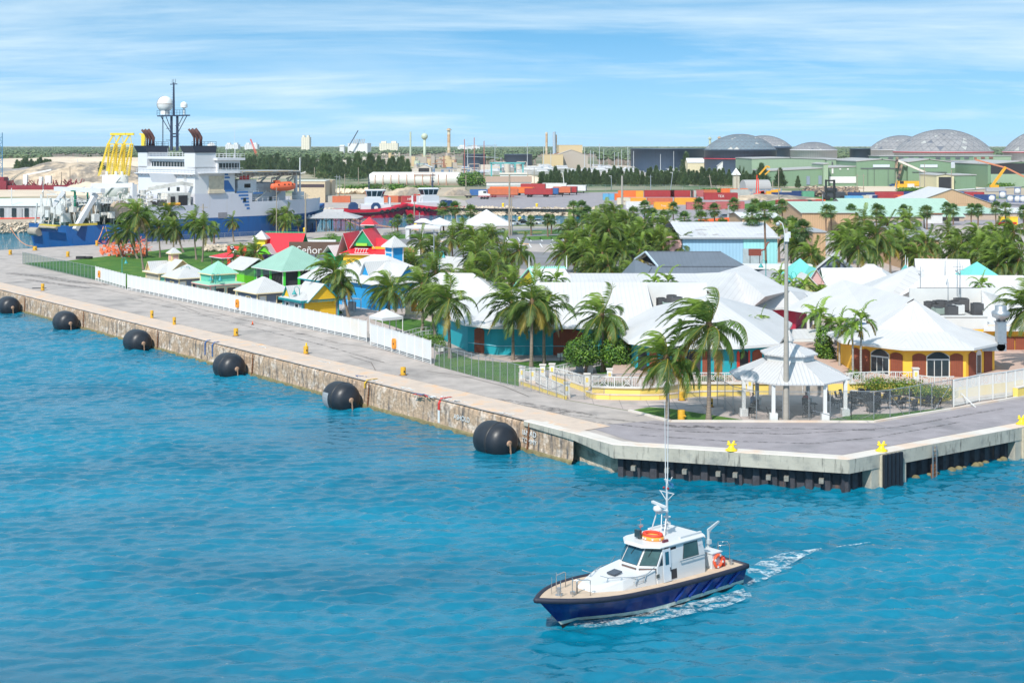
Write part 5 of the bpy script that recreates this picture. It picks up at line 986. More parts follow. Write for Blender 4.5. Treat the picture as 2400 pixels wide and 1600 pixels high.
stm=mat('weathered_steps',(.36,.32,.28),.9,var=.25,sc=2);x0,x1=P(1803,926).x,P(1942,926).x;yb=P(1870,925.5).y;yt=P(1870,899,TZ).y;mb=MB();n=6
for i in rG(n):mb.bx(x0,x1,yb+(yt-yb)*i/n,yt+.5,-.1+0*i,TZ*(i+1)/n-.003,0)
t=tag(obj('terrace_steps',mb,stm),'wide weathered concrete steps behind the gazebo','steps')
for x in(x0+3.1,x1-1.9):
 o=tG('handrail','white handrail on the terrace steps, '+('left' if x<x0+3.2 else 'right'),'handrail',(x,yb,0));mb=MB();mb.bar((0,0,.95),(0,yt-yb,1.95),.06);mb.bar((0,0,.5),(0,yt-yb,1.5),.05);mb.bar((0,.05,0),(0,.05,.97),.06);mb.bar((0,yt-yb,TZ),(0,yt-yb,1.95),.06);obj('rail',mb,wT,o)
balus([P(2235,954.6),P(2266,948),P(2295,941),P(2358,933),P(2420,921)],'tall white picket fence and gate at the right with crossed upper panels',2.35,.05,step=1.55,name='picket_gate',xp=False,cat='gate',pick=.14,bar_=.06)
balus([P(2235,954.2),P(2266,947.6),P(2295,940.6),P(2358,932.6),P(2420,920.6)],'upper crossed panels band of the tall white gate',1.0,1.35,step=1.55,name='gate_panel_band',cat='gate')
o=tG('brace_bar','white brace bar propping the tall picket gate','brace',P(2287,955));obj('bar',MB().bar((0,0,.03),(-1.0,1.0,1.1),.07),wT,o)
GX,GY=(1842+3-1200)*122.9/F+.15,122.9;t=tG('gazebo','white octagonal gazebo with three tier metal roof by the grey pole','gazebo',(GX,GY,0));gr=MB();tiers=[(4.85,3.1,2.05,4.45),(2.3,5.05,.30,5.85),(.42,6.15,.02,6.95)]
gz=mat('gazebo_roof_metal',(.54,.53,.53),.4,var=.04,line=('u',.33,.14,.30,.05))
for a0,z0,a1,z1 in tiers:
 A_,B_=octo(a0,z0),octo(a1,z1)
 for i in rG(8):gr.add([A_[i],A_[(i+1)%8],B_[(i+1)%8],B_[i]],[(0,1,2,3)]);gr.add([A_[i],A_[(i+1)%8],tuple(V3(A_[(i+1)%8])-V3((0,0,.12))),tuple(V3(A_[i])-V3((0,0,.12)))],[(0,3,2,1)]);gr.bar(A_[i],B_[i],.07,.05)
obj('roof',gr,gz,t);mb=MB()
for ap,z0,z1 in((2.0,4.35,5.05),(.30,5.8,6.15)):
 A_,B_=octo(ap,z0),octo(ap,z1)
 for i in rG(8):mb.add([A_[i],A_[(i+1)%8],B_[(i+1)%8],B_[i]],[(0,1,2,3)])
ce=obj('clerestory',mb,wT,t);mb=MB();o8=octo(2.03,0)
for i in rG(8):
 a=V3(o8[i]);b_=V3(o8[(i+1)%8])
 for k in rG(4):p0=a.lerp(b_,.16+k*.17);p1=a.lerp(b_,.30+k*.17);mb.add([p0+V3((0,0,4.6)),p1+V3((0,0,4.6)),p1+V3((0,0,4.92)),p0+V3((0,0,4.92))],[(0,1,2,3)])
obj('vent_pane',mb,mat('pale_vent_pane',(.50,.54,.58),.4),ce)
mb=MB();ci=octo(4.6,3.06);
for i in rG(8):mb.bar(ci[i],ci[(i+1)%8],.12,.25)
obj('ring_beam',mb,wT,t)
for x,y in((-2.15,-4.35),(2.15,-4.35),(-4.3,-2.4),(4.3,-2.4),(-2.2,3.2),(2.3,3.2)):
 o=obj('column',MB().bx(x-.15,x+.15,y-.15,y+.15,.6,3.05),wT,t);obj('pedestal',MB().bx(x-.32,x+.32,y-.32,y+.32,0,.62),wT,o)
b_=P(1842,985);t=tG('light_pole','tall tapering grey concrete pole with camera arm in front of the gazebo','pole',b_);obj('pole',MB().cyl((0,0,0),(.05,0,16.0),.25,.13,12),mat('pole_concrete',(.36,.33,.29),.9,var=.12,sc=3,bump=.01,bs=14),t)
a_=obj('camera_arm',MB().tube([(-.12,0,15.6),(-.13,-.02,17.2),(-.3,-.03,17.8),(-.6,-.05,18.0)],.045,6),wT,t);a_.location=(0,0,-1.4);obj('camera_dome',MB().sph((-.68,-.05,17.75),.17,10,8),mat('camera_dome',(.4,.42,.45),.3),a_)
obj('equipment_box',MB().bx(-.17,.2,-.3,-.13,14.9,15.6).bx(.1,.35,-.2,.05,15.2,15.7),wT,t);obj('conduit',MB().cyl((.28,-.05,.1),(.2,-.03,7.0),.03,n=6),sL,t)
chm=mat('black_chair_mesh',(.018,.02,.024),.6,var=.2)
def chairk():
 s_=MB();s_.bx(-.24,.24,-.24,.24,.42,.46);b_=MB();b_.add([(-.24,.22,.46),(.24,.22,.46),(.24,.36,.95),(-.24,.36,.95)],[(0,1,2,3)]);b_.bar((-.24,.22,.44),(-.24,.37,.97),.03);b_.bar((.24,.22,.44),(.24,.37,.97),.03);b_.bar((-.24,.37,.96),(.24,.37,.96),.03);l_=MB()
 for x in(-.25,.25):l_.bar((x,-.24,0),(x,-.22,.66),.03);l_.bar((x,.26,0),(x,.22,.46),.03);l_.bar((x,-.24,.66),(x,.30,.64),.035)
 return[('seat',s_.mesh('seat',chm)),('backrest',b_.mesh('backrest',chm)),('leg_frame',l_.mesh('leg_frame',chm))]
CH=chairk()
def tablek(w,d):
 a=MB().bx(-w/2,w/2,-d/2,d/2,.70,.74);l_=MB();
 for x in(-w*.32,w*.32):l_.cyl((x,0,.04),(x,0,.7),.04,n=6);l_.bx(x-.3,x+.3,-.04,.04,0,.04);l_.bx(x-.04,x+.04,-.3,.3,0,.04)
 return[('table_top',a.mesh('table_top',chm)),('pedestal',l_.mesh('pedestal',chm))]
TB=tablek(1.5,.8);TB2=tablek(.9,.9)
GP=lambda x,y:P(x,y)
kit('cafe_table','long black table under the gazebo behind the grey pole','table',TB,P(1822,982)+V3((.2,.3,0)));kit('cafe_table','small black table beside the man in red','table',TB2,P(1902,965))
for x,y,rz,lab in((1765,980,2.6,'black chair left of the gazebo table, nearest the fence'),(1806,980,1.6,'black chair at the left end of the gazebo table'),(1888,980,-1.7,'black chair at the right end of the gazebo table'),(1767,962,-1.2,'black chair the man in blue sits on'),(1889,960,0.1,'black chair the man in red sits on'),(1898,978,2.5,'black chair behind the right end chair of the gazebo table')):kit('cafe_chair',lab,'chair',CH,P(x,y),rz)
rD=random.Random(5);tp_=[(1990,938),(2010,948),(2032,936),(2052,944),(2070,954),(2100,943),(2128,955),(2155,946),(2085,932),(2130,934),(1985,955),(2040,960)]
for i,(x,y)in en_(tp_):kit('cafe_table','black cafe table among the crowd of tables right of the gazebo','table',TB2 if i%2 else TB,P(x,y+4),U_(-.4,.4),'black cafe tables stored behind the fence')
for i in rG(44):
 x,y=rD.choice(tp_);a=U_(0,6.3);p=P(x,y+4)+V3((cos(a)*U_(.7,1.1),sin(a)*U_(.6,1.0),0));kit('cafe_chair','black metal chair among the crowded tables right of the gazebo','chair',CH,p,U_(0,6.3),'black chairs pushed in at the stored tables')
for x,y,rz,lab in((1947,950,.8,'black chair standing apart at the left of the stored tables'),(1943,938,2.2,'black chair behind the one standing apart'),(2196,958,-1.5,'last black chair at the right end of the stored tables'),(2308,876,.5,'left black lounge chair on the patio right of the octagon'),(2326,878,.4,'right black lounge chair on the patio right of the octagon')):kit('cafe_chair',lab,'chair',CH,P(x,y)if y>900 else P(x,y,.1),rz)
def person(px,py,lB,facing,shirt,trouser,hat=None,seat=.46,reach=.35):
 p=P(px,py);skin=mat('brown_skin',(.16,.08,.05),.6,var=.05);t=tG('person',lB,'person',p,facing)
 V=[(0,0,seat+.10),(0,.02,seat+.34),(0,.0,seat+.58),(0,-.02,seat+.68),(0,-.04,seat+.80),(0,-.05,seat+.90),(-.10,-.02,seat+.10),(-.13,-.42,seat+.12),(-.14,-.46,.30),(-.14,-.48,.06),(-.15,-.62,.04),(.10,-.02,seat+.10),(.13,-.42,seat+.12),(.14,-.52,.30),(.14,-.56,.06),(.15,-.70,.04),(-.20,.0,seat+.56),(-.26,-.06,seat+.30),(-.17,-reach,seat+.28),(-.15,-reach-.1,seat+.31),(.20,.0,seat+.56),(.26,-.06,seat+.30),(.17,-reach,seat+.30),(.15,-reach-.1,seat+.33)]
 Ed=[(0,1),(1,2),(2,3),(3,4),(4,5),(0,6),(6,7),(7,8),(8,9),(9,10),(0,11),(11,12),(12,13),(13,14),(14,15),(2,16),(16,17),(17,18),(18,19),(2,20),(20,21),(21,22),(22,23)]
 Rr=[.15,.14,.15,.06,.10,.085,.095,.08,.06,.045,.04,.095,.08,.06,.045,.04,.065,.05,.04,.035,.065,.05,.04,.035]
 me=bpy.data.meshes.new('body');me.from_pydata(V,Ed,[]);me.materials.append(skin);o=bpy.data.objects.new('body',me);col.objects.link(o);o.parent=t;mo=o.modifiers.new('skin','SKIN')
 for i,r in en_(Rr):me.skin_vertices[0].data[i].radius=(r,r*.85)
 me.skin_vertices[0].data[0].use_root=True;mo.use_smooth_shade=True;o.modifiers.new('sub','SUBSURF').levels=1
 sm=mat('shirt_'+shirt[0],shirt[1],.8);tm=mat('trousers_'+trouser[0],trouser[1],.85)
 mb=MB();mb.lathe((0,.01,seat+.06),[(.19,0),(.18,.25),(.20,.42),(.19,.54),(.09,.62)],12);
 for s_ in(-1,1):mb.tube([(s_*.19,.0,seat+.57),(s_*.25,-.04,seat+.42),(s_*.265,-.07,seat+.30)],.075,8)
 obj('shirt',mb,sm,t);mb=MB()
 for s_ in(-1,1):mb.tube([(s_*.09,.03,seat+.10),(s_*.13,-.42,seat+.11),(s_*.14,-.50,.32),(s_*.14,-.52,.12)],.105,8,taper=.75)
 obj('trousers',mb,tm,t);mb=MB()
 for s_ in(-1,1):mb.box((s_*.145,-.60,.04),(.09,.26,.08))
 obj('shoes',mb,black,t);mb=MB();mb.sph((0,-.045,seat+.90),.112,10,7,0,1.05,lo=.05);obj('hair',mb,hat or mat('black_hair',(.01,.01,.01),.8),t);mb=MB();mb.box((0,-.155,seat+.855),(.025,.03,.04));[mb.sph((s_*.035,-.14,seat+.885),.011,6,4,1)for s_ in(-1,1)];obj('face',mb,[skin,black],t)
person(1764,959,'person in a pale blue shirt and dark trousers sitting left under the gazebo',R(60),('pale_blue',(.22,.30,.48)),('dark',(.03,.03,.05)))
person(1889,956,'person in a red shirt and cap sitting at the right under the gazebo',R(-5),('red',(.40,.03,.06)),('black',(.02,.02,.025)),mat('red_cap',(.35,.05,.05),.7))
bm_=mat('ochre_bollard_paint',(.60,.33,.02),.6,var=.25,sc=4,c2=(.25,.10,.02),c2sc=2,c2lo=.6,c2hi=.75)
def bollard(px,py,h,r,lB,nub=False):
 t=tG('mooring_bollard',lB,'bollard',P(px,py));mb=MB();mb.lathe((0,0,0),[(r*1.02,0),(r,.05),(r,h-.04),(r*.94,h),(.01,h+.01)],16);obj('post',mb,bm_,t);mb=MB();mb.cyl((r*.6,-r*.9,h*.45),(r*.9,-r*1.35,h*.5),.1,.08,8)if nub else mb.cyl((r*.45,-r*.85,h*.5),(r*.5,-r*.98,h*.5),.09,n=8);obj('lug',mb,bm_ if nub else black,t);mb=MB();mb.lathe((0,0,.02),[(r*1.5,0),(r*1.5,.015),(.01,.02)],12);obj('base_plate',mb,rust,t)
for a in((24,597,1.0,.33,'leftmost ochre bollard near the basin edge'),(82,587,.9,.45,'ochre bollard at the basin edge by the orange rope'),(159,602,1.1,.33,'ochre bollard behind the green screened fence'),(227,576,1.2,.3,'ochre bollard holding the ship mooring ropes'),(100,681,1.1,.26,'ochre bollard nearest the left fender on the quay'),(356,746,1.05,.21,'slim ochre bollard, left one of two close together'),(408.5,761.5,1.0,.21,'slim ochre bollard, right one of two close together'),(553,787,.9,.28,'ochre bollard behind the fourth fender'),(717,829,.85,.27,'ochre bollard with a yellow tube on top'),(945,879,.8,.27,'ochre bollard near the end of the white fence'),(1598.6,938,.75,.26,'ochre bollard before the planter wall beside the front palm'),(1664,953,.75,.26,'ochre bollard half hidden by the big palm trunk')):bollard(*a)
bollard(1597,984,.84,.31,'large bright orange bollard on the small front lawn',True)
o=tG('traffic_tube','bright yellow tube standing on top of an ochre bollard','tube',P(717,829)+V3((.05,0,.86)));obj('tube',MB().cyl((0,0,0),(0,0,.34),.1,.09,8),mat('bright_yellow',(.9,.62,.02),.5),o)
o=tG('traffic_cone','small orange traffic cone standing alone on the quay','cone',P(592,761));obj('cone',MB().lathe((0,0,.03),[(.14,0),(.03,.45),(.01,.46)],10),mat('orange_cone',(.85,.12,.03),.5),o);obj('base',MB().bx(-.2,.2,-.2,.2,0,.03),black,o)
yb_=mat('bright_yellow_bollard',(.92,.62,.02),.45,var=.06)
for px,py,l in((1714,1057,'yellow horned bollard on the front quay edge, left'),(2066,1058,'yellow horned bollard beside the quay corner'),(2394,995,'yellow horned bollard cut by the right photo edge')):
 t=tG('horned_bollard',l,'bollard',P(px,py)+V3((0,0,.05)),.2);obj('base',MB().lathe((0,0,0),[(.45,0),(.45,.08),(.3,.14),(.2,.3),(.19,.42),(.01,.43)],12),yb_,t);mb=MB();mb.tube([(0,0,.35),(-.14,0,.5),(-.26,-.02,.72)],.085,8);mb.tube([(0,0,.35),(.14,.02,.5),(.24,0,.72)],.085,8);mb.tube([(-.35,-.05,.5),(0,0,.45),(.38,-.08,.47)],.065,7);obj('horns',mb,yb_,t);mb=MB();[mb.cyl((.37*cos(a),.37*sin(a),.08),(.37*cos(a),.37*sin(a),.12),.035,n=6)for a in np.linspace(0,5.4,7)];obj('bolt',mb,rust,t)
blk=mat('fender_rubber',(.016,.018,.024),.42,var=.35,sc=.9,c2=(.42,.44,.46),c2sc=1.1,c2lo=.70,c2hi=.74,bump=.02,bs=3,coord='Object');blk2=mat('scuffed_fender_rubber',(.28,.30,.32),.6,var=.2,sc=2);shackle=mat('rusty_shackle',(.42,.26,.17),.7,.2,var=.3,sc=9)
for i,(px,lab)in en_(((20,'black fender cut by the left photo edge'),(153.5,'second black fender from the left'),(322,'third black fender from the left'),(537,'fourth black fender, with a seam ring'),(799.5,'fifth black fender, grey scuffed on its left half'),(1161,'largest and nearest black fender on the quay wall'))):
 r=1.55;L_=3.9;k_=(px-1200)/F;O_=Q0-qn*(r+.3);c=O_+q*((k_*O_.y-O_.x)/(q.x-k_*q.y));t=tG('foam_fender',lab,'fender',(c.x,c.y,-2.5+.86),QA,'cylindrical rubber fenders along the quay')
 c=c+q*0;pr=[];
 for k in rG(19):
  u=-1+2*k/18;x=u*L_/2;rr_=r*(1-abs(u)**5.0)**.5*(1-.10*abs(u)**2);pr.append((max(rr_,.02),x))
 mb=MB();mb.lathe((0,0,0),pr,32);me=mb;
 mb.v=[(v[2],v[0],v[1])for v in mb.v];mb.m=[1 if i==4 and sum(mb.v[j][0]for j in f)/len(f)<-.1 and sum(mb.v[j][2]for j in f)/len(f)<.55 else 0 for f in mb.f];obj('body',mb,[blk,blk2],t)
 if i in(3,4,5):mb=MB();mb.lathe((0,0,.4),[(r*.97,0),(r*1.012,.05),(r*1.012,.22),(r*.97,.27)],32,cap=False);mb.v=[(v[2],v[0],v[1])for v in mb.v];obj('seam_band',mb,black,t)
 mb=MB();x=L_/2-.04;mb.lathe((0,0,x-.1),[(.05,0),(.26,.02),(.26,.14),(.1,.16),(.01,.17)],14);mb.v=[(v[2],v[0],v[1])for v in mb.v];e_=obj('end_plate',mb,shackle,t);mb=MB()
 for k in rG(6):mb.box((x+.12+.02*k,0,-.12-k*.16),(.07 if k%2 else.12,.12 if k%2 else.05,.18))
 obj('chain',mb,shackle,e_)
 mb=MB();p0=V3((L_/2+.5,r+.15,-.86+2.55));
 for k in rG(15):mb.box((p0.x-.02*k,p0.y-.05,p0.z-.2-k*.155),(.06 if k%2 else.13,.13 if k%2 else.06,.2))
 obj('wall_chain',mb,rust,t)
tl=mat('teal_lamp_paint',(.03,.30,.30),.5,var=.1)
def lamp(px,py,h,lB,two=True,hd=1.0,D=None,col_=tl,side=1):
 b_=P(px,py)if D is None else A(px,D);t=tG('street_lamp',lB,'street lamp',b_,R(-5));obj('post',MB().cyl((0,0,0),(0,0,h),.075,.05,8).cyl((0,0,0),(0,0,.5),.13,.1,8),col_,t)
 for s_ in((-1,1)if two else(side,)):
  a_=obj('arm',MB().tube([(0,0,h-.2),(s_*.1,0,h+.15),(s_*.38,0,h+.32),(s_*.66,0,h+.15),(s_*.70,0,h-.15)],.035,6),col_,t);obj('lamp_shade',MB().lathe((s_*.70,0,h-.75),[(.36,0),(.30,.12),(.14,.4),(.09,.55),(.03,.62)],10),col_,a_)
lamp(434.6,668,3.9,'teal twin arm lamp before the small grey kiosk',D=219);lamp(505,683,3.9,'teal twin arm lamp before the mint kiosk',D=207);lamp(286,640,3.2,'single teal lamp standing on the left lawn',False,D=245)
lamp(702,721,3.9,'teal lamp left of the yellow kiosk gable',False,D=188,side=-1);lamp(1030,660,5.0,'turquoise twin arm lamp beside the tall grey light pole',True,D=235);lamp(953,604,5,'teal lamp at the yellow wall of the red restaurant',False,D=240,side=-1);lamp(1353,640,5,'pale teal lamp before the central grove',False,D=245,side=-1)
lamp(1707,620,6,'teal lamp at the right end of the slate roof',False,D=215,side=-1);lamp(1795,650,6,'teal lamp with long green post left of the big grey pole',False,D=205,side=-1);lamp(1866,660,4.5,'teal lamp right of the big grey pole',False,D=203,side=-1)
t=tG('light_pole','tall grey light pole with two floodlights among the coconut palms','pole',A(1017,225));obj('pole',MB().cyl((0,0,0),(0,0,zQ(538,225)),.13,.08,8),sL,t);obj('floodlight',MB().box((.2,-.1,zQ(548,225)),(.35,.3,.2)).box((-.2,-.1,zQ(540,225)),(.3,.3,.2)),grey,t)
p=A(1926,160);t=tG('notice_sign','small white notice with red lettering on a post between the halls','sign',(p.x+.25,158,0));zc_=zQ(757,158);obj('post',MB().cyl((0,0,0),(0,0,zc_),.05,n=6),wT,t);o=obj('board',MB().bx(-.3,.3,-.08,-.04,zc_-.2,zc_+.2),wT,t);obj('lettering',MB().bx(-.24,.24,-.09,-.082,zc_+.04,zc_+.1).bx(-.16,.16,-.09,-.082,zc_-.1,zc_-.05),stripe,o)
for px,py,l in((1313,849,'small twin white sign boards on a dark stake in the lawn'),(1033,836,'thin dark stake sign at the path by the fence')):
 t=tG('lawn_sign',l,'sign',P(px,py));obj('post',MB().bx(-.04,.04,-.04,.04,0,.9),black,t);obj('board',MB().bx(-.3,-.02,-.06,-.03,.55,.95).bx(.04,.3,-.06,-.03,.6,1.0),wT,t)
for px,py,l in((1358,870,'grey utility cabinet under the round tree, left'),(1381,874,'grey utility cabinet under the round tree, right')):
 t=tG('utility_cabinet',l,'cabinet',P(px,py));obj('casing',MB().bx(-.36,.36,-.3,.3,0,1.4),mat('cabinet_grey',(.4,.45,.5),.5,var=.08),t);obj('door_panel',MB().bx(-.3,.3,-.33,-.3,.1,1.3),mat('cabinet_grey2',(.45,.50,.55),.5),t)
def curve_rail(pxs,lB,h=.95):
 pts=[P(*a)for a in pxs];o0=pts[0];t=tG('ramp_railing',lB,'railing',o0);pts=[p-o0 for p in run(pts,1.0)];U=V3((0,0,1));obj('rail',MB().tube([p+U*h for p in pts],.04,6).tube([p+U*h*.55 for p in pts],.03,6),wT,t);mb=MB();[mb.cyl(p,p+U*h,.035,n=6)for p in pts[::1]];obj('post',mb,wT,t)
curve_rail([(962,803),(990,795),(1030,790),(1075,789),(1094,790)],'curved white pipe railing of the ramp, front run');curve_rail([(945,797),(975,788),(1010,783)],'curved white pipe railing of the ramp, rear run')
t=tG('slatted_bench_frame','white slatted frame below the cream shop windows','frame',P(1050,767));mb=MB();[mb.bx(-1.6,1.8,-.05,.05,.2+i*.25,.32+i*.25)for i in rG(4)];obj('slat',mb,wT,t)
bush(1436,921,4.0,1.15,'clipped green bush in the planter before the curved balustrade',n=1500,d=2,z0=.3);bush(1618,909,1.7,1.1,'small clipped bush left of the big palm trunk',n=700,z0=.3);bush(1658,908,1.6,1.2,'clipped bush behind the big palm trunk',n=700,z0=.3);bush(1676,909,3.0,1.3,'wide clipped bush right of the big palm trunk',n=1200,d=1.5,z0=.3);bush(1741,905,1.3,1.1,'small bush left of the gazebo post',n=500,z0=.3);bush(1998,903,1.8,1.6,'dark green clipped bush right of the gazebo',n=800,z0=.3)
yb2=[hdA,hdY,lfB];bush(2075,921,6.6,1.5,'long yellow green hedge before the octagon doors',yb2,(.5,.35,.15),2600,d=2,z0=.3);bush(2140,930,5,1.2,'yellow green hedge in the middle behind the stored tables',yb2,(.4,.45,.15),1800,d=1.6,z0=.3);bush(2200,938,4.4,1.4,'dense yellow green hedge at the white gate',yb2,(.4,.45,.15),2000,d=2,z0=.3);bush(2045,914,2.6,1.3,'left end of the yellow green hedge beside the palms',yb2,(.5,.35,.15),1100,d=1.6,z0=.3)
bush(1020,812,2.6,1.0,'clipped hedge block beside the ramp railing',n=900);bush(1036,826,1.6,.9,'low dark shrub below the ramp hedge',n=500);bush(1060,797,7,.8,'long low hedge behind the ramp railing',n=1500,d=1);bush(792,735,1.6,.5,'low dark shrub at the foot of the two palms by the blue shop',n=400)
bush(777,562,3.6,1.8,'green shrub before the open pavilion',n=600,size=.14);bush(922,558,3.8,1.9,'round bush on the lawn by the basin',n=700,size=.14)
bush(2325,866,2.2,.4,'low green planter strip on the patio at the right',n=400)
def broad(px,py,blobs,n,lB,size=.17,trunkh=1.5):
 p=P(px,py);t=tG('broadleaf_tree',lB,'tree',p);mb=MB();mb.tube([(0,0,0),(.1,0,.8),(0,0,trunkh)],.17,8,taper=.8);
 for b_ in blobs[:5]:mb.tube([(0,0,trunkh*.8),(b_[0]*.4,b_[1]*.4,(trunkh+b_[2])*.5),(b_[0]*.8,b_[1]*.8,b_[2])],.07,6,taper=.4)
 obj('trunk',mb,brk,t);obj('foliage',cl_(blobs,n,size,[lfA,lfB,lfC],int(px),(.5,.3,.2)),None,t)
broad(1372,876,[(-.9,0,2.4,1.25,1.3,1.15),(.3,.2,2.7,1.3,1.3,1.3),(-.3,-.3,1.7,1.5,1.3,.9),(-1.6,0,1.9,.7,.8,.8),(.9,0,1.8,1.0,1,.9)],6000,'round bright green tree before the brick red doors, left half of the pair',.13)
broad(1443,874,[(-.2,0,2.3,1.4,1.4,1.3),(.8,.2,2.4,1.2,1.2,1.1),(0,-.3,1.5,1.5,1.2,.9),(1.3,0,1.6,.7,.8,.7)],5000,'round green tree before the brick red doors, right half of the pair',.13)
broad(1510,882,[(0,0,2.4,1.1,1.2,1.6),(.9,.1,1.5,1.3,1,1.0),(-.5,0,1.2,.8,.9,.8)],3600,'green tree behind the shorter front palm',.13)
broad(1930,862,[(0,0,2.6,.9,1,1.8),(.4,.1,1.4,.9,1,1)],2200,'dark tree under the white covered walkway',.14)
# ================================================================ PILOT BOAT (local: x forward, y to port, z=0 waterline)
hull_b=mat('navy_hull_paint',(.005,.018,.15),.25,var=.18,sc=.5,c2=(.012,.05,.24),c2sc=.4,c2lo=.5,c2hi=.66);gelw=mat('boat_white_gelcoat',(.62,.62,.62),.3,var=.03,sc=.6,sk_=((.60,.57,.52),2,.4,.64,.9));deckm=mat('sand_deck_coating',(.55,.42,.31),.85,var=.1,sc=2,bump=.01,bs=30);rubm=mat('rubbing_strake_rubber',(.02,.022,.04),.6,var=.35,sc=4);chrome=mat('stainless_rail',(.62,.62,.62),.25,.9,var=.05);antif=mat('black_bottom_paint',(.012,.012,.015),.6,var=.3);bootw=mat('boot_stripe',(.62,.64,.56),.6,var=.2,sc=4)
bowp=P(1317.6,1466,WZ);HA=R(221.5);BO=V3((bowp.x,bowp.y,0))-V3((cos(HA),sin(HA),0))*12.75
boat=tG('pilot_boat','dark blue hulled pilot boat with white wheelhouse under way in the foreground','boat',(BO.x,BO.y,WZ),HA)
LB=14.6
def hb(x,lvl):
 t=max(0,min(1,(x)/LB));full=2.05*(1-max(0,(t-.45)/.55)**2.3)if t>.45 else 2.05-.12*(.45-t)
 fl=2.05*(1-max(0,(t-.58)/.42)**2.6)if t>.58 else 2.1
 if lvl==1:return max(.02,fl)
 return max(.015,full*.90*(1-max(0,(t-.40)/.475)**2.0)if t>.40 else full*.90)
def sheer(x):t=x/LB;return 1.22+.72*max(0,t-.1)**1.6
def station(x):
 t=x/LB;sx_=x;st=[];s_=sheer(x);xs=max(0,(t-.80)/.20)
 wl=min(x,12.75-.0)if x>12.75 else x
 rows=[(-.6,.25),(0,.0),(.10,.05),(.30,.15),(s_*.6,.62),(s_-.06,1.0)]
 for z,l in rows:
  zf=max(0,min(1,z/s_));xm=x-(LB-12.75)*(1-zf)**1.0*max(0,(t-.6)/.4)**1.5
  h0=hb(x,0);h1=hb(x,1);w=h0+(h1-h0)*l if z>=0 else h0*.6
  st.append((xm,w,z))
 return st
xs=[0,.7,1.5,2.5,3.5,4.5,5.5,6.5,7.5,8.5,9.5,10.4,11.2,12,12.7,13.3,13.8,14.2,14.45,14.6]
ST_=[station(x)for x in xs];mb=MB();mi=[2,1,3,0,0]
for i in rG(len(ST_)-1):
 for k in rG(5):
  for s_ in(1,-1):
   a,b_,c,d=ST_[i][k],ST_[i+1][k],ST_[i+1][k+1],ST_[i][k+1];v=[(p[0],p[1]*s_,p[2])for p in(a,b_,c,d)]
   mb.add(v,[(0,3,2,1)if s_>0 else(0,1,2,3)],{0:2,1:2,2:1,3:0,4:0}[k],True)
tr_=[(p[0],p[1],p[2])for p in ST_[0]];mb.add([(p[0],p[1],p[2])for p in tr_]+[(p[0],-p[1],p[2])for p in tr_[::-1]],[tuple(rG(12))],0)
obj('hull',mb,[hull_b,bootw,antif],boat)
mb=MB()
for i in rG(len(xs)-1):
 a,b_=ST_[i][5],ST_[i+1][5];za,zb=sheer(xs[i])-.03,sheer(xs[i+1])-.03
 mb.add([(a[0],a[1],za),(a[0],-a[1],za),(b_[0],-b_[1],zb),(b_[0],b_[1],zb)],[(0,1,2,3)])
obj('deck',mb,deckm,boat)
mb=MB();side=[(xs[i],hb(xs[i],1)+.02,sheer(xs[i])-.08)for i in rG(len(xs))];loop=side+[(LB+.06,0,sheer(LB)-.06)]+[(x,-y,z)for x,y,z in side[::-1]];mb.tube(loop,.15,8);mb.tube([(-.02,side[0][1],side[0][2]),(-.06,0,side[0][2]),(-.02,-side[0][1],side[0][2])],.15,8);obj('rubbing_strake',mb,rubm,boat)
for i in rG(5):
 x=.6+i*1.15;mb=MB();
 for s_ in(1,-1):mb.bar((x+.05,s_*(hb(x,1)*1.0-.02),sheer(x)-.22),(x+.85,s_*(hb(x+.85,0)+.14),.36),.09,.13)
 obj('hull_fender_bar',mb,mat('hull_bar_blue',(.01,.045,.26),.4,var=.15),boat)
def loft(mb,a,b_,mi=0,cap=True):
 n=len(a);mb.add(a+b_,[(i,(i+1)%n,n+(i+1)%n,n+i)for i in rG(n)],mi);
 if cap:mb.add(b_,[tuple(rG(n))],mi)
zd=lambda x:sheer(x)-.03
tk=[(7.0,1.42,zd(7)),(9.4,1.25,zd(9.4)),(11.1,.62,zd(11.1)),(11.1,-.62,zd(11.1)),(9.4,-1.25,zd(9.4)),(7.0,-1.42,zd(7))];tt=[(7.0,1.38,zd(7)+.78),(9.3,1.15,zd(9.3)+.50),(10.85,.5,zd(10.8)+.30),(10.85,-.5,zd(10.8)+.30),(9.3,-1.15,zd(9.3)+.50),(7.0,-1.38,zd(7)+.78)]
tk=tk[::-1];tt=tt[::-1]
mb=MB();loft(mb,tk,tt);obj('coachroof',mb,gelw,boat)
obj('hatch',MB().box((8.9,.1,zd(9)+.66),(.6,.6,.08),0,0,Matrix.Rotation(R(7),3,'Y')),mat('smoked_hatch',(.05,.06,.08),.15),boat)
C0=2.9;C1=7.35;wh=[(C0,1.42),(C1-.5,1.42),(C1+.3,.65),(C1+.3,-.65),(C1-.5,-1.42),(C0,-1.42)][::-1];zb=1.2;zs=2.28;zr_=3.28
lowr=[(x,y,zb)for x,y in wh];mid=[(x,y*.985,zs)for x,y in wh];top=[(x if x<C0+.1 else x-.62-(.1 if abs(y)<1 else 0),y*.93,zr_)for x,y in wh];top=[((C0+.22)if x<C0+.3 else x,y,z)for x,y,z in top]
mb=MB();loft(mb,lowr,mid,cap=False);loft(mb,mid,top);obj('wheelhouse',mb,gelw,boat)
rf=[((C0-.0)if x<C0+.3 else x+.42,y*1.08,zr_)for x,y,z in top];rt=[(x-.08 if x>4 else x+.05,y*.9,zr_+.12)for x,y,z in rf];mb=MB();mb.add([(x,y,z-.05)for x,y,z in rf],[tuple(reversed(rG(6)))]);loft(mb,[(x,y,z-.05)for x,y,z in rf],rf,cap=False);loft(mb,rf,rt);
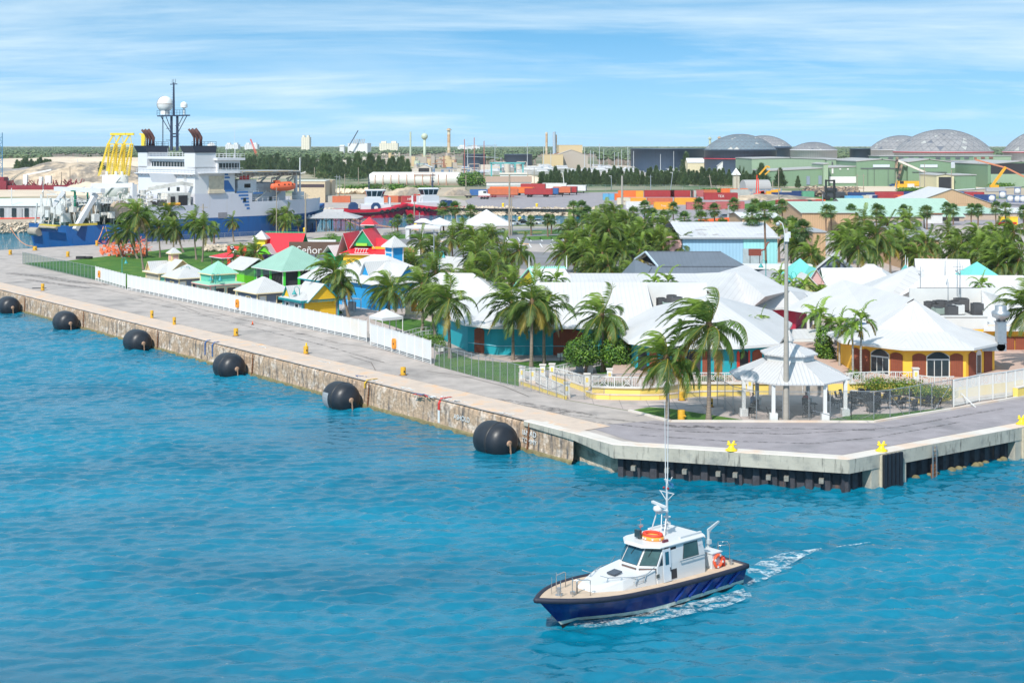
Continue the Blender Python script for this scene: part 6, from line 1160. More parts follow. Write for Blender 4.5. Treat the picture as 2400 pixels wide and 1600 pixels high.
for s_ in(1,-1):mb.bar((C0+.1,s_*1.18,zr_+.17),(C0+1.9,s_*1.18,zr_+.17),.14,.12)
roof=obj('wheelhouse_roof',mb,gelw,boat)
def pane_on(a,b_,c,d,name='window',m=glass,off=.015,fr=.0,mfr=None,sub=True,ins=None):
 """quad pane laid on the face a,b,c,d (a,b low, c,d high) inset by fractions ins=(u0,u1,v0,v1)"""
 a,b_,c,d=[V3(p)for p in(a,b_,c,d)];u0,u1,v0,v1=ins
 f=lambda u,v:(a.lerp(b_,u)).lerp(d.lerp(c,u),v);n=(b_-a).cross(d-a).normalized()
 mb=MB();q_=[f(u0,v0),f(u1,v0),f(u1,v1),f(u0,v1)];o=n*off
 cen=sum(q_,V3())/4
 fq=[p+(p-cen).normalized()*.05 for p in q_]
 mb.add([p+n*.008 for p in fq]+[p+o*1.3 for p in q_],[(0,1,5,4),(1,2,6,5),(2,3,7,6),(3,0,4,7)]);fo=obj(name,mb,mfr or mat('window_gasket',(.06,.065,.07),.5),boat)
 mb=MB();mb.add([p+o for p in q_],[(0,1,2,3)]);obj('pane',mb,m,fo);return fo
bgl=mat('blue_tinted_glass',(.02,.10,.15),.06,var=.3,sc=1.4);ggl=mat('green_tinted_glass',(.05,.10,.10),.08,var=.35,sc=1.2)
n6=6
def facequad(i,lo,hi):return lo[i],lo[(i+1)%6],hi[(i+1)%6],hi[i]
for i,ins,m in((1,(.08,.92,.06,.90),bgl),(2,(.06,.94,.06,.90),bgl),(3,(.08,.92,.06,.90),ggl)):pane_on(*facequad(i,mid,top),m=m,ins=ins)
pane_on(*facequad(4,mid,top),m=ggl,ins=(.53,.86,.05,.82));pane_on(*facequad(4,mid,top),m=glass,ins=(.03,.13,.04,.86));pane_on(*facequad(0,mid,top),m=ggl,ins=(.14,.45,.05,.82));pane_on(*facequad(0,mid,top),m=glass,ins=(.6,.9,.05,.82))
for i in(2,3):pane_on(*facequad(i,lowr,mid),m=mat('brown_panel',(.14,.09,.08),.5),ins=(.1,.9,.66,.9),name='vent_panel')
lq=facequad(4,lowr,top);
def sidequad(x0,x1,z0,z1):
 yy=lambda z:1.42-(0 if z<=zs else(z-zs)/(zr_-zs)*.10)-.02*min(1,max(0,(z-zb)/(zs-zb)))
 return(x1,yy(z0)+.02,z0),(x0,yy(z0)+.02,z0),(x0,yy(z1)+.02,z1),(x1,yy(z1)+.02,z1)
dq=sidequad(5.28,5.78,1.38,3.12);mb=MB();mb.add(list(dq),[(0,1,2,3)]);obj('door_opening',mb,drk,boat)
dq=sidequad(5.82,6.42,1.34,3.12);mb=MB();v=[V3(p)+V3((0,.03,0))for p in dq];w=[p+V3((0,.04,0))for p in v];mb.add(v+w,[(4,5,6,7),(0,1,5,4),(1,2,6,5),(2,3,7,6),(3,0,4,7)]);do=obj('door',mb,mat('door_grey_white',(.62,.66,.70),.4),boat);mb=MB();a,b_,c,d=w;f=lambda u,v:(a.lerp(b_,u)).lerp(d.lerp(c,u),v)+V3((0,.01,0));mb.add([f(.25,.52),f(.75,.52),f(.75,.92),f(.25,.92)],[(0,1,2,3)]);obj('door_pane',mb,bgl,do);mb=MB();mb.bar(f(.9,.3),f(.9,.42),.04);obj('handle',mb,black,do)
mb=MB();mb.bar((C0+.05,1.5,zs-.02),(5.1,1.5,zs-.02),.035);[mb.bar((x,1.4,zs-.05),(x,1.5,zs-.02),.03)for x in(3,4,5)];obj('grab_rail',mb,chrome,boat)
mb=MB();q_=sidequad(6.75,7.0,1.68,1.88);mb.add([V3(p)+V3((0,.03,0))for p in q_],[(0,1,2,3)]);obj('porthole',mb,mat('small_port_glass',(.10,.11,.10),.3),boat)
o=bpy.data.objects.new('name_lettering',text_mesh('-  ---  ---',.2,.003,mat('navy_lettering',(.02,.04,.12),.5)));col.objects.link(o);o.parent=boat;o.location=(3.30,1.405,2.86);o.rotation_euler=(R(84),0,R(180))
mb=MB();
for i in(1,2,3):a,b_,c,d=facequad(i,mid,top);p0=(V3(c)+V3(d))/2;mb.bar(p0+V3((.05,0,-.04)),p0+(V3(a).lerp(V3(b_),.3)-p0)*.5+V3((.08,0,0)),.02)
obj('wiper',mb,black,boat)
mast=obj('mast',MB().cyl((4.55,.0,zr_+.1),(4.55,0,6.5),.085,.06,10),mat('mast_silver',(.62,.64,.66),.35,.3,var=.05),boat)
mb=MB();mb.bar((4.6,.02,4.72),(5.35,.0,4.72),.28,.1);mb.bar((4.55,0,4.6),(5.1,.28,zr_+.1),.05);mb.bar((5.2,-.2,4.65),(5.6,-.35,zr_+.1),.05);mb.bar((5.2,.2,4.65),(5.5,.4,zr_+.1),.05);[mb.cyl((4.55,0,z),(4.55,0,z+.03),.22,n=10)for z in(3.7,4.05,4.35)];obj('mast_frame',mb,gelw,boat)
mb=MB();mb.lathe((5.3,0,4.8),[(.22,0),(.28,.1),(.24,.26),(.05,.33)],14);mb.bar((5.05,-.65,5.18),(5.45,.75,5.18),.16,.12);obj('radar',mb,gelw,boat)
mb=MB();mb.bar((4.55,-.55,5.75),(4.55,.55,5.75),.035);mb.bar((4.55,-.5,5.74),(4.55,0,5.25),.03);mb.bar((4.55,.5,5.74),(4.55,0,5.25),.03);mb.bar((4.55,-.2,6.45),(4.55,.2,6.45),.04);mb.bar((4.55,0,6.0),(4.1,0,6.55),.03);obj('crosstree',mb,gelw,boat)
mb=MB();mb.cyl((4.68,.17,6.3),(4.68,.22,11.4),.035,.012,6);mb.cyl((4.45,-.19,6.3),(4.45,-.26,10.9),.035,.012,6);obj('whip_antenna',mb,gelw,boat)
mb=MB();[mb.sph((4.55+.08,y,z),.075,8,6)for y,z in((-.16,6.0),(.16,6.0))];obj('nav_light',mb,mat('red_nav_light',(.25,.01,.02),.3),boat)
mb=MB();mb.add([(4.25,-.02,6.15),(4.0,.05,5.85),(4.02,.0,6.12)],[(0,1,2),(2,1,0)]);mb.add([(4.5,0,6.35),(4.12,.12,6.2),(4.18,.05,5.95)],[(0,1,2),(2,1,0)]);obj('flag',mb,mat('pale_blue_flag',(.10,.35,.6),.8),boat)
lr_=tG('life_float','orange and red life float ring lying on the wheelhouse roof','life float',V3((BO.x,BO.y,WZ))+Matrix.Rotation(HA,3,'Z')@V3((5.9,.15,zr_+.2)),HA)
def torus(mb,c,R0,r,n=20,m=8,ax='z',mi=0,sq=1.0,alt=None):
 vs=[];
 for i in rG(n):
  a=2*PI*i/n
  for j in rG(m):b_=2*PI*j/m;p=((R0+r*cos(b_))*cos(a),(R0+r*cos(b_))*sin(a)*sq,r*sin(b_));vs.append((c[0]+p[0],c[1]+p[1],c[2]+p[2])if ax=='z' else(c[0]+p[0],c[1]+p[2],c[2]+p[1]))
 for i in rG(n):
  for j in rG(m):
   mi_=mi if alt is None else(alt if(i*4//n*4*0+(i%5==0))else mi);mb.add([],[]);mb.f.append(tuple(len(mb.v)+k for k in(i*m+j,((i+1)%n)*m+j,((i+1)%n)*m+(j+1)%m,i*m+(j+1)%m)));mb.m.append(mi_);mb.s.append(True)
 mb.v+=vs;return mb
ofl=mat('orange_float',(.80,.30,.05),.6,var=.2,sc=4);rfl=mat('red_float',(.72,.06,.03),.6,var=.15)
mb=torus(MB(),(0,0,.0),.46,.13,20,8,sq=1.25);obj('lower_ring',mb,ofl,lr_);mb=torus(MB(),(0,0,.17),.43,.09,20,8,sq=1.25);obj('upper_ring',mb,rfl,lr_);mb=MB();[mb.box((.56*cos(a),.68*sin(a),.02),(.1,.1,.1))for a in np.linspace(0,6,10)];obj('strap',mb,wT,lr_)
mb=MB();mb.box((6.55,-.35,zr_+.42),(.16,.42,.42));mb.bar((6.5,-.35,zr_+.1),(6.5,-.35,zr_+.3),.05);obj('searchlight',mb,mat('dark_lamp_face',(.03,.05,.06),.2),boat);mb=MB();mb.cyl((6.25,-.45,zr_+.1),(6.25,-.45,zr_+1.2),.03,n=6);mb.bar((6.0,-.45,zr_+1.12),(6.5,-.45,zr_+1.12),.04);mb.box((6.25,-.45,zr_+.78),(.3,.12,.14));mb.bar((6.1,-.6,zr_+.1),(6.25,-.45,zr_+.6),.025);obj('horn_bracket',mb,chrome,boat)
mb=MB();mb.cyl((3.9,-.6,zr_+.1),(3.9,-.6,zr_+.5),.05,n=6);mb.box((5.9,1.1,zr_+.18),(.4,.12,.14));obj('roof_fitting',mb,mat('dark_red_fitting',(.15,.03,.05),.5),boat)
def stan(x,y,h,lean=0):return(x,y,zd(x)-.02),(x+lean,y*1.0,zd(x)+h)
for s_ in(1,-1):
 mb=MB();pts=[]
 for x in(7.9,8.6,9.4,10.1):a,b_=stan(x,s_*(1.38 if x<9 else 1.2-.5*(x-9)),.62,-.15);mb.cyl(V3(a)+V3((0,0,.3)),b_,.03,n=6);pts.append(b_)
 mb.tube([(7.2,s_*1.5,zd(7)+1.0)]+pts+[(10.6,s_*.7,zd(10.6)+.85)],.02,6);mb.tube([(p[0]-.05,p[1],p[2]-.3)for p in pts],.008,4);obj('hand_rail',mb,chrome,boat)
mb=MB();xb=12.4
for s_ in(1,-1):mb.tube([(11.6,s_*.95,zd(11.6)),(11.6,s_*.95,zd(11.6)+.8),(11.75,s_*.92,zd(11.6)+.86),(12.6,s_*.62,zd(12.5)+.86)],.025,6)
mb.cyl((12.6,.62,zd(12.6)),(12.6,.62,zd(12.6)+1.0),.025,n=6);mb.cyl((12.6,-.62,zd(12.6)),(12.6,-.62,zd(12.6)+1.0),.025,n=6);mb.cyl((13.2,.35,zd(13)),(13.2,.35,zd(13)+.9),.022,n=6);mb.cyl((13.2,-.35,zd(13)),(13.2,-.35,zd(13)+.9),.022,n=6);obj('bow_rail',mb,chrome,boat)
mb=MB();mb.cyl((13.0,0,zd(13)),(13.0,0,zd(13)+.4),.10,n=10);mb.cyl((13.0,0,zd(13)),(13.0,0,zd(13)+.03),.2,n=10);mb.cyl((13.0,-.2,zd(13)+.25),(13.0,.2,zd(13)+.25),.03,n=6);obj('bitt',mb,sL,boat)
mb=MB();mb.tube([(11.9,.25,zd(12)),(11.9,.25,zd(12)+.62),(11.8,.25,zd(12)+.72),(11.7,.25,zd(12)+.66)],.05,7);mb.box((12.25,.3,zd(12)+.1),(.22,.22,.16));obj('deck_vent',mb,sL,boat)
lk=obj('deck_locker',MB().bx(1.35,2.15,.4,1.3,1.15,2.05).bx(1.3,2.2,.35,1.35,2.05,2.1),gelw,boat)
lbp=V3((BO.x,BO.y,WZ));lb=tG('life_ring','orange life ring hanging on the white deck locker of the pilot boat','life ring',lbp+Matrix.Rotation(HA,3,'Z')@V3((1.72,1.39,1.62)),HA);obj('ring',torus(MB(),(0,0,0),.33,.085,24,8,ax='y'),mat('orange_red_ring',(.80,.10,.03),.5),lb);mb=MB();[mb.box((.33*cos(a),0,.33*sin(a)),(.12,.19,.12),0,0,Matrix.Rotation(-a,3,'Y'))for a in(.3,1.9,3.4,5.0)];obj('white_band',mb,wT,lb)
fe=tG('fire_extinguisher','red cylinder beside the life ring on the stern deck','extinguisher',lbp+Matrix.Rotation(HA,3,'Z')@V3((1.15,1.3,1.2)),HA);obj('bottle',MB().lathe((0,0,0),[(.11,0),(.11,.42),(.05,.5),(.03,.55)],10),mat('extinguisher_red',(.6,.04,.03),.4),fe);obj('valve',MB().box((0,0,.56),(.12,.05,.06)),black,fe)
mb=MB();mb.cyl((1.2,.2,1.15),(1.2,.2,3.0),.10,.08,10);mb.box((1.25,.3,2.4),(.22,.2,.25));mb.cyl((1.2,.2,2.0),(1.2,.2,2.05),.16,n=10);obj('davit_post',mb,mat('davit_grey',(.45,.50,.52),.45,var=.08),boat);mb=MB();mb.prism([(1.28,2.75),(1.28,3.10),(.35,3.42),(.25,3.42),(.25,3.34),(1.0,3.0),(1.14,2.75)],.16,.24,0,'y');obj('davit_arm',mb,mat('davit_grey',(.45,.50,.52)),boat)
mb=MB()
for x,y in((.95,.75),(.35,.2),(.25,1.0),(.15,-.9),(.15,-1.6)):mb.cyl((x,y,1.15),(x,y,2.2),.024,n=6)
mb.tube([(.95,.75,2.2),(.35,.2,2.2),(-.1,.5,2.2),(.25,1.0,2.2),(.95,.75,2.2)],.022,6);mb.tube([(.15,-.9,2.2),(.15,-1.6,2.2)],.022,6);mb.tube([(2.4,-1.5,2.2),(2.6,-1.7,2.2),(2.6,-1.7,1.2)],.022,6);obj('stern_rail',mb,chrome,boat)
mb=MB();mb.cyl((.65,1.45,1.15),(.65,1.45,1.5),.08,n=8);mb.cyl((.65,1.25,1.35),(.65,1.65,1.35),.03,n=6);mb.cyl((.25,-.7,1.15),(.25,-.7,1.6),.09,n=8);obj('stern_bitt',mb,sL,boat)
foam=mat('white_foam',(.80,.86,.88),.6,var=.1,alpha='foam',coord='Object')
def foamsheet(name,pts,lB):
 mb=MB()
 for a,b_ in zip(pts,pts[1:]):mb.add([(a[0],a[1]-a[2],WZ+.10),(b_[0],b_[1]-b_[2],WZ+.10),(b_[0],b_[1]+b_[2],WZ+.10),(a[0],a[1]+a[2],WZ+.10)],[(0,1,2,3)])
 return struct(name,mb,foam,'stuff')
def fpx(l):return[(P(x,y,WZ).x,P(x,y,WZ).y,w)for x,y,w in l]
for nm,l in(('foam',[(1345,1468,.25),(1380,1466,.5),(1430,1460,.6),(1500,1449,.75),(1560,1436,.6),(1620,1422,.45),(1660,1412,.4),(1700,1402,.5),(1745,1386,.3)]),('foam',[(1500,1462,.2),(1570,1446,.35),(1640,1428,.6),(1700,1414,.7),(1760,1396,.4)]),('foam',[(1752,1342,.35),(1790,1330,1.1),(1840,1313,1.2),(1880,1300,.6),(1925,1288,.1)]),('foam',[(1960,1284,.05),(2000,1279,.14),(2040,1273,.03)]),('foam',[(1752,1372,.2),(1790,1352,.7),(1830,1336,.4),(1860,1330,.1)])):foamsheet(nm,fpx(l),'')
# ================================================================ CABLE SHIP (local: x forward along the quay, y to port, z world-like above water + WZ)
shb=mat('ship_blue_hull',(.012,.095,.30),.35,var=.14,sc=.12,sk_=((.02,.06,.16),.7,.06,.55,.8));shw=mat('ship_white_side',(.56,.56,.62),.45,var=.05,sc=.15,sk_=((.50,.46,.40),.8,.06,.63,.85));shw2=mat('ship_white_house',(.64,.64,.66),.45,var=.04,sc=.2);shd=mat('ship_dark_band',(.03,.035,.055),.5,var=.15);mw_=mat('dirty_white_machinery',(.60,.58,.54),.6,var=.25,sc=1,c2=(.30,.22,.15),c2sc=.9,c2lo=.60,c2hi=.72);exh=mat('exhaust_pipe_brown',(.10,.04,.035),.7,var=.3);navym=mat('navy_lattice_paint',(.03,.045,.09),.5,var=.1);deckg=mat('green_deck',(.05,.14,.09),.8,var=.2);orl=mat('lifeboat_orange',(.80,.15,.06),.5,var=.08)
tS=.1225*121.66;SO=B0+bu*tS+bn*1.3;SA=math.atan2(bu.y,bu.x);BM=26.0
ship=tG('cable_ship','large cable laying ship with blue and white hull, tall white house and lattice mast','ship',(SO.x,SO.y,0),SA)
LS=86.0;hw=BM/2
def shb_(x,l):
 t=x/LS;d=hw*(1-max(0,(t-.70)/.30)**2.2);w=hw*(1-max(0,(t-.62)/.33)**2.0)if t<.95 else.02
 st=1-.45*max(0,(.16-t)/.16)
 return max(.05,(w+(d-w)*l)*st)
rows=[(-4,0),(-2.5,.05),(0,.35),(2.6,.7),(4.9,1.0)]
xs=[3.5]+list(np.linspace(5,60,12))+[64,68,72,76,79,82,84.2,86];mb=MB();Sx=[]
for x in xs:
 t=x/LS;st=[]
 for z,l in rows:
  xm=x-(4.9-z)*.55*max(0,(t-.80)/.20)**1.5+(max(0,3.2-z)*.9*max(0,(.06-t)/.06))
  zz_=z+(1.0*max(0,(t-.8)/.2)**1.5 if z>4 else 0);zz_=zz_ if not(z>4 and t<.30)else 4.3
  st.append((xm,shb_(x,l),zz_))
 Sx.append(st)
for i in rG(len(xs)-1):
 for k in rG(4):
  for s_ in(1,-1):
   v=[(p[0],hw-p[1]*s_*1.0,p[2])for p in(Sx[i][k],Sx[i+1][k],Sx[i+1][k+1],Sx[i][k+1])];mb.add(v,[(0,1,2,3)if s_>0 else(0,3,2,1)],0,True)
mb.add([(p[0],hw-p[1],p[2])for p in Sx[0]]+[(p[0],hw+p[1],p[2])for p in Sx[0][::-1]],[tuple(rG(10))],0)
hull=obj('hull',mb,shb,ship);mb=MB()
for i in rG(len(xs)-1):a,b_=Sx[i][4],Sx[i+1][4];mb.add([(a[0],hw-a[1],a[2]-.4),(b_[0],hw-b_[1],b_[2]-.4),(b_[0],hw+b_[1],b_[2]-.4),(a[0],hw+a[1],a[2]-.4)],[(0,1,2,3)])
obj('deck',mb,deckg,ship)
def side(x0,x1,z0,z1a,z1b,y=-.02,th=.4,m=shw,name='upper_side'):
 mb=MB();mb.add([(x0,y,z0),(x1,y,z0),(x1,y,z1b),(x0,y,z1a),(x0,y+th,z0),(x1,y+th,z0),(x1,y+th,z1b),(x0,y+th,z1a)],[(0,1,2,3),(5,4,7,6),(3,2,6,7),(0,3,7,4),(1,5,6,2)]);return obj(name,mb,m,ship)
def tx(px,off=0):k=(px-1200)/F;o=SO+bn*off;return(k*o.y-o.x)/(bu.x-k*bu.y)
xH=tx(457);x503=tx(503);x591=tx(591);x713=tx(713);xw0=tx(330)
side(xw0,xH,4.9,8.0,8.2);side(xH,x591,4.9,10.9,10.7);side(x591,60.5,4.9,8.5,8.55)
mb=MB()
for i in rG(12,len(xs)-4):
 a,b_=Sx[i],Sx[i+1]
 for s_ in(1,-1):v=[(a[4][0],hw-a[4][1]*s_,a[4][2]),(b_[4][0],hw-b_[4][1]*s_,b_[4][2]),(b_[4][0]+.3,hw-b_[4][1]*s_,8.7),(a[4][0]+.3,hw-a[4][1]*s_,8.6)];mb.add(v,[(0,1,2,3)if s_>0 else(0,3,2,1)])
obj('bow_side',mb,shw,ship)
side(xH,x591,4.9,10.9,10.7,y=BM-.4);side(x591,60.5,4.9,8.5,8.55,y=BM-.4);side(xw0,xH,4.9,8,8.2,y=BM-.4)
obj('main_deck_house',MB().bx(xH,x591+.0,.4,BM-.4,5,10.4).bx(x591,62,3,BM-3,5,8.4).bx(xw0,xH,.4,BM-.4,5,7.4),shw,ship)
zt=20.7;h0=xH;h1=tx(503)
hs=MB();hs.bx(h0,h1+6,0,BM-.5,10.4,15.8);hs.bx(h0,h1+2,0,BM-.5,15.8,17.4);hs.bx(h0,h0+6,0,4.6,17,zt+.3);hs.bx(h0,h0+6,BM-4.6,BM-.4,17,zt+.3);hs.bx(h0+.8,h1+6.5,-1.4,BM+1.0,15.8,16.0)
house=obj('deck_house',hs,shw2,ship)
br=MB();br.bx(h0+1.2,h0+5.2,4.6,BM-4.6,16.0,19.3);br.bx(h0+.2,h0+5.8,4.2,BM-4.2,19.3,19.9);br.bx(h0+6,h1+7,-.8,BM+.5,16.0,19.0);br.bx(h0+5.4,h1+8,-1.6,BM+1,19.0,19.6);bridge=obj('bridge',br,shw2,ship)
mb=MB();mb.bx(h0+1.12,h0+1.2,5.0,BM-5.0,17.2,18.6);o=obj('aft_window_band',mb,glass,bridge);mb=MB();mb.bx(h0+6.4,h1+6.6,-.86,-.8,16.9,18.3);obj('side_window_band',mb,glass,bridge);mb=MB();[mb.bx(h0+1.06,h0+1.12,y,y+.12,17.2,18.6)for y in np.linspace(5.5,BM-6,12)];[mb.bx(x,x+.12,-.9,-.86,16.9,18.3)for x in np.linspace(h0+7.4,h1+6,6)];obj('mullion',mb,shw2,bridge)
def rail(pts,parent,h=1.0,step=1.5,m=shw2,name='railing',r=.035):
 mb=MB();pts=[V3(p)for p in pts];U=V3((0,0,h))
 for a,b_ in zip(pts,pts[1:]):
  mb.bar(a+U,b_+U,r*2);mb.bar(a+U*.5,b_+U*.5,r*1.4);n=max(1,int((b_-a).length/step));[mb.bar(a.lerp(b_,k/n),a.lerp(b_,k/n)+U,r*1.8)for k in rG(n+1)]
 return obj(name,mb,m,parent)
rail([(h0+.2,4,19.9),(h0+.2,BM-4,19.9)],ship);rail([(h0+5.8,4.4,19.9),(h0+5.8,BM-4,19.9)],ship);rail([(h0+5.8,-1.5,19.6),(h1+7.8,-1.5,19.6),(h1+7.8,BM,19.6)],ship);rail([(h0-.2,-.3,15.8),(h0-.2,BM,15.8)],ship);rail([(h0,-1.3,16.0),(h1+7.5,-1.3,16.0),(h1+7.5,3,16)],ship,1.1)
mb=MB();mb.bx(h0-.9,h0,-.4,BM,15.55,15.75);[mb.prism([(h0-.8,15.55),(h0,15.55),(h0,14.9)],y,y+.1,0,'y')for y in np.linspace(0,BM-.5,16)];mb.prism([(h0-1.0,15.7),(h0,15.7),(h0,13.4)],8,19,0,'y');obj('bridge_wing_gallery',mb,shw2,ship)
for y,z,w in((18.4,14.6,.8),(14.8,14.6,.8),(11.0,11.9,.8),(6.6,11.9,1.3)):o=obj('window',MB().bx(h0-.06,h0,y,y+w,z-.5,z+.5),glass,ship)
for x,z in((x503+8.5,9.0),(x503+16.5,9.1),(x591+9,6.3)):obj('porthole_window',MB().bx(x,x+.8,-.09,-.02,z-.5,z+.5),glass,ship)
obj('pilot_door',MB().bx(x503+1,x503+3.6,-.1,-.02,4.7,6.1),mat('grey_recess',(.25,.24,.26),.7),ship)
mb=MB();[mb.bar((h0-.3,3.6,8+i*.45),(h0-.3,4.3,8+i*.45),.05)for i in rG(17)];mb.bar((h0-.3,3.6,7.5),(h0-.3,3.6,15.8),.06);mb.bar((h0-.3,4.3,7.5),(h0-.3,4.3,15.8),.06);obj('house_ladder',mb,mw_,ship)
for y0,y1,l in((-.2,5.0,'near'),(BM-5.0,BM-.2,'far')):
 f_=obj('funnel',MB().prism([(h0-1.2,zt+1.9),(h0+6.2,zt+1.9),(h0+6.0,zt+.2),(h0-.1,zt+.2)],y0,y1,0,'y'),shd,ship);mb=MB()
 for k,yy in en_((y0+1.0,y0+2.5,y0+3.8)):r=(.42,.38,.25)[k];mb.tube([(h0+2.2,yy,zt+1.8),(h0+2.2,yy,zt+3.9),(h0+1.7,yy+.2,zt+4.9),(h0+.9,yy+.5,zt+6.0)],r*1.1,8)
 obj('exhaust_pipe',mb,exh,f_);rail([(h0-1,y0,zt+1.9),(h0+6,y0,zt+1.9),(h0+6,y1,zt+1.9)],f_,m=navym)
lg=mat('blue_logo_paint',(.03,.14,.38),.5);mb=MB();xx=h0+4.2
mb.add([(xx,-.06,11.2),(xx+7.5,-.06,11.2),(xx+5.5,-.06,14.0),(xx+4.3,-.06,14.0),(xx+4.3,-.06,11.5),(xx,-.06,11.5)],[(0,1,2,3),(0,3,4,5)])
for i in rG(3):w=1.6-.45*i;mb.add([(xx+4.4,-.06,14.5+i*.75),(xx+4.4+w,-.06,14.5+i*.75),(xx+4.4+w-.2,-.06,14.95+i*.75),(xx+4.4,-.06,14.95+i*.75)],[(0,1,2,3)])
for i in rG(6):w=3.4-.5*i;x0=xx+8.0+i*.6;z0=11.0-i*.82;mb.bx(x0,x0+w,-.07,-.02,z0-.22,z0+.22)
mb.bx(xx+13,xx+16,-.07,-.02,10.45,10.85);obj('side_emblem',mb,lg,ship)
obj('side_hatch',MB().bx(xx-.2,xx+4.2,-.12,0,11.6,15.2).bx(xx-.4,xx+4.2,-.5,0,10.9,11.6),mat('cream_rusty_box',(.58,.50,.38),.7,var=.2,sc=1),ship)
mxp=tx(411,10)
m_=MB();mx0=h0+4.5;my=15.8;zp=30.2
for(x,y)in((mx0+.5,my+2.2),(mx0,my-1.2)):m_.cyl((x,y,zt+.6),(x,y,zp),.38,.32,8)
m_.cyl((mx0+.4,my+6,zt-.5),(mx0+.4,my+6,zp),.14,n=6)
for z in(zt+4.2,zp-4.6):m_.bar((mx0,my-1.2,z),(mx0+.5,my+2.2,z),.35)
for a,b_ in(((mx0,my-1.2,zp-4.6),(mx0,my-5.6,zp)),((mx0+.5,my+2.2,zp-4.6),(mx0,my+6.4,zp)),((mx0,my-1.2,zp-3),(mx0,my-4,zp)),((mx0,my+2,zp-3),(mx0,my+4,zp))):m_.bar(a,b_,.14)
m_.bar((mx0,my-6,zp),(mx0,my+7,zp),1.3,.3);[m_.bar((mx0-.6,my-1.2-s_*0,z),(mx0-.6,my-3.2,z),.12)for s_,z in((0,25.5),(0,27.6),(0,23.2))];[m_.bar((mx0,my+2.2,z),(mx0,my+3.8,z),.14)for z in(24,27)]
m_.cyl((mx0,my+.4,zp),(mx0,my+.4,zp+8.4),.32,.2,8);m_.bar((mx0,my-1.1,zp+8.0),(mx0,my+1.9,zp+8.0),.2);[m_.bar((mx0-.35,my+.4-.4,zp+.5+i*.6),(mx0-.35,my+.4+.4,zp+.5+i*.6),.05)for i in rG(12)];[m_.cyl((mx0,my+.4+o,zp+8),(mx0,my+.4+o,zp+9.3),.05,n=5)for o in(-.8,0,.7)]
mast_=obj('lattice_mast',m_,navym,ship);rail([(mx0-.7,my-6,zp+.1),(mx0-.7,my+7,zp+.1)],mast_,1.3,1.2,navym)
rd=mat('radome_white',(.72,.72,.70),.5,var=.08,sc=.6)
o=obj('large_radome',MB().sph((mx0,my+4.3,zp+3.0),2.05,20,14).cyl((mx0,my+4.3,zp+.3),(mx0,my+4.3,zp+1.4),1.2,n=14),rd,mast_);mb=torus(MB(),(mx0,my+4.3,zp+3.0),2.06,.05,24,5);mb.tube([(mx0+2.07*cos(a)*-.9,my+4.3+2.07*cos(a)*.43,zp+3+2.07*sin(a))for a in np.linspace(-1.4,1.4,12)],.05,5);obj('seam',mb,rust,o)
obj('small_radome',MB().sph((mx0,my-4.2,zp+2.6),.88,14,10).cyl((mx0,my-4.2,zp+2.0),(mx0,my-4.2,zp+2.7),.88,n=14).cyl((mx0,my-4.2,zp+.2),(mx0,my-4.2,zp+2.0),.2,n=8),rd,mast_)
o=obj('bridge_radome',MB().sph((h0+6.8,3.0,zt+1.6),1.1,14,10).cyl((h0+6.8,3.0,19.6),(h0+6.8,3.0,zt+1.4),.5,n=10),rd,ship)
mb=MB();[mb.cyl((x,y,19.6),(x,y,z),.07,.03,6)for x,y,z in((h1+7.4,2,28.6),(h1+6.2,4,22.6),(h1+6.8,1,22.8),(h0+5,7,23.5),(h0+5,13,23.0),(h0+2,15,22.0))];[mb.cyl((h0+3,y,19.9),(h0+3,y,22.0),.42,n=10)for y in(6.2,8.4)];obj('bridge_mast',mb,shw2,ship)
obj('mid_house',MB().bx(h1+8,x591+2.5,1.6,BM-2,10.4,14.0).bx(x591+2.5,x713-3,4,BM-4,8.3,13.0),mat('shaded_white_house',(.66,.68,.72),.5,var=.04),ship)
for x in np.linspace(h1+10,x591,7):obj('cabin_window',MB().bx(x,x+.6,1.52,1.6,12.0,13.0),glass,ship)
rail([(h1+2,.1,10.8),(x591+2,.1,10.7)],ship);rail([(x591,.1,8.5),(x713,.1,8.6),(x713+3,2.5,8.7)],ship);rail([(h1+7,1.0,14.0),(x591+4,1.0,14.0)],ship,1.2,1.0)
rail([(x591+2.5,3.6,10.9),(x591+9,3.6,10.9)],ship);obj('stairway',MB().bar((x591+1,.8,8.4),(x591+5,1.2,11.0),.9,.15).bar((x591+7,2.0,10.8),(x591+10,2.4,14.6),.5,.3),mw_,ship)
hk=MB();hx=tx(505,6);hx2=tx(697,6)
hk.prism([(hx,2),(hx+3,-1.2),(hx2-5,-1.2),(hx2,5),(hx2,14),(hx2-5,21),(hx+3,21),(hx,17)],15.7,16.1);helid=obj('helideck',hk,mat('helideck_grey',(.30,.31,.32),.7,var=.1),ship);mb=MB();[mb.prism([(hx+i*1.3,15.65),(hx+i*1.3+.15,15.65),(hx+i*1.3+.15,14.9),(hx+i*1.3,15.2)],0,20,0,'y')for i in rG(int((hx2-hx)/1.3)-1)];[mb.bar((x,3,14),(x+4,0,15.8),.3)for x in np.linspace(hx+2,hx2-6,5)];[mb.bar((hx2-10,y,9),(hx2-2,y,15.6),.35)for y in(3,9,15)];obj('helideck_truss',mb,mw_,helid);mb=MB();mb.bar((hx+3,-1.3,16.1),(hx2-5,-1.3,16.1),.3,.12);obj('helideck_edge',mb,mat('orange_edge',(.75,.45,.12),.6,c2=(.6,.6,.58),c2sc=.3),helid)
mb=MB();[mb.cyl((h1+9+i*1.0,1.6,14.1),(h1+9+i*1.0,1.6,15.3),.5,n=10)for i in rG(3)];obj('red_drum',mb,mat('red_drum',(.6,.03,.03),.5),ship)
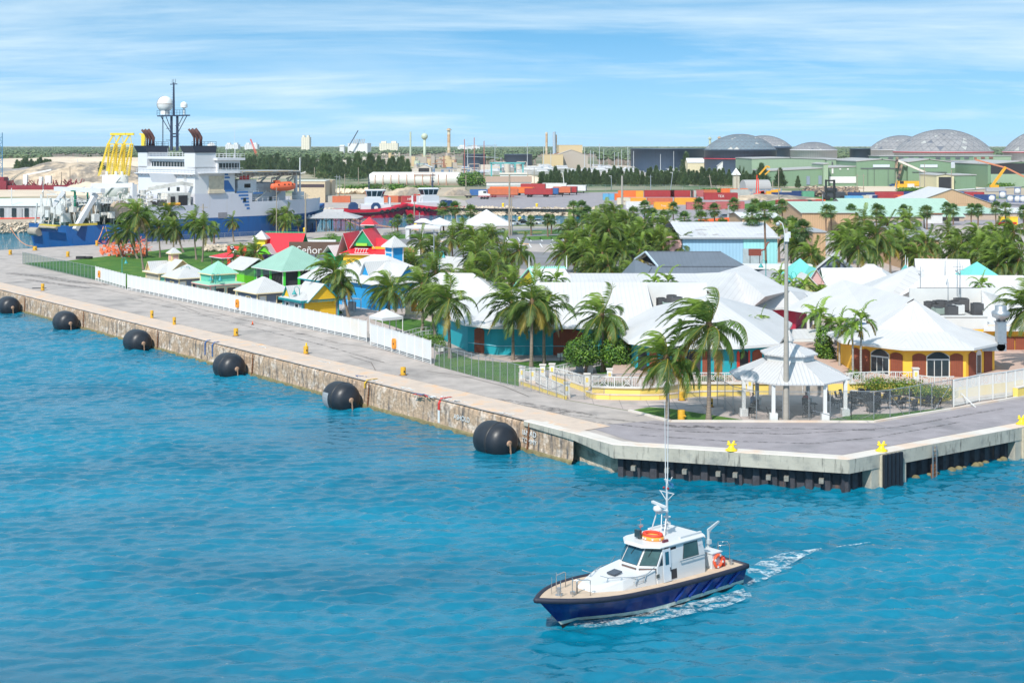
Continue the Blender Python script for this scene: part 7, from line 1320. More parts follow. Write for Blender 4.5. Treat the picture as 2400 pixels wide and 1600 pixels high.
lx=tx(665,-.5);lbt=tG('lifeboat','orange enclosed lifeboat hanging in davits on the ship side','lifeboat',V3((SO.x,SO.y,0))+bu*lx-bn*.2+V3((0,0,12.2)),SA);n=14;mb=MB();prev=None
for i in rG(n+1):
 u=-1+2*i/n;w=1.35*(1-abs(u)**3)**.6+.02;ring=[]
 for k in rG(10):a=2*PI*k/10;z=sin(a);ring.append((u*4.0,w*cos(a)*(1 if z<.2 else.85),(1.25 if z<0 else(1.2 if abs(u)<.62 else.75))*z*(1-.35*abs(u)**3)+(.25*u*u)))
 if prev:mb.add(prev+ring,[(k,(k+1)%10,10+(k+1)%10,10+k)for k in rG(10)],0,True)
 prev=ring
mb.box((-2.0,0,1.3),(1.3,1.3,.5));obj('body',mb,orl,lbt);mb=MB();[mb.bx(x,x+.35,-1.25,-1.12,.35,.65)for x in(-2.4,-.5,.8,2.0)];obj('window',mb,black,lbt);mb=MB();[mb.bar((x,1.8,-1.6),(x,1.2,2.2),.25)for x in(-2.6,2.6)];[mb.bar((x,1.2,2.2),(x,-.1,2.4),.2)for x in(-2.6,2.6)];obj('davit',mb,mw_,lbt)
mb=MB();xm=tx(703,4);mb.cyl((xm,4,8.5),(xm,4,19.5),.28,.12,8);mb.cyl((xm-1.4,4,8.5),(xm-1.4,4,16),.5,.4,8);mb.cyl((xm-.6,4,8.5),(xm-.6,4,10.5),1.6,n=10);obj('foremast',mb,shw2,ship)
mb=MB()
for i in rG(len(xs)-6,len(xs)-1):
 a,b_=Sx[i][4],Sx[i+1][4]
 for s_ in(1,-1):v=[(a[0],hw-(a[1]-.35)*s_,a[2]),(b_[0],hw-max(.02,b_[1]-.35)*s_,b_[2]),(b_[0],hw-b_[1]*s_,b_[2]+.9),(a[0],hw-a[1]*s_,a[2]+.9)];mb.add(v,[(0,1,2,3),(3,2,1,0)],0)
obj('bow_bulwark',mb,shb,ship)
for i in rG(4):x=72.5+i*2.2;w=shb_(x,.9);obj('mooring_port',MB().cyl((x,hw-w-.35,4.1),(x,hw-w+.1,4.1),.3,n=10),wT,ship)
af=obj('a_frame_leg',MB().bar((4.2,19,3.2),(9,15,11.8),1.1,1.0),shw2,ship);obj('a_frame_leg',MB().bar((4.8,2.4,3.4),(10.4,3.0,11.4),1.1,1.0),shw2,ship);obj('a_frame_beam',MB().bar((9.6,20,12.3),(9.4,-1.8,12.3),1.1,1.0),shw2,ship)
obj('stern_roller',MB().cyl((3.2,16,2.4),(3.2,20,2.4),1.0,n=14).cyl((3.2,8,3.6),(3.2,16,3.6),.35,n=10),mat('beige_roller',(.36,.31,.25),.8,var=.2),ship)
obj('gantry_beam',MB().bar((15.8,14,13.0),(21.5,5,13.2),.9,1.1).bar((21.5,5,6),(21.5,5,13.4),1.2).bar((16,14,6),(16,14,13),1.0),shw2,ship)
mb=MB();mb.bar((8,10,12.0),(15,9,12.0),.5,.3);mb.bar((9,10,7.4),(9,10,12),.4);mb.bar((6,10,8.0),(10,10,8.0),.5);mb.bar((12,9.5,11.8),(12,9.5,9),.3);obj('green_crane',mb,mat('crane_green',(.01,.22,.13),.5),ship)
mb=MB();mb.bar((25,4,12.2),(33,1.5,13.6),1.0,.9);mb.bar((33,1.5,13.4),(36,1,13.0),.8);mb.cyl((36,1,10.5),(36,1,13.2),.35,n=8);mb.bar((22,6,10),(28,5,13),.4);mb.cyl((24,5,6),(24,5,12),.8,n=10);obj('knuckle_crane',mb,mw_,ship)
rD=random.Random(9)
for g_ in rG(16):
 mb=MB();xc=4.5+g_*1.75;
 for i in rG(7):x=xc+U_(-1,1.2);y=U_(.8,BM-5);z=U_(4.2,7.5)if x<18 else U_(5.5,9);s_=[U_(.4,2.2)for _ in rG(3)];mb.box((x,max(y,6 if x<9 else 1),z+s_[2]*.4),s_,U_(0,.2))
 for i in rG(9):x=xc+U_(-1,1.2);y=U_(1 if x>9 else 6,BM-5);h=U_(2.5,7);mb.bar((x,y,4.2),(x+U_(-1.4,1.4),y+U_(-1,1),4.2+h),U_(.12,.4))
 for i in rG(3):x=xc;y=U_(2,18);z=U_(8,12);mb.bar((x,y,z),(x+U_(-3,3),y+U_(-3,3),z+U_(-1,1)),U_(.12,.3))
 obj('deck_machinery',mb,mw_ if g_%3 else mat('white_machinery',(.6,.6,.58),.5,var=.15),ship)
mb=MB()
obj('deck_machinery',mb,mw_,ship)if len(mb.v)else None
for x,y,z,r in((7,8,6.4,1.9),(11,6,7.0,2.0),(16,1.2,7.6,2.2),(21,2,7.4,1.6),(31,1.0,9.6,1.6),(9.5,14,7.2,1.7)):obj('cable_drum',MB().cyl((x,y,z),(x,y+1.6,z),r,n=18),mat('rope_wound_drum',(.38,.30,.22),.9,var=.35,sc=3),ship)
mb=MB();mb.bx(13,24,4,BM-4,9.0,9.2);mb.bx(24,xH-.5,.6,7,9.6,9.8);mb.bx(28,xH-1,.4,5,7.6,11.2);obj('upper_work_deck',mb,mw_,ship);rail([(9,.4,9.2),(24,.4,9.2),(xH-1,.5,9.8)],ship,1.1,1.0);rail([(3,3,9.2),(9,3,9.2)],ship);obj('dark_recess',MB().bx(31,33.5,.3,.38,8,10.6).bx(28.8,30,.3,.38,8,10.4),drk,ship)
mb=MB();mb.sph((27.5,-.3,8.4),.45,10,6,0,1);mb.cyl((26.5,-.2,8.6),(31,-.2,8.6),.32,n=8);obj('orange_float',mb,mat('amber_float',(.8,.38,.04),.5),ship)
obj('yellow_walkway',MB().bx(2,9,-.1,.2,4.4,4.9).bx(1,2,4,12,4.2,4.5),mat('dull_yellow',(.6,.45,.06),.6),ship)
rope=mat('orange_rope',(.75,.30,.14),.9,var=.15)
def sag(a,b_,s_,n=12):a=V3(a);b_=V3(b_);return[a.lerp(b_,k/n)-V3((0,0,s_*4*(k/n)*(1-k/n)))for k in rG(n+1)]
W_s=lambda x,y,z:V3((SO.x,SO.y,0))+bu*x+bn*y+V3((0,0,z))
for a,b_,l,r,s_ in((W_s(10.5,-.2,4.0),P(227,576)+V3((0,0,.8)),'orange mooring rope from the ship stern to the bollard on the basin quay',.09,.3),(W_s(11,-.2,4.0),P(262,572)+V3((0,0,.4)),'pale mooring rope beside the orange one at the ship stern',.06,.8),(W_s(-.5,BM-3,3.4),P(76,582)+V3((0,0,.5)),'orange rope hanging from the far stern corner of the ship',.07,1.2),(P(783,497,-.6),P(985,541)+V3((0,0,.3)),'orange towline from the red tug to the yellow bollard, upper',.09,1.2),(P(786,500,-.9),P(880,540,.2),'orange towline from the red tug, lower',.08,.7),(P(784,499,-.8),P(985,536)+V3((0,0,.3)),'thin orange towline lying on the water by the red tug',.07,1.7)):
 p0=V3(a);o=tG('mooring_rope',l,'rope',p0);obj('strand',MB().tube([p-p0 for p in sag(a,b_,s_)],r,5),rope,o)
# ================================================================ TUGS
tred=mat('tug_red',(.62,.02,.05),.4,var=.08);tdr=mat('tug_dark_red',(.25,.012,.03),.5,var=.15);tbl=mat('tug_navy',(.015,.05,.14),.5,var=.1);tyre=mat('black_tyre_rubber',(.015,.015,.018),.7,var=.2)
def tug(name,lB,loc,rz,L_=27,B_=9,full=True):
 t=tG(name,lB,'tugboat',loc,rz);mb=MB();S2=[]
 for i in rG(15):
  x=-L_/2+L_*i/14;u=(x+L_/2)/L_;hbm=B_/2*(1-max(0,(u-.62)/.38)**2.2*.95)*(1-.35*max(0,(.12-u)/.12));sh=2.3+2.0*max(0,u-.45)**1.5*2.2;st=[]
  for z,l,mi in((-1.5,.75,1),(0,.88,1),(sh*.45,.96,1),(sh,1.0,0)):st.append((x-(sh-z)*.5*max(0,(u-.7)/.3),hbm*l,z))
  S2.append(st)
 for i in rG(14):
  for k in rG(3):
   for s_ in(1,-1):v=[(p[0],p[1]*s_,p[2])for p in(S2[i][k],S2[i+1][k],S2[i+1][k+1],S2[i][k+1])];mb.add(v,[(0,3,2,1)if s_>0 else(0,1,2,3)],1 if k<1 else 0,True)
  a,b_=S2[i][3],S2[i+1][3];mb.add([(a[0],a[1],a[2]-.3),(a[0],-a[1],a[2]-.3),(b_[0],-b_[1],b_[2]-.3),(b_[0],b_[1],b_[2]-.3)],[(0,1,2,3)],0)
  for s_ in(1,-1):mb.add([(a[0],a[1]*s_,a[2]),(b_[0],b_[1]*s_,b_[2]),(b_[0],b_[1]*s_*.97,b_[2]+.7),(a[0],a[1]*s_*.97,a[2]+.7)],[(0,1,2,3),(3,2,1,0)],0)
 st=S2[0];mb.add([(p[0],p[1],p[2])for p in st]+[(p[0],-p[1],p[2])for p in st[::-1]],[tuple(rG(8))],0);st=S2[-1];mb.add([(p[0],-p[1],p[2])for p in st]+[(p[0],p[1],p[2])for p in st[::-1]],[tuple(rG(8))],0);obj('hull',mb,[tred,tdr],t)
 mb=MB();lp=[(s[3][0],s[3][1]+.1,s[3][2]-.7)for s in S2];mb.tube(lp+[(L_/2+.5,0,S2[-1][3][2]-.5)]+[(x,-y,z)for x,y,z in lp[::-1]],.30,7);mb.tube([(-L_/2-.1,B_*.33,1.2),(-L_/2-.3,0,1.2),(-L_/2-.1,-B_*.33,1.2)],.5,7);mb.tube([(L_/2+.1,2,3.0),(L_/2+.7,0,3.0),(L_/2+.1,-2,3.0)],.6,8);obj('fender_belt',mb,tyre,t)
 for u_ in(.82,.9,.74,.66):
  for s_ in(1,-1):i=int(u_*14);p=S2[i][3];o=obj('tyre_fender',torus(MB(),(p[0],(p[1]+.35)*s_,p[2]-.6),.5,.22,14,6,ax='y'),tyre,t)
 hs=MB();hs.bx(-3.5,7.0,-2.8,2.8,1.5,4.6);hs.bx(-2.0,4.5,-2.2,2.2,4.6,6.9);obj('deck_house',hs,shw2,t)
 a=[(x,y,6.9)for x,y in((-1.2,-1.6),(3.4,-1.6),(4.2,0),(3.4,1.6),(-1.2,1.6))];b_=[(x*1.25+.1 if x>0 else x*1.5,y*1.45,9.4)for x,y,z in a];mb=MB();loft(mb,a,b_);
 wh_=obj('wheelhouse',mb,shw2,t);mb=MB()
 for i in rG(5):
  A0,A1,B1,B0=V3(a[i]),V3(a[(i+1)%5]),V3(b_[(i+1)%5]),V3(b_[i]);nn=(A1-A0).cross(B0-A0).normalized()*.04;k=3 if i in(0,3)else 1
  for j in rG(k):
   f=lambda u,v:(A0.lerp(A1,u)).lerp(B0.lerp(B1,u),v)+nn
   u0=(j+.08)/k;u1=(j+.92)/k;mb.add([f(u0,.2),f(u1,.2),f(u1,.9),f(u0,.9)],[(0,1,2,3)])
 obj('pane',mb,glass,wh_);mb=MB();loft(mb,[(x*1.05,y*1.05,9.4)for x,y,z in b_],[(x*.9,y*.9,9.75)for x,y,z in b_]);obj('wheelhouse_roof',mb,shw2,wh_)
 mb=MB();mb.cyl((-.5,0,9.6),(-.5,0,15.0),.22,.12,7);mb.cyl((-.5,-.8,10),(-.5,-.8,13.4),.12,n=6);mb.bar((-.5,-1.8,13.2),(-.5,1.8,13.2),.2);mb.bar((-.5,-1.2,14.4),(-.5,1.2,14.4),.15);mb.box((-.5,0,12),(.6,1.0,.5));obj('mast',mb,navym,t)
 for x,y in((-6,-2.0),(1.5,-3.1),(-6,2.2)):o=obj('fi_fi_drum_cover',MB().prism([(x-1.5,1.5),(x+1.6,1.5),(x+1.6,4.6),(x+.9,5.2),(x-.6,5.2),(x-1.5,4.2)],y-.3,y+.8,0,'y'),tbl,t)
 o=obj('round_mark',MB().cyl((1.7,-3.43,3.4),(1.7,-3.4,3.4),.7,n=16),wT,t);mb=MB();mb.cyl((6.6,-2.2,4.6),(6.6,-2.2,7.0),.35,n=8);mb.cyl((6.6,2.2,4.6),(6.6,2.2,7.0),.35,n=8);mb.bx(7.0,9,-1,1,2.6,3.8);obj('deck_fitting',mb,shw2,t);mb=MB();[mb.box((5.8,y,7.3),(.9,.4,.4))for y in(-1.6,1.6)];obj('water_cannon',mb,mat('cannon_red',(.7,.03,.02),.4),t)
 return t
tp1=P(865,511,WZ);tug('tugboat','red tug with navy drum covers lying broadside, nearest to the blue ship',(tp1.x,tp1.y+4.6,WZ),R(10),26,9.5)
tp2=P(992,506,WZ);tug('tugboat','red tug seen from its bow with hanging tyres, right of the broadside tug',(tp2.x+2.5,tp2.y+8,WZ),R(-152),24,9.5)
# ================================================================ CONTAINER YARD, WAREHOUSES, VEHICLES
cont={}
def cM(k,c):
 if k not in cont:cont[k]=mat('container_'+k,c,.6,var=.12,sc=.4,line=('u',.56,.5,.10,.10),c2=(c[0]*.6+.04,c[1]*.6+.03,c[2]*.6+.02),c2sc=.3,c2lo=.58,c2hi=.72)
 return cont[k]
CC={'red':(.36,.03,.035),'orange':(.78,.16,.03),'amber':(.80,.34,.03),'blue':(.03,.12,.34),'lblue':(.12,.38,.60),'navy':(.015,.045,.16),'white':(.66,.66,.66),'grey':(.42,.43,.40),'rust':(.55,.14,.06),'pink':(.45,.12,.12),'green':(.12,.34,.22),'cream':(.62,.56,.42)}
CK={}
def ckit(key,L_,Hh=2.6):
 k=(key,L_,Hh)
 if k not in CK:
  w=2.44;b=MB();b.bx(-L_/2,L_/2,-w/2,w/2,.12,Hh-.08);f=MB()
  for x in(-L_/2,L_/2-.12):
   for y in(-w/2-.03,w/2-.09):f.bx(x-.02,x+.14,y,y+.12,0,Hh)
  for y in(-w/2-.03,w/2-.09):f.bx(-L_/2,L_/2,y,y+.12,0,.16);f.bx(-L_/2,L_/2,y,y+.12,Hh-.14,Hh)
  d=MB();[d.cyl((L_/2+.05,y,.2),(L_/2+.05,y,Hh-.2),.03,n=5)for y in(-.8,-.3,.3,.8)];d.bx(L_/2,L_/2+.03,-.02,.02,.15,Hh-.15)
  CK[k]=[('body',b.mesh('body',cM(key,CC[key]))),('frame',f.mesh('frame',cM(key,CC[key]))),('door_bar',d.mesh('door_bar',sL))]
 return CK[k]
def cN(px,py,key,lB,L_=12.2,z=0,rz=0,group=None,ch_=False,txt=None,tcol=None,D=None,Hh=2.6):
 b_=P(px,py)if D is None else A(px,D);zz_=z+(1.2 if ch_ else 0)
 t=kit('shipping_container',lB,'shipping container',ckit(key,L_,Hh),(b_.x,b_.y+1.2,zz_),rz,group)
 if txt:lt_(txt,1.3 if L_>8 else.9,t,(0,-1.26,1.35),(R(90),0,0),mat('container_lettering',(.75,.72,.68),.6)if tcol is None else tcol,.01)
 if ch_:
  c=tG('trailer','dark trailer under the '+' '.join(lB.replace('container','box').split()[:11]),'trailer',(b_.x,b_.y+1.2,0),rz);obj('frame',MB().bx(-6,6,-.5,.5,.95,1.18),black,c);obj('landing_gear',MB().bx(3.2,3.4,-.8,.8,.1,.95),black,c);w=MB();[w.cyl((x,y-.15,.5),(x,y+.15,.5),.5,n=12)for x in(-4.6,-3.4)for y in(-1,1)];obj('wheel',w,tyre,c)
 return t
cN(1125,462,'blue','blue grey container behind the green fence beside the tug quay',9,rz=R(-8),D=640)
cN(1180,459,'orange','long orange container behind the flatbed in the first trailer row',12.2,rz=R(-6),ch_=True,D=640);cN(1179,461,'rust','rusty orange container in the first trailer row, in front of the orange one',13,rz=R(-6),ch_=True,D=612)
cN(1232,457,'orange','orange container end showing right of the first trailer row',8,rz=R(-25),ch_=True,D=635);cN(1263,458,'red','dark red container on a trailer in the middle of the yard',12.2,rz=R(-8),ch_=True,D=616)
cN(1301,457,'blue','blue container end between the red ones on trailers',3,rz=R(-12),ch_=True,D=622);cN(1318,455,'rust','rust orange container on a trailer, right part of the row',8,rz=R(-15),ch_=True,D=640);cN(1335,455,'red','dark red container on a trailer, right end of the row',7,rz=R(-15),ch_=True,D=645);cN(1352,454,'white','white trailer box behind the right end of the trailer row',9,rz=R(-15),ch_=True,D=665);cN(1250,452,'red','red container roof showing behind the dark red trailer box',12,rz=R(-10),ch_=True,D=690);cN(1300,450,'white','long white container behind the trailer row',12,rz=R(-10),ch_=True,D=700)
for px,k,l in((1421,'lblue','pale blue container at the left of the second row'),(1433,'lblue','sky blue container next to the pale blue one'),(1448,'orange','small orange container right of the sky blue one')):cN(px,469,k,l,2.6 if k!='orange' else 2.8,D=585)
cN(1478,466,'orange','orange container raised in the second row, with blue trailer below',10,z=1.4,rz=R(-6),D=580);cN(1500,467,'amber','amber container end in the second row',3,z=1.4,rz=R(-6),D=578)
cN(1546,468,'red','dark red container with a dot logo, stacked upper tier left',11.5,z=2.7,D=545);cN(1598,467,'red','dark red container stacked upper tier middle, beside the white doors',9,z=2.7,D=545,txt=None);cN(1625,467,'grey','pale container doors at the end of the stacked dark red row',2.2,z=2.7,D=545);cN(1640,466,'pink','pink red container doors farther right in the stacked row',3,z=2.7,D=548);cN(1662,464,'rust','salmon container at the right end of the stacked row',6,z=2.7,rz=R(4),D=550)
cN(1462,489,'cream','cream container with brown script lettering in the lower tier',5,D=540,txt='ical',tcol=mat('brown_lettering',(.25,.05,.04),.6));cN(1496,489,'amber','amber container with a round logo in the lower tier',6,D=540);cN(1547,489,'rust','salmon container in the lower tier under the dark red one',9.5,D=540);cN(1606,489,'amber','amber container in the lower tier, right',8,D=540);cN(1630,488,'red','dark red container end in the lower tier',3,D=541)
cN(1555,505,'amber','amber container in front of the stack with white letters',6.5,D=500,txt='Trop',tcol=wT);cN(1494,503,'white','white container in front behind the fan palms',8,D=505);cN(1650,500,'pink','faded red container row behind the fan palms, left',12.2,D=500);cN(1712,497,'pink','faded red container row behind the fan palms, right',10,D=505);cN(1690,490,'red','dark red container above the faded red row',12.2,z=2.6,D=520,txt='TEX')
cN(1710,452,'orange','bright orange container on the rubble mound',7,z=1,D=620);cN(1735,453,'grey','pale grey container beside the bright orange one',8,z=1,D=610);cN(1745,452,'orange','orange container end right of the pale grey one',3,z=1,D=622)
cN(1838,463,'navy','navy container left of the scrap heap',10,rz=R(8),D=600);cN(1882,460,'navy','second navy container before the scrap heap',9,rz=R(8),D=620);cN(1895,462,'green','dark green container at the scrap heap',5,D=615)
cN(1862,487,'red','dark red container behind the small marquee',13,D=520);cN(1912,488,'red','red container with door bars right of the marquee',6,D=520);cN(1925,487,'orange','orange container end behind the thin pole',3,D=524)
cN(2003,475,'lblue','bright blue container with white roof in the right yard',7,rz=R(-5),D=560);cN(2030,473,'cream','cream container doors beside the bright blue one',2.4,D=565);cN(2045,474,'white','white reefer container in the right yard',4,D=570);cN(2056,474,'navy','navy container between white and red in the right yard',3,D=568);cN(2082,473,'red','dark red container in the right yard',7.5,rz=R(-6),D=565);cN(2122,472,'orange','orange container with white script in the right yard',8,rz=R(-4),D=568);cN(2025,486,'red','low dark red container before the mint warehouse',9,D=535);cN(2020,466,'navy','navy container behind the white roofed one',11,rz=R(-8),D=600);cN(2085,463,'red','red container roof in the back of the right yard',12,rz=R(-8),D=610);cN(2140,463,'navy','navy container roof behind the orange one',12,rz=R(-8),D=612);cN(2175,463,'navy','navy container right of it in the back row',9,rz=R(-8),D=615);cN(2230,463,'navy','navy container roof behind the brown gable',12,rz=R(-6),D=612);cN(2265,463,'blue','blue container roof behind the brown gable',10,rz=R(-6),D=610);cN(2285,464,'red','red container roof behind the brown gable',8,rz=R(-6),D=606);cN(2310,470,'navy','navy container with orange spot, right end of the yard',8,rz=R(-8),D=575)
cN(800,474,'rust','rust orange container on the tug quay behind the red tug',7,D=560);cN(778,474,'grey','grey container on the tug quay left of the rust orange one',5,D=562);cN(762,472,'white','white container box by the ship bow',5,D=566);cN(920,477,'rust','red container visible between the tugs, left',7,D=560,);cN(960,477,'red','red container visible between the tugs, right',9,D=560,txt='HR');cN(748,458,'amber','yellow container on the roof line of the tan building',6,z=2,D=600)
mixm=mat('scrap_metal',(.35,.25,.17),.85,.2,var=.4,sc=.5,c2=(.05,.05,.06),c2sc=.4,c2lo=.45,c2hi=.6,coord='Object')
def scr(rD):p=P(U_(1890,2010),U_(448,462));return V3((p.x,p.y,U_(0,1.8))),1
mb=rocks(420,scr,.5,1.7,8);rD=random.Random(3)
for i in rG(120):p=P(U_(1880,2010),U_(446,462));mb.bar((p.x,p.y,U_(0,2.5)),(p.x+U_(-5,5),p.y+U_(-3,3),U_(0,2.8)),U_(.1,.5))
tag(obj('scrap_heap',mb,mixm,kind='stuff'),'long heap of scrap metal and rubble before the green sheds','scrap heap')
CARK={}
def carkit(kind,c):
 k=(kind,c)
 if k in CARK:return CARK[k]
 pm=mat('car_paint_%s'%c,{'silver':(.40,.42,.45),'white':(.72,.72,.72),'black':(.015,.015,.018),'red':(.65,.02,.02),'blue':(.03,.10,.32),'grey':(.15,.17,.2)}[c],.25,.2,var=.03)
 b=MB();g=MB();L_=4.5
 pr={'sedan':[(-2.25,.35),(2.25,.35),(2.25,.75),(1.2,.9),(-1.5,.92),(-2.2,.85)],'pickup':[(-2.7,.45),(2.7,.45),(2.7,.95),(1.3,1.1),(-2.7,1.1)],'van':[(-2.7,.4),(2.7,.4),(2.7,1.0),(2.0,1.25),(1.5,2.2),(-2.6,2.25),(-2.7,1.0)]}[kind]
 b.prism(pr[::-1],-.88,.88,0,'y');
 cab={'sedan':[(-1.5,.9),(1.2,.9),(.5,1.42),(-.9,1.42)],'pickup':[(-.9,1.08),(1.3,1.08),(.75,1.75),(-.7,1.75)],'van':[(1.2,1.25),(2.0,1.25),(1.55,1.95),(1.2,1.95)]}[kind]
 g.prism(cab[::-1],-.8,.8,0,'y');top=MB();x0,x1,z=cab[3][0],cab[2][0],cab[2][1];top.bx(x0-.03,x1+.03,-.8,.8,z-.01,z+.05);
 for x in(cab[0][0],):[top.bar((cab[0][0],s,cab[0][1]),(cab[3][0],s,cab[3][1]),.08)or top.bar((cab[1][0],s,cab[1][1]),(cab[2][0],s,cab[2][1]),.08)for s in(-.8,.8)]
 wl=[];
 for x in(-1.45 if kind=='sedan' else-1.7,1.4 if kind=='sedan' else 1.75):w=MB();[w.cyl((x,s-.1,.34),(x,s+.1,.34),.34,n=12)for s in(-.82,.82)];wl.append(('wheel',w.mesh('wheel',tyre)))
 CARK[k]=[('body',b.mesh('body',pm)),('window_glass',g.mesh('window_glass',glass)),('roof_panel',top.mesh('roof_panel',pm))]+wl;return CARK[k]
def car(px,py,kind,c,lB,rz=0,D=None,z=.03):kit('parked_car' if kind!='pickup' else 'pickup_truck',lB,{'sedan':'car','pickup':'pickup truck','van':'van'}[kind],carkit(kind,c),(P(px,py)if D is None else A(px,D))+V3((0,0,z)),rz)
for a in((1202,527,'sedan','silver','silver car nearest the marquee in the row by the water'),(1226,526,'sedan','black','black car beside the silver one in the row by the water'),(1247,526,'sedan','white','white car in the row by the water'),(1262,525,'sedan','silver','pale silver car at the right of the row by the water'),(1180,531,'sedan','black','dark car half under the marquee edge')):car(*a,rz=R(-6))
car(2358,527,'pickup','red','bright red pickup truck between the fan palms at the right',PI,D=400,z=0)
o=tG('yellow_container_box','yellow box behind the red pickup','box',A(2362,404));obj('box_body',MB().bx(-2.2,2.6,-.8,.8,0,2.3),mat('yellow_load',(.85,.55,.03),.6),o);obj('lid',MB().bx(-2.3,2.7,-.9,.9,2.3,2.4),mat('yellow_load',(.85,.55,.03),.6),o)
for a in((1525,512,'sedan','blue','blue car behind the fan palms, centre'),(1538,513,'sedan','white','white car beside the blue one behind the fan palms'),(1590,535,'van','white','white van behind the grove near the warehouse'),(1700,513,'sedan','grey','dark car right in the street behind the fan palms'),(1728,512,'sedan','silver','silver car in the street before the tan warehouse'),(1745,534,'sedan','white','white car behind the aqua warehouse roof, left'),(1775,534,'sedan','white','white car behind the aqua warehouse roof, right'),(905,466,'sedan','silver','silver car parked behind the tugs, left'),(922,470,'pickup','blue','blue pickup behind the tugs'),(940,470,'sedan','red','red car parked behind the tugs'),(975,468,'sedan','black','black car parked behind the tugs, centre'),(990,467,'sedan','black','dark car parked behind the tugs, right'),(2094,437,'sedan','blue','blue car before the green shed doors')):car(*a,rz=R(U_(-10,10)))
car(2130,441,'van','white','white van before the green shed, beside the yellow digger',PI)
t=tG('semi_truck','white semi truck tractor with empty red flatbed on the far quay','truck',P(1130,464),R(-4));obj('cab',MB().prism([(-1.5,.9),(3.5,.9),(3.5,1.6),(2.2,1.9),(1.8,3.1),(-.2,3.2),(-1.5,3.0)][::-1],-1.1,1.1,0,'y'),wT,t);obj('windscreen',MB().bx(.6,1.9,-1.14,-1.1,2.1,2.9),glass,t);w=MB();[w.cyl((x,y-.15,.5),(x,y+.15,.5),.5,n=10)for x in(2.5,-5,-6.4)for y in(-1,1)];obj('wheel',w,tyre,t);obj('chassis',MB().bx(-7.5,0,-.5,.5,.7,1.0),black,t)
t=tG('flatbed_trailer','empty red flatbed trailer before the orange containers','trailer',P(1160,467),R(-4));obj('bed',MB().bx(-7,8,-1.2,1.2,1.1,1.4),cM('red',CC['red']),t);w=MB();[w.cyl((x,y-.15,.5),(x,y+.15,.5),.5,n=10)for x in(-5.6,-4.4,-3.2)for y in(-1,1)];obj('wheel',w,tyre,t);obj('leg',MB().bx(5,5.2,-.8,.8,0,1.1),black,t)
aq=mat('aqua_corrugated_wall',(.30,.66,.68),.6,var=.06,sc=.3,line=('u',.6,.5,.07,.06));lb_=mat('pale_blue_corrugated_wall',(.30,.50,.66),.6,var=.06,sc=.3,line=('u',.6,.5,.07,.06));tanc=mat('tan_corrugated_wall',(.52,.34,.20),.65,var=.06,sc=.3,line=('u',.6,.5,.10,.06));mintr=seam('pale_mint_big_roof',(.38,.54,.43),1.0)
peel=mat('peeling_white_roof',(.54,.54,.56),.7,var=.1,sc=.3,c2=(.33,.31,.30),c2sc=.22,c2lo=.58,c2hi=.66,line=('u',.8,.1,.15,.02))
d0=252;a=A(1640,d0).x;m=A(1742,d0).x;b_=A(1822,d0).x;t=tG('aqua_warehouse','long pale blue and aqua warehouse with peeling white roof','warehouse');zr_w=zQ(556,d0)
obj('left_wall',MB().bx(a-3,m,d0,d0+26,0,zr_w-.2),lb_,t);obj('right_wall',MB().bx(m+.02,b_,d0-.1,d0+26,0,zr_w-.2),aq,t);mb=MB();z2=zQ(536,282);mb.add([(a-3.6,d0-.6,zr_w),(b_+.4,d0-.7,zr_w),(b_+.4,d0+15,zr_w+1.9),(a-3.6,d0+15,zr_w+1.9)],[(0,1,2,3)]);mb.add([(a-3.6,d0+15,zr_w+1.9),(b_+.4,d0+15,zr_w+1.9),(b_+.4,d0+30,zr_w),(a-3.6,d0+30,zr_w)],[(0,1,2,3)]);mb.bx(a-3.6,b_+.4,d0-.7,d0-.5,zr_w-.25,zr_w-.01,1);obj('roof',mb,[peel,grey],t);obj('pink_end_wall',MB().bx(a-5.2,a-3.05,d0+1,d0+20,0,zr_w-.6),pinks,t)
obj('panel',MB().bx(m-.1,m+3.4,d0-.25,d0-.12,.2,zr_w-2),mat('grey_wall_panel',(.35,.42,.45),.6,var=.15),t)
def wb_(name,lB,pxa,pxb,D,depth,ytop,wm_,rm,rise=1.5,gab='x',doors=(),dz=0,cat='warehouse',yb=None):
 xa,xb=A(pxa,D).x,A(pxb,D).x;z=zQ(ytop,D);t=tG(name,lB,cat,((xa+xb)/2,D+depth/2,dz));w=xb-xa;obj('wall',MB().bx(-w/2,w/2,-depth/2,depth/2,-dz,z-dz),wm_,t)
 if rise:
  obj('roof',gabmb(w,depth,z-dz,rise,.4,gab),[rm,grey],t)
  gw_(t,w,z-dz-.02,rise*.97,-depth/2-.05,wm_,'y')if gab=='y' else[gw_(t,depth,z-dz-.02,rise*.97,0,wm_,'x',x)for x in(-w/2,w/2-.1)]
 else:obj('roof',MB().bx(-w/2-.2,w/2+.2,-depth/2-.2,depth/2+.2,z-dz,z-dz+.25),rm,t)
 for(a,b_,zb_,zt_,m_)in doors:xa_,xb_=A(a,D).x-t.location.x,A(b_,D).x-t.location.x;obj('door_panel',MB().bx(xa_,xb_,-depth/2-.12,-depth/2-.02,max(0,zQ(zb_,D)),zQ(zt_,D)),m_,t)
 return t
wb_('tan_warehouse','tan corrugated warehouse behind the fan palms, left block',1740,1830,330,20,510,tanc,wT,0.8);wb_('tan_warehouse','large tan warehouse wall with pale mint roof right of the grey pole',1880,2012,375,38,498,tanc,mintr,2.2);wb_('tan_warehouse','lower tan corrugated wall with grey band behind the turquoise shops',1905,1935,275,12,545,tanc,grey,0)
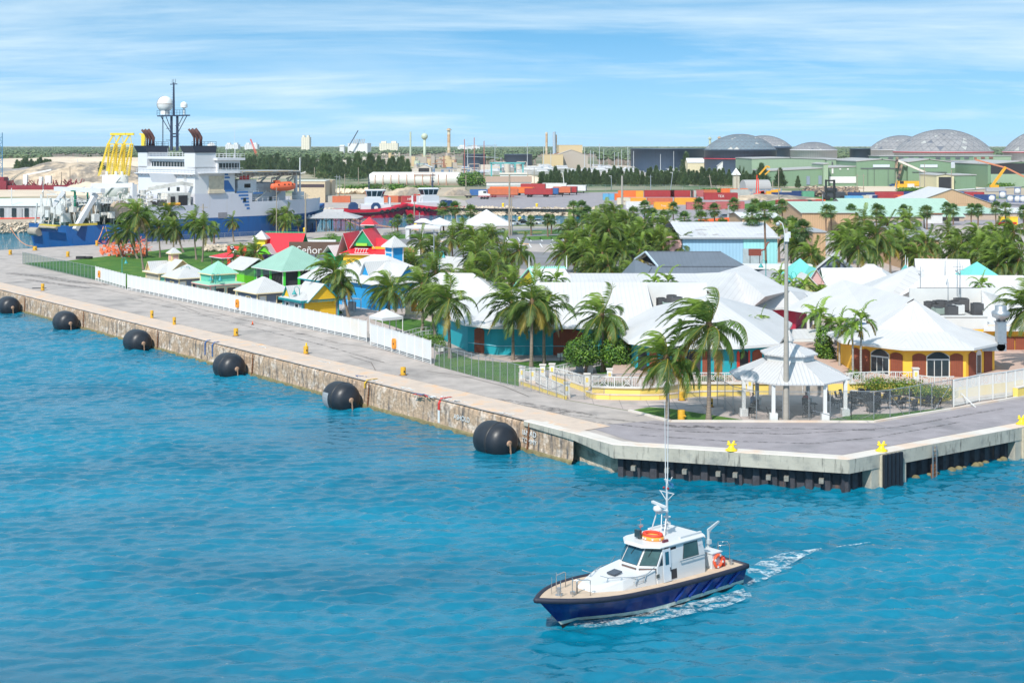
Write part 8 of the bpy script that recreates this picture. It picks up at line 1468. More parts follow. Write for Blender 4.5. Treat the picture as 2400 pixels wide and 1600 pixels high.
wb_('mint_roof_warehouse','wide warehouse with pale mint roof and dark loading bay',2000,2260,425,42,507,mat('tan_plain_wall',(.46,.36,.28),.7,var=.08),mintr,4.6,doors=((2183,2248,530,511,drk),(2172,2199,533,517,wT)));wb_('brown_gable_warehouse','brown corrugated gable warehouse with white roof behind the mint roof',2130,2330,470,26,478,tanc,rv,5.0,'y');wb_('tan_block','tan warehouse annex right of the loading bay',2252,2340,432,30,500,mat('tan_plain_wall',(.46,.36,.28)),mintr,1.5);wb_('brown_wall_shed','brown shed at the right edge behind the red pickup',2335,2420,440,20,498,mat('tan_plain_wall',(.46,.36,.28)),wT,1.0)
wb_('arched_warehouse','tan warehouse with grey curved roof above the turquoise gable shop',2118,2200,262,26,560,tanc,mat('grey_shingle_roof',(.3,.3,.32)),1.6)
t=tG('kiosk_shed','small white shed at the loading bay','shed',A(2186,415));obj('wall',MB().bx(-2.4,2.4,-1.5,1.5,0,2.6),wT,t);obj('roof',MB().bx(-2.7,2.8,-1.8,1.8,2.6,2.85),rust,t)
for i,(px,py,l)in en_(((2325,478,'leftmost white tank container'),(2350,472,'second white tank container, behind'),(2368,480,'third white tank container, in front'),(2385,479,'fourth white tank container, in front'),(2398,480,'white tank container cut by the right edge'),(2385,466,'upper white tank container at the back'))):
 D_=540-i*2 if py>470 else 580;t=tG('tank_container',l+' in blue frame','tank container',A(px,D_)+V3((0,0,2.6 if py<475 else 1.2)),R(70));obj('tank',MB().lathe((0,0,0),[(.05,-3),(.9,-2.9),(1.15,-2.6),(1.15,2.6),(.9,2.9),(.05,3)],16),wT,t);mb=t.children[0];mb.rotation_euler=(0,R(90),0);mb.location=(0,0,1.3);m_=MB();[m_.bx(x-.06,x+.06,y-.06,y+.06,0,2.6)for x in(-3,3)for y in(-1.2,1.2)];[m_.bar((x,-1.2,z),(x,1.2,z),.12)for x in(-3,3)for z in(.05,2.55)];[m_.bar((-3,y,z),(3,y,z),.12)for y in(-1.2,1.2)for z in(.05,2.55)];obj('frame',m_,cM('blue',CC['blue']),t)
t=tG('container_forklift','black tall masted container forklift before the scrap heap','forklift',P(1947,470));obj('mast',MB().bx(-2.3,-1.6,-.4,.4,.5,8.5).bx(1.0,1.8,-.4,.4,.5,8.5).bx(-2.3,1.8,-.3,.3,7.8,8.4).bx(-2.3,1.8,-.3,.3,3.4,4.2),black,t);obj('body',MB().bx(-2,6,0,5,1,3.4).bx(-1,3,1,4,3.4,5.0),mat('forklift_grey',(.05,.055,.07),.6),t);w=MB();[w.cyl((x,y-.5,1),(x,y+.5,1),1.0,n=12)for x in(-1.2,4.6)for y in(0,5)];obj('wheel',w,tyre,t)
orc=mat('machine_yellow',(.75,.36,.02),.5,var=.15);rdc=mat('machine_red',(.75,.06,.03),.5,var=.1)
def mc_(lB,loc,parts,nm='crane',cat='crane',rz=0):
 t=tG(nm,lB,cat,loc,rz)
 for n_,segs,w_,m_ in parts:
  mb=MB();[mb.bar(a,b_,w_)for a,b_ in segs];obj(n_,mb,m_,t)
 return t
mc_('mobile crane with white telescopic boom before the green shed',P(2165,437),[('boom',[((-14,0,14),(8,0,4.5))],1.1,mat('boom_white',(.7,.62,.56),.5)),('boom_head',[((-15,0,10),(-14.5,0,16)),((-14,0,4),(-12,0,12))],1.2,mixm),('cab',[((5,0,2),(12,0,2)),((7,0,4),(12,0,4))],2.4,rdc),('carrier',[((-14,0,1.6),(5,0,1.6))],2.6,orc)])
mc_('yellow and orange articulated boom lift near the dark hangar',P(2335,450),[('lower_boom',[((-2,0,3),(4.5,0,12))],1.1,orc),('upper_boom',[((-10,0,15.5),(5,0,11.5)),((5,0,11.5),(16,0,6))],.7,mat('boom_salmon',(.6,.22,.12),.5)),('chassis',[((-5,0,1.2),(4,0,1.2))],2.0,grey),('turret',[((-3,0,2.6),(1,0,2.6))],1.6,orc)])
mc_('red drilling rig with upright leader beside the rubble mound',P(1780,461),[('leader',[((-1.4,0,1),(-1.1,0,9.5)),((-.4,0,1),(-.6,0,8))],.4,rdc),('body',[((-2.5,0,.8),(2.6,0,1.0)),((0,0,1.8),(2,0,2.0))],1.2,rdc),('winch',[((1.3,-.6,1.6),(1.3,.6,1.6))],1.5,rdc)],'drilling_rig','drilling rig')
mc_('yellow excavator arm folded above the conifer belt',P(1795,441),[('arm',[((-3.5,0,7),(.5,0,11.5)),((.5,0,11.5),(2,0,10.8))],.8,orc),('second_arm',[((-.5,0,7),(2,0,9.3))],.6,orc),('body',[((-7,0,2),(-1,0,2))],3,orc)],'excavator','excavator')
mc_('yellow wheeled digger before the green shed doors',P(2112,443),[('body',[((-2,0,1.6),(3,0,1.6))],2.0,orc),('cab',[((-.5,0,3.2),(1.2,0,3.2))],1.6,black),('arm',[((-3,0,1),(-2.2,0,4.5))],.6,orc)],'digger','digger')
mc_('orange and yellow loader by the navy containers',P(1812,465),[('body',[((-3,0,2),(2,0,2))],2.2,orc),('arm',[((-1,0,3),(3,0,3.6))],.8,orc),('wheel',[((-2,0,.8),(-1,0,.8)),((1,0,.8),(2,0,.8))],1.4,tyre)],'loader','loader')
mc_('long orange boom lift lying folded behind the aqua warehouse',P(1688,535),[('boom',[((-6,0,2),(7,0,2.8)),((-5,0,1.4),(4,0,1.9))],.8,mat('boom_orange',(.85,.14,.04),.5)),('base',[((-6,0,.8),(6,0,.8))],1.2,mat('boom_orange',(.85,.14,.04)))],'boom_lift','boom lift')
mc_('pale forklift cab beside the long orange boom',P(1718,530),[('cab',[((-1,0,2.4),(1.4,0,2.4))],3.0,wT),('mast',[((-1.6,0,.5),(-1.2,0,6))],.4,grey)],'forklift','forklift')
t=tG('toy_bird_roof_sculpture','dark red long necked figure standing on the shop terrace below the aqua wall','sculpture',A(1772,236)+V3((0,0,zQ(606,236))));obj('body',MB().bx(-1.2,.8,-.4,.4,.5,1.6).tube([(.7,0,1.3),(1.4,0,1.5),(1.9,0,2.6),(2.2,0,2.7)],.14,6),mat('dark_red_figure',(.22,.05,.03),.6),t);mb=MB();[mb.bx(x-.05,x+.05,-.05,.05,-3,.5)for x in(-1,.6)];obj('leg',mb,black,t)
t=tG('white_bus','white bus like vehicle with orange front in the shop street','bus',A(1785,230),R(-4));obj('body',MB().bx(-7.5,8,-1.3,1.3,.6,3.6),wT,t);obj('front',MB().bx(-8.0,-7.4,-1.3,1.3,.6,3.9).bx(-7.4,-4.6,-1.36,-1.3,.8,3.5),orc,t);obj('window_glass',MB().bx(-3,1,-1.36,-1.3,1.8,2.9).bx(3,7.2,-1.36,-1.3,1.6,2.8),glass,t);w=MB();[w.cyl((x,y-.15,.5),(x,y+.15,.5),.5,n=12)for x in(-5,5)for y in(-1.1,1.1)];obj('wheel',w,tyre,t)
rD=random.Random(12);mb=MB()
for i in rG(170):
 p=P(U_(235,345),U_(585,603));zz_=U_(0,2.6);a=U_(0,3.1);mb.bar((p.x,p.y,zz_),(p.x+1.3*cos(a),p.y+1.3*sin(a),zz_+U_(-.9,.9)),.09)
 if i%3==0:mb.box((p.x,p.y,zz_*.5),(.5,.4,.5),a)
tag(obj('crowd_barrier_heap',mb,mat('orange_plastic_barrier',(.82,.17,.06),.6),kind='stuff'),'heap of orange plastic barriers under the left palms','barriers')
for px,py,l in((198,607,'pair of dark tyres lying at the lawn edge'),(100,676,'flat rubber mat on the quay near the left bollard')):t=tG('rubber_pieces',l,'tyres',P(px,py));obj('tread',MB().bx(-1.6,.2,-.5,.5,0,.55)if px>150 else MB().bx(-1.6,-.4,-.3,.3,0,.1),tyre,t);obj('tyre_ring',torus(MB(),(.9,0,.3),.55,.25,14,6)if px>150 else MB().bx(-.4,.5,-.3,.3,0,.09),tyre,t)
rk=MB();rocks(60,lambda r:(P(r.uniform(480,530),r.uniform(577,588),.3),1),.5,.9,5,rk);tag(obj('stone_wall',rk,rockm),'low broken white stone wall at the back of the left lawn','wall')
for px,py,l in((974,536,'yellow bollard on the basin quay below the tugs'),(714,546,'yellow bollard at the ship bow'),(1179,485,'left yellow bollard on the far container quay'),(1258,486,'right yellow bollard on the far container quay'),(1218,519,'yellow bollard behind the parked cars')):t=tG('yellow_bollard',l,'bollard',P(px,py));obj('post',MB().lathe((0,0,0),[(.5,0),(.42,.2),(.38,.9),(.55,1.1),(.3,1.4),(.01,1.42)],10),yb_,t)
pm_=mat('weathered_pole_wood',(.33,.28,.22),.9,var=.15)
def up_(px,yt_,yb_,lB,D=None,r=.15,m=pm_,arm=True,tilt=0,lamp_=False):
 b_=P(px,yb_)if D is None else A(px,D);h=zQ(yt_,b_.y);t=tG('utility_pole',lB,'pole',b_);obj('pole',MB().cyl((0,0,0),(tilt,0,h),r,r*.7,8),m,t)
 if arm:obj('crossarm',MB().bar((-1.1+tilt,0,h-.8),(1.1+tilt,0,h-.8),.12),m,t)
 if lamp_:obj('lamp_head',MB().box((tilt-.6,0,h-.1),(1.3,.3,.2)).sph((tilt-.2,0,h-.9),.2,8,6),wT,t)
for a in((1458,412,512,'thick concrete utility pole above the central grove',None,.42,mat('pole_concrete',(.36,.33,.29)),False),(1194,408,552,'grey pole standing before the far container quay',None,.28,pm_,False),(1199,460,552,'shorter pole touching the grey pole before the far quay',None,.18,pm_,False),(716,452,556,'utility pole at the ship bow by the open pavilion',None,.22,pm_,True),(648,440,560,'thin pole before the white ship side',None,.12,pm_,False),(476,478,570,'utility pole before the ship between the left palms',None,.2,pm_,True),(418,470,560,'brown leaning pole before the ship hull',None,.14,rust,False),(971,472,530,'pole before the second tug',None,.2,pm_,False),(983,498,545,'white topped pole by the gazebo tent',None,.16,sL,True),(144,403,443,'dark utility pole in the sandy yard, left',None,.3,pm_,True),(164,391,443,'dark utility pole in the sandy yard, right',None,.3,pm_,True),(101,415,462,'thin grey pole in the sandy yard',None,.22,sL,True),(27,441,510,'white lamp post before the long shed with T top',None,.2,wT,True),(1727,405,460,'utility pole beside the pale grey container',None,.25,pm_,False),(1525,410,455,'pale green pole with lamps before the conifer belt',None,.22,sL,True),(1571,404,450,'leaning lamp pole before the conifer belt',None,.22,sL,False,1.2,True),(1670,410,452,'leaning pole with a brace before the conifer belt',None,.25,pm_,True,-1.5),(1825,395,470,'pole with crossarm before the dark green shed',None,.22,pm_,True),(1811,424,465,'short brown pole by the loader',None,.25,pm_,False),(1765,430,458,'short pale pole beside the drilling rig',None,.2,pm_,False),(1928,455,535,'thin pale pole above the mint roof',None,.15,sL,False),(2009,408,450,'left twin pole with crossarm before the green doors',None,.2,pm_,True),(2024,408,450,'right twin pole with crossarm before the green doors',None,.2,pm_,True),(2101,402,452,'wooden lamp pole before the green shed doors',None,.25,pm_,False),(2167,383,452,'tall lamp pole before the green shed, left of the crane boom',None,.2,pm_,False),(2156,390,454,'second lamp pole beside it',None,.15,sL,False),(2230,398,452,'grey pole before the yellow framed shed',None,.25,pm_,False),(2293,380,438,'lamp pole before the white clad wall',None,.25,pm_,False),(2386,383,440,'pale post in front of the dark hangar',None,.3,sL,False),(1323,404,445,'white lamp pole before the conifer belt, left',None,.25,wT,False,-.8,True),(1433,412,446,'pale lamp pole before the conifer belt, middle',None,.22,sL,False,0,True),(1092,410,448,'red topped pole beside the round bush',None,.25,pm_,False),(1237,402,443,'pole behind the blue roofed house',None,.22,pm_,False),(1252,392,438,'second pole behind the blue roofed house',None,.22,pm_,False),(808,408,466,'pale pole above the tug quay, left',None,.2,pm_,False),(789,410,466,'lamp post with twin heads on the tug quay',None,.15,sL,True),(796,411,470,'second lamp post with twin heads on the tug quay',None,.15,sL,True),(840,392,432,'pole with lamp before the white pipe tank',None,.25,pm_,False),(737,392,424,'pole above the dark tree belt, right of the ship',None,.25,pm_,False)):up_(*a)
# ================================================================ FAR INDUSTRY, TREES, HORIZON
navyt=mat('dark_navy_tank',(.06,.095,.16),.5,var=.12,sc=.04,line=('v',2.4,.04,.25,0),line2=('u',9,.02,.3,0));whitet=mat('white_tank_wall',(.66,.66,.70),.5,var=.06,sc=.05,line=('v',2.6,.04,.25,0),line2=('u',7,.02,.3,0));domem=mat('grey_geodesic_dome',(.27,.262,.27),.55,var=.16,sc=.12,coord='Object')
domeb=mat('dome_seam',(.17,.18,.20),.6);pinkpipe=mat('red_pipe',(.45,.04,.06),.6)
def tank(pxc,pxr,ytop,D,lB,wall=navyt,dome=None,ydome=None,patch=0,ring=None,zb=0):
 c=A(pxc,D);r=pxr*D/F;z=zQ(ytop,D-r);t=tG('storage_tank',lB,'storage tank',(c.x,D,0));mb=MB();mb.lathe((0,0,0),[(r,0),(r,z),(r*1.015,z),(r*1.015,z+.5),(r*.98,z+.55)],64,sm=True,cap=False)
 if dome is None:mb.add([(r*.98*cos(2*PI*i/64),r*.98*sin(2*PI*i/64),z+.5)for i in rG(64)],[tuple(rG(64))],1)
 obj('wall',mb,[wall,mat('tank_top',(.22,.27,.32),.6,var=.1)],t)
 if dome is not None:
  hd=zQ(ydome,D)-z;m,n=12,72;bm=MB();Rr=(r*r+hd*hd)/(2*hd);pts=[]
  for j in rG(m+1):
   f=j/m;rad=r*.99*(1-f);zz_=z+.5+math.sqrt(max(0,Rr*Rr-rad*rad))-(Rr-hd);pts.append([(rad*cos(2*PI*(i+.5*(j%2))/(n//2)),rad*sin(2*PI*(i+.5*(j%2))/(n//2)),zz_)for i in rG(n//2)])
  k=n//2;rD=random.Random(int(pxc));ed=MB()
  for j in rG(m):
   for i in rG(k):
    a,b_=pts[j][i],pts[j][(i+1)%k];
    if j%2==0:u,w,x=pts[j+1][i],pts[j+1][(i-1)%k],pts[j+1][(i+1)%k];tr_=[(a,b_,u),(a,u,w)]
    else:u,w=pts[j+1][i],pts[j+1][(i+1)%k];tr_=[(a,b_,w),(a,w,u)]
    for T_ in tr_:
     q_=rD.random();bm.add(list(T_),[(0,1,2)],0 if q_<.93 else(1 if q_<.985 else 2))
    if j<m-1:
     ed.bar(tr_[0][0],tr_[0][2],.24,.2);ed.bar(tr_[0][1],tr_[0][2],.24,.2);ed.bar(a,b_,.2,.2)if j%2 else None
  obj('dome',bm,[dome,mat('pale_dome_panel',(.42,.42,.40),.5),mat('dark_dome_panel',(.12,.13,.16),.5)],t);obj('dome_ribs',ed,domeb,t)
 if ring:mb=MB();mb.lathe((0,0,ring if ring>0 else z-1),[(r*1.01,0),(r*1.03,.1),(r*1.03,.6),(r*1.01,.7)],48,cap=False);obj('ring_pipe',mb,pinkpipe,t)
 return t
bluedome=mat('blue_grey_dome',(.155,.20,.235),.5,var=.12,sc=.15,coord='Object')
tank(1566,88,350,1130,'long flat navy tank at the left of the dome group',ring=None);tank(1735,84,353,1000,'navy tank with blue grey geodesic dome',dome=bluedome,ydome=316,ring=12.5);tank(1790,64,345,1230,'navy tank with pale dome hidden behind the blue grey dome',dome=domem,ydome=319);tank(1820,32,347,1180,'small navy tank with blue rim right of the domes')
tank(1907,54,353,950,'white tank with low grey dome',whitet,dome=domem,ydome=335);tank(2016,24,350,1050,'narrow navy tank left of the large white domed tanks');tank(2112,74,352,1180,'white tank with grey dome behind the largest dome',whitet,dome=domem,ydome=319)
tank(2210,111,356,1000,'largest white tank with wide grey geodesic dome and pale panels',whitet,dome=domem,ydome=305,ring=17);tank(2460,104,357,1000,'white domed tank cut by the right photo edge',whitet,dome=domem,ydome=302,ring=17)
tank(1112,27,363,1250,'dark navy tank at the left of the marina',);tank(1215,33,363,1250,'second dark navy tank beside the marina');t=tank(1175,3,372,1255,'tiny pale blue tank beside the second navy tank',whitet)
gsh=mat('sage_green_shed_wall',(.17,.27,.17),.7,var=.05,sc=.03,line=('u',3,.1,.06,0));gsh2=mat('pale_green_shed_wall',(.28,.38,.26),.7,var=.05,sc=.03,line=('u',3,.1,.05,0));groof=mat('grey_shed_roof',(.38,.37,.36),.6,var=.08,sc=.03);wp=mat('white_cladding',(.58,.62,.70),.6,var=.08,sc=.1);dgrey=mat('dark_grey_louvre',(.10,.11,.12),.6)
def shed(lB,pa,pb,D,depth,yl,yr,m,roofm=groof,yp=None,doors=(),nm='industrial_shed'):
 xa,xb=A(pa,D).x,A(pb,D).x;t=tG(nm,lB,'shed',(xa,D,0));w=xb-xa;zl,zr=zQ(yl,D),zQ(yr,D);mb=MB();pts=[(0,0),(w,0),(w,zr)]+([(w/2,zQ(yp,D))]if yp else[])+[(0,zl)];mb.prism(pts[::-1],0,depth,0,'y');obj('wall',mb,m,t);mb=MB();tp_=pts[2:]
 for(x0,z0),(x1,z1)in zip(tp_,tp_[1:]):mb.add([(x0+.3,-.4,z0+.03),(x1-.3,-.4,z1+.03),(x1-.3,depth,z1+.03),(x0+.3,depth,z0+.03),(x0+.3,-.4,z0+.45),(x1-.3,-.4,z1+.45),(x1-.3,depth,z1+.45),(x0+.3,depth,z0+.45)],[(0,1,2,3),(4,7,6,5),(0,4,5,1),(1,5,6,2),(3,2,6,7),(0,3,7,4)])
 obj('roof',mb,roofm,t)
 for a,b_,yt_,yb_,m_,nmm in doors:obj(nmm,MB().bx(A(a,D).x-xa,A(b_,D).x-xa,-.35,-.05,max(0.05,zQ(yb_,D)),zQ(yt_,D)),m_,t)
 return t
shed('pale green long shed behind, upper left',1762,1942,830,60,373,374,gsh2,yp=371);shed('pale green shed end with small windows, upper right',1938,1986,825,60,375,374,gsh2,doors=((1949,1952,379,387,dgrey,'window'),(1960,1963,379,387,dgrey,'window'),(1971,1974,379,387,dgrey,'window')))
shed('sage green lower shed with two grey doors',1793,1930,775,40,402,395,gsh,doors=((1890,1898,413,433,mat('grey_blue_door',(.20,.25,.32),.6),'door'),(1918,1926,412,432,mat('grey_blue_door',(.20,.25,.32),.6),'door')));shed('tall narrow pale green stair block between the sheds',1930,1941,772,30,386,384,gsh2)
shed('low sage green shed with long white folding door',1941,2008,778,40,394,391,gsh,doors=((1943,2006,414,429,mat('white_folding_door',(.66,.66,.66),.6),'door'),(1949,1953,395,407,wT,'window'),(1967,1971,395,398,wT,'window'),(1985,1989,395,398,wT,'window')))
shed('large sage green gabled hangar with sliding doors, left',2007,2128,777,70,379,381,gsh,yp=374,doors=((2017,2115,394,396,dgrey,'door_track'),(2046,2085,386,392,wp,'window_strip'),(2033.5,2034,396,436,dgrey,'door_seam'),(2048.5,2049,396,436,dgrey,'door_seam'),(2081,2081.5,396,436,dgrey,'door_seam'),(2097,2097.6,396,436,dgrey,'door_seam')))
shed('large sage green gabled hangar with sliding doors, right',2128,2229,774,70,381,381,gsh,yp=374,doors=((2138,2219,403,404.5,dgrey,'door_track'),(2157,2197,386,392.5,wp,'window_strip'),(2198,2198.6,404,436,dgrey,'door_seam')))
t=tG('clerestory_block','green roof clerestory with grey louvres above the hangars','roof block',(0,815,0));mb=MB();mb.bx(A(2062,815).x,A(2281,815).x,0,25,10,zQ(366.5,815));obj('wall',mb,gsh,t);mb=MB();[mb.bx(A(p,815).x,A(p+11,815).x,-.3,-.05,zQ(373,815),zQ(368,815))for p in(2082,2106,2130,2153,2193,2216,2239,2260)];obj('louvre',mb,dgrey,t);obj('roof',MB().bx(A(2060,815).x,A(2330,815).x,-.5,25.5,zQ(366.5,815),zQ(365.5,815)),groof,t)
shed('white clad upper wall between the hangars',2229,2316,800,40,378,378,wp,doors=((2229,2316,394,437,gsh,'lower_wall'),(2283,2289,369,374,mat('maroon_louvre',(.25,.1,.08)),'louvre')));shed('long pale green rear block with maroon louvres',2281,2370,850,30,366,366,gsh2,doors=((2299,2308,368,372,mat('maroon_louvre',(.25,.1,.08)),'louvre'),(2318,2327,368,372,mat('maroon_louvre',(.25,.1,.08)),'louvre')))
shed('dark open hangar with curved green portal at the right edge',2315,2470,745,60,386,386,gsh,yp=379,doors=((2322,2470,383,408,drk,'opening'),(2322,2470,408,437,gsh2,'lower_wall')))
shed('small sage green shed with yellow framed dark opening',2195,2236,705,30,412,412,mat('cream_frame',(.62,.56,.36),.6),yp=409,doors=((2200,2229,415,443,drk,'opening'),));shed('sage green shed wall right of the yellow frame',2236,2287,708,30,412,411,gsh)
t=tG('quonset_hut','grey arched hut on an old blue shed near the rubble mound','hut',A(1785,640),R(12));mb=MB();n=12;a=[(cos(PI*i/n)*4.2,sin(PI*i/n)*4.0+3)for i in rG(n+1)];mb.prism(a[::-1],-9,3,0,'x');obj('arched_roof',mb,groof,t);obj('lower_shed',MB().bx(-9,8,-4,6,0,3),mat('blue_grey_shed',(.25,.3,.36),.7,var=.2,sc=.5,c2=(.5,.45,.4),c2sc=.3),t)
mb=MB();pts=[P(2132,454,.5),P(2200,449,.6),P(2290,443,.6),P(2420,437,.6)];mb.tube(pts,.45,8);tag(obj('white_pipeline',mb,wT),'long white pipeline running along the green field at the right','pipeline')
wb_('marina_building','white roofed cream building of the marina, centre',1612,1674,1050,16,381,mat('cream_wall_far',(.66,.58,.40),.7),wT,3.2,'x');wb_('marina_shed','small white gabled boat shed',1682,1705,980,12,388,wT,wT,3.0,'y');wb_('marina_hall','low grey roofed hall right of the boat shed',1700,1766,1000,18,382,mat('pale_grey_wall',(.5,.5,.52),.7),groof,2.0);t=tG('white_cone_tent','small white cone roof on a tower at the shore trees','tower',A(1725,700));obj('tower_body',MB().bx(-1.5,1.5,-1.5,1.5,0,8),mat('beige_wall',(.45,.42,.34)),t);obj('cone_roof',hipmb(3,3,8,3.4,.6),[wT,wT],t)
sboat=mat('hull_white_far',(.60,.60,.62),.4,var=.08,line=('v',1.1,.3,.35,0))
def hullmesh(L_,B_,Hh):
 mb=MB();prev=None
 for i in rG(7):
  u=i/6;w=B_/2*(1-max(0,(u-.5)/.5)**2)+.05;r=[(L_*(u-.5),-w,Hh),(L_*(u-.5),-w*.6,.3),(L_*(u-.5),w*.6,.3),(L_*(u-.5),w,Hh)]
  if prev:mb.add(prev+r,[(0,4,5,1),(1,5,6,2),(2,6,7,3),(3,7,4,0)],0)
  else:mb.add(r,[(0,1,2,3)],0)
  prev=r
 mb.add(prev,[(3,2,1,0)]);return mb.mesh('hull',sboat)
HM=hullmesh(13,4.2,2.6);CM=MB().prism([(-4,2.5),(2.6,2.5),(1.4,3.9),(-3.2,4.0)][::-1],-1.4,1.4,0,'y').mesh('cabin',sboat);MM=MB().cyl((0,0,2.5),(0,0,18),.22,.14,6).mesh('mast',mat('mast_silver',(.62,.64,.66)));BM_=MB().cyl((0,0,4),(-5.5,0,4.4),.15,n=6).mesh('boom',mat('mast_silver',(.62,.64,.66)))
rD=random.Random(77)
mastx=[1096,1160,1236,1274,1291,1370,1384,1391,1405,1415,1449,1457,1474,1485,1495,1548,1579,1601,1471,1440]
masty=[330,326,331,335,347,340,347,350,333,345,352,346,346,350,355,357,350,350,336,352]
for i,(x,y)in en_(zip(mastx,masty)):
 D=U_(1040,1200);sc_=max(.55,min(1.7,(zQ(y,D)-1.5)/18));kit('sailing_yacht','white sailing yacht ashore in the marina behind the conifer belt, tall mast','yacht',[('hull',HM),('cabin',CM),('mast',MM),('boom',BM_)],A(x,D),U_(-.7,.7)+(PI if rD.random()<.5 else 0),'yachts laid up in the marina',(1.3,1.3,sc_))
for i in rG(30):x=U_(1120,1660);D=U_(1020,1240);kit('motor_yacht','white motor yacht ashore in the marina behind the conifer belt','boat',[('hull',HM),('cabin',CM)],A(x,D),U_(-.6,.6)+(PI if rD.random()<.5 else 0),'motor yachts laid up in the marina',U_(1.0,1.7))
wb_('blue_trim_house','long white house with brown roof and blue trim behind the trailers',1140,1245,720,12,426,wT,mat('brown_shingle',(.34,.24,.18),.8),2.6,doors=((1162,1170,438,428,mat('navy_door',(.03,.08,.25)),),)and());wb_('marina_office','low white waterfront building with long flat roof',1172,1235,800,10,408,wT,mat('cream_roof_far',(.66,.58,.48)),.6);
mc_('turquoise boat hoist frame standing in the marina',A(1185,900),[('frame',[((-10,0,11),(12,0,11)),((-9,0,0),(-9,0,11)),((11,0,0),(11,0,11)),((-3,4,0),(-3,4,11)),((6,4,0),(6,4,11))],.9,mat('hoist_turquoise',(.10,.40,.42),.5))],'boat_hoist','hoist')
mc_('tall three masted rig with yards left of the first navy tank',A(1100,870),[('mast',[((-3,0,0),(-3,0,26)),((3,0,0),(3,0,27)),((9,0,0),(9,0,25))],.45,mat('rusty_mast',(.35,.12,.1),.7)),('yard',[((-2,0,15.5),(18,0,14.8)),((-1,0,22),(17,0,22.3))],.4,sL)],'ship_masts','masts')
beigef=mat('beige_industrial_wall',(.60,.46,.27),.7,var=.05,sc=.02);greyf=mat('warm_grey_industrial_wall',(.44,.38,.33),.7,var=.06,sc=.02)
wb_('power_plant_hall','large beige power plant hall with roof vents',1310,1365,1450,60,340.5,beigef,beigef,0);wb_('power_plant_annex','warm grey gabled annex before the power plant',1302,1378,1300,40,364,greyf,greyf,5,'y');wb_('power_plant_low','low beige building at the foot of the plant chimneys',1272,1320,1280,30,363,beigef,beigef,0)
def chimney(px,yt_,yb_,D,w,lB,m,cap=0):
 t=tG('chimney',lB,'chimney',A(px,D));h=zQ(yt_,D);obj('shaft',MB().cyl((0,0,0),(0,0,h),w*1.1,w,14),m,t)
 if cap:obj('crown_platform',MB().cyl((0,0,h-1.2),(0,0,h-.4),w*1.9,n=14).cyl((0,0,h-.4),(0,0,h+.8),w*1.1,n=14),m,t)
 return t
pg_=mat('pale_green_steel',(.46,.52,.40),.6,var=.06,sc=.05);rw=mat('rust_streaked_white',(.60,.52,.38),.7,var=.1,sc=.05,c2=(.42,.20,.07),c2sc=.06,c2lo=.48,c2hi=.6)
chimney(962,309,380,1500,.95,'slim pale green chimney left of the water tower',pg_);chimney(1052,303,380,1500,1.6,'rust streaked chimney with top platform right of the water tower',rw,1);chimney(1281,310,370,1400,1.1,'left plant chimney with rusty steelwork',rw);chimney(1299,309,375,1390,1.5,'right grey blue plant chimney',mat('blue_grey_chimney',(.36,.44,.52),.6));chimney(1303,316,375,1392,1.0,'rusty stack close behind the grey blue chimney',rw)
chimney(1664,323,380,1500,1.3,'pale stack with platform behind the blue grey dome, left',pg_,1);chimney(1686,322,380,1600,1.3,'rusty stack with platform behind the blue grey dome, right',rw,1)
t=tG('water_tower','pale green water tower with a ball tank on a slim stem','water tower',A(995,1450));zb_=zQ(320,1450);obj('stem',MB().lathe((0,0,0),[(2.6,0),(1.7,4),(1.35,10),(1.3,zb_-3)],16),pg_,t);obj('tank',MB().sph((0,0,zb_),3.4,20,14),pg_,t);obj('aerial',MB().cyl((0,0,zb_+3),(0,0,zb_+6),.1,n=5),sL,t)
rD=random.Random(21)
def plant(px0,px1,D,lB,ytop,mats,n):
 t=tG('process_plant',lB,'process plant',A((px0+px1)/2,D));
 for m_,nm in mats:
  mb=MB()
  for i in rG(n):
   x=U_(px0,px1);p=A(x,D+U_(-40,40));x=p.x-t.location.x;y=p.y-D;h=U_(2,zQ(ytop,D));u=rD.random()
   if u<.4:mb.bx(x,x+U_(2,9),y,y+5,0,h*.7)
   elif u<.6:mb.cyl((x,y,0),(x,y,h*.9),U_(.8,3),n=10)
   elif u<.8:[mb.bar((x,y,z),(x+8,y,z),.5)for z in np.arange(2,h,3)];mb.bar((x,y,0),(x,y,h),.5);mb.bar((x+8,y,0),(x+8,y,h),.5)
   else:mb.bar((x,y,h*.6),(x+U_(6,16),y,h*.6),.7)
  obj(nm,mb,m_,t)
rs=mat('rusty_structure',(.34,.16,.11),.8,var=.2,sc=.1);
plant(905,985,1350,'beige and pale green process units left of the water tower',352,((beigef,'beige_units'),(pg_,'green_units'),(greyf,'grey_units')),16);plant(975,1058,1400,'rusty process units behind the water tower',352,((rs,'rusty_units'),(greyf,'grey_units'),(beigef,'beige_units')),16);plant(1272,1308,1390,'rusty steelwork around the plant chimneys',340,((rs,'rusty_units'),),16);plant(850,910,1500,'jumble of white and beige industrial units behind the left pines',362,((mat('pale_industrial',(.55,.50,.44),.7),'pale_units'),(greyf,'grey_units')),18);plant(775,850,1500,'row of pale ruined blocks among the pines',368,((mat('pale_industrial',(.55,.50,.44),.7),'pale_units'),),14);plant(940,1100,1050,'mixed blue and grey marina sheds below the water tower',383,((mat('blue_shed_far',(.14,.22,.34),.7),'blue_units'),(mat('pale_industrial',(.55,.50,.44)),'pale_units'),(greyf,'grey_units')),11)
plant(1120,1290,1180,'long low sheds and roofs behind the marina',378,((mat('pale_industrial',(.55,.50,.44)),'pale_units'),(greyf,'grey_units')),14);plant(1380,1480,1150,'low brown sheds at the right of the marina',379,((greyf,'grey_units'),(mat('pale_industrial',(.55,.50,.44)),'pale_units')),12)
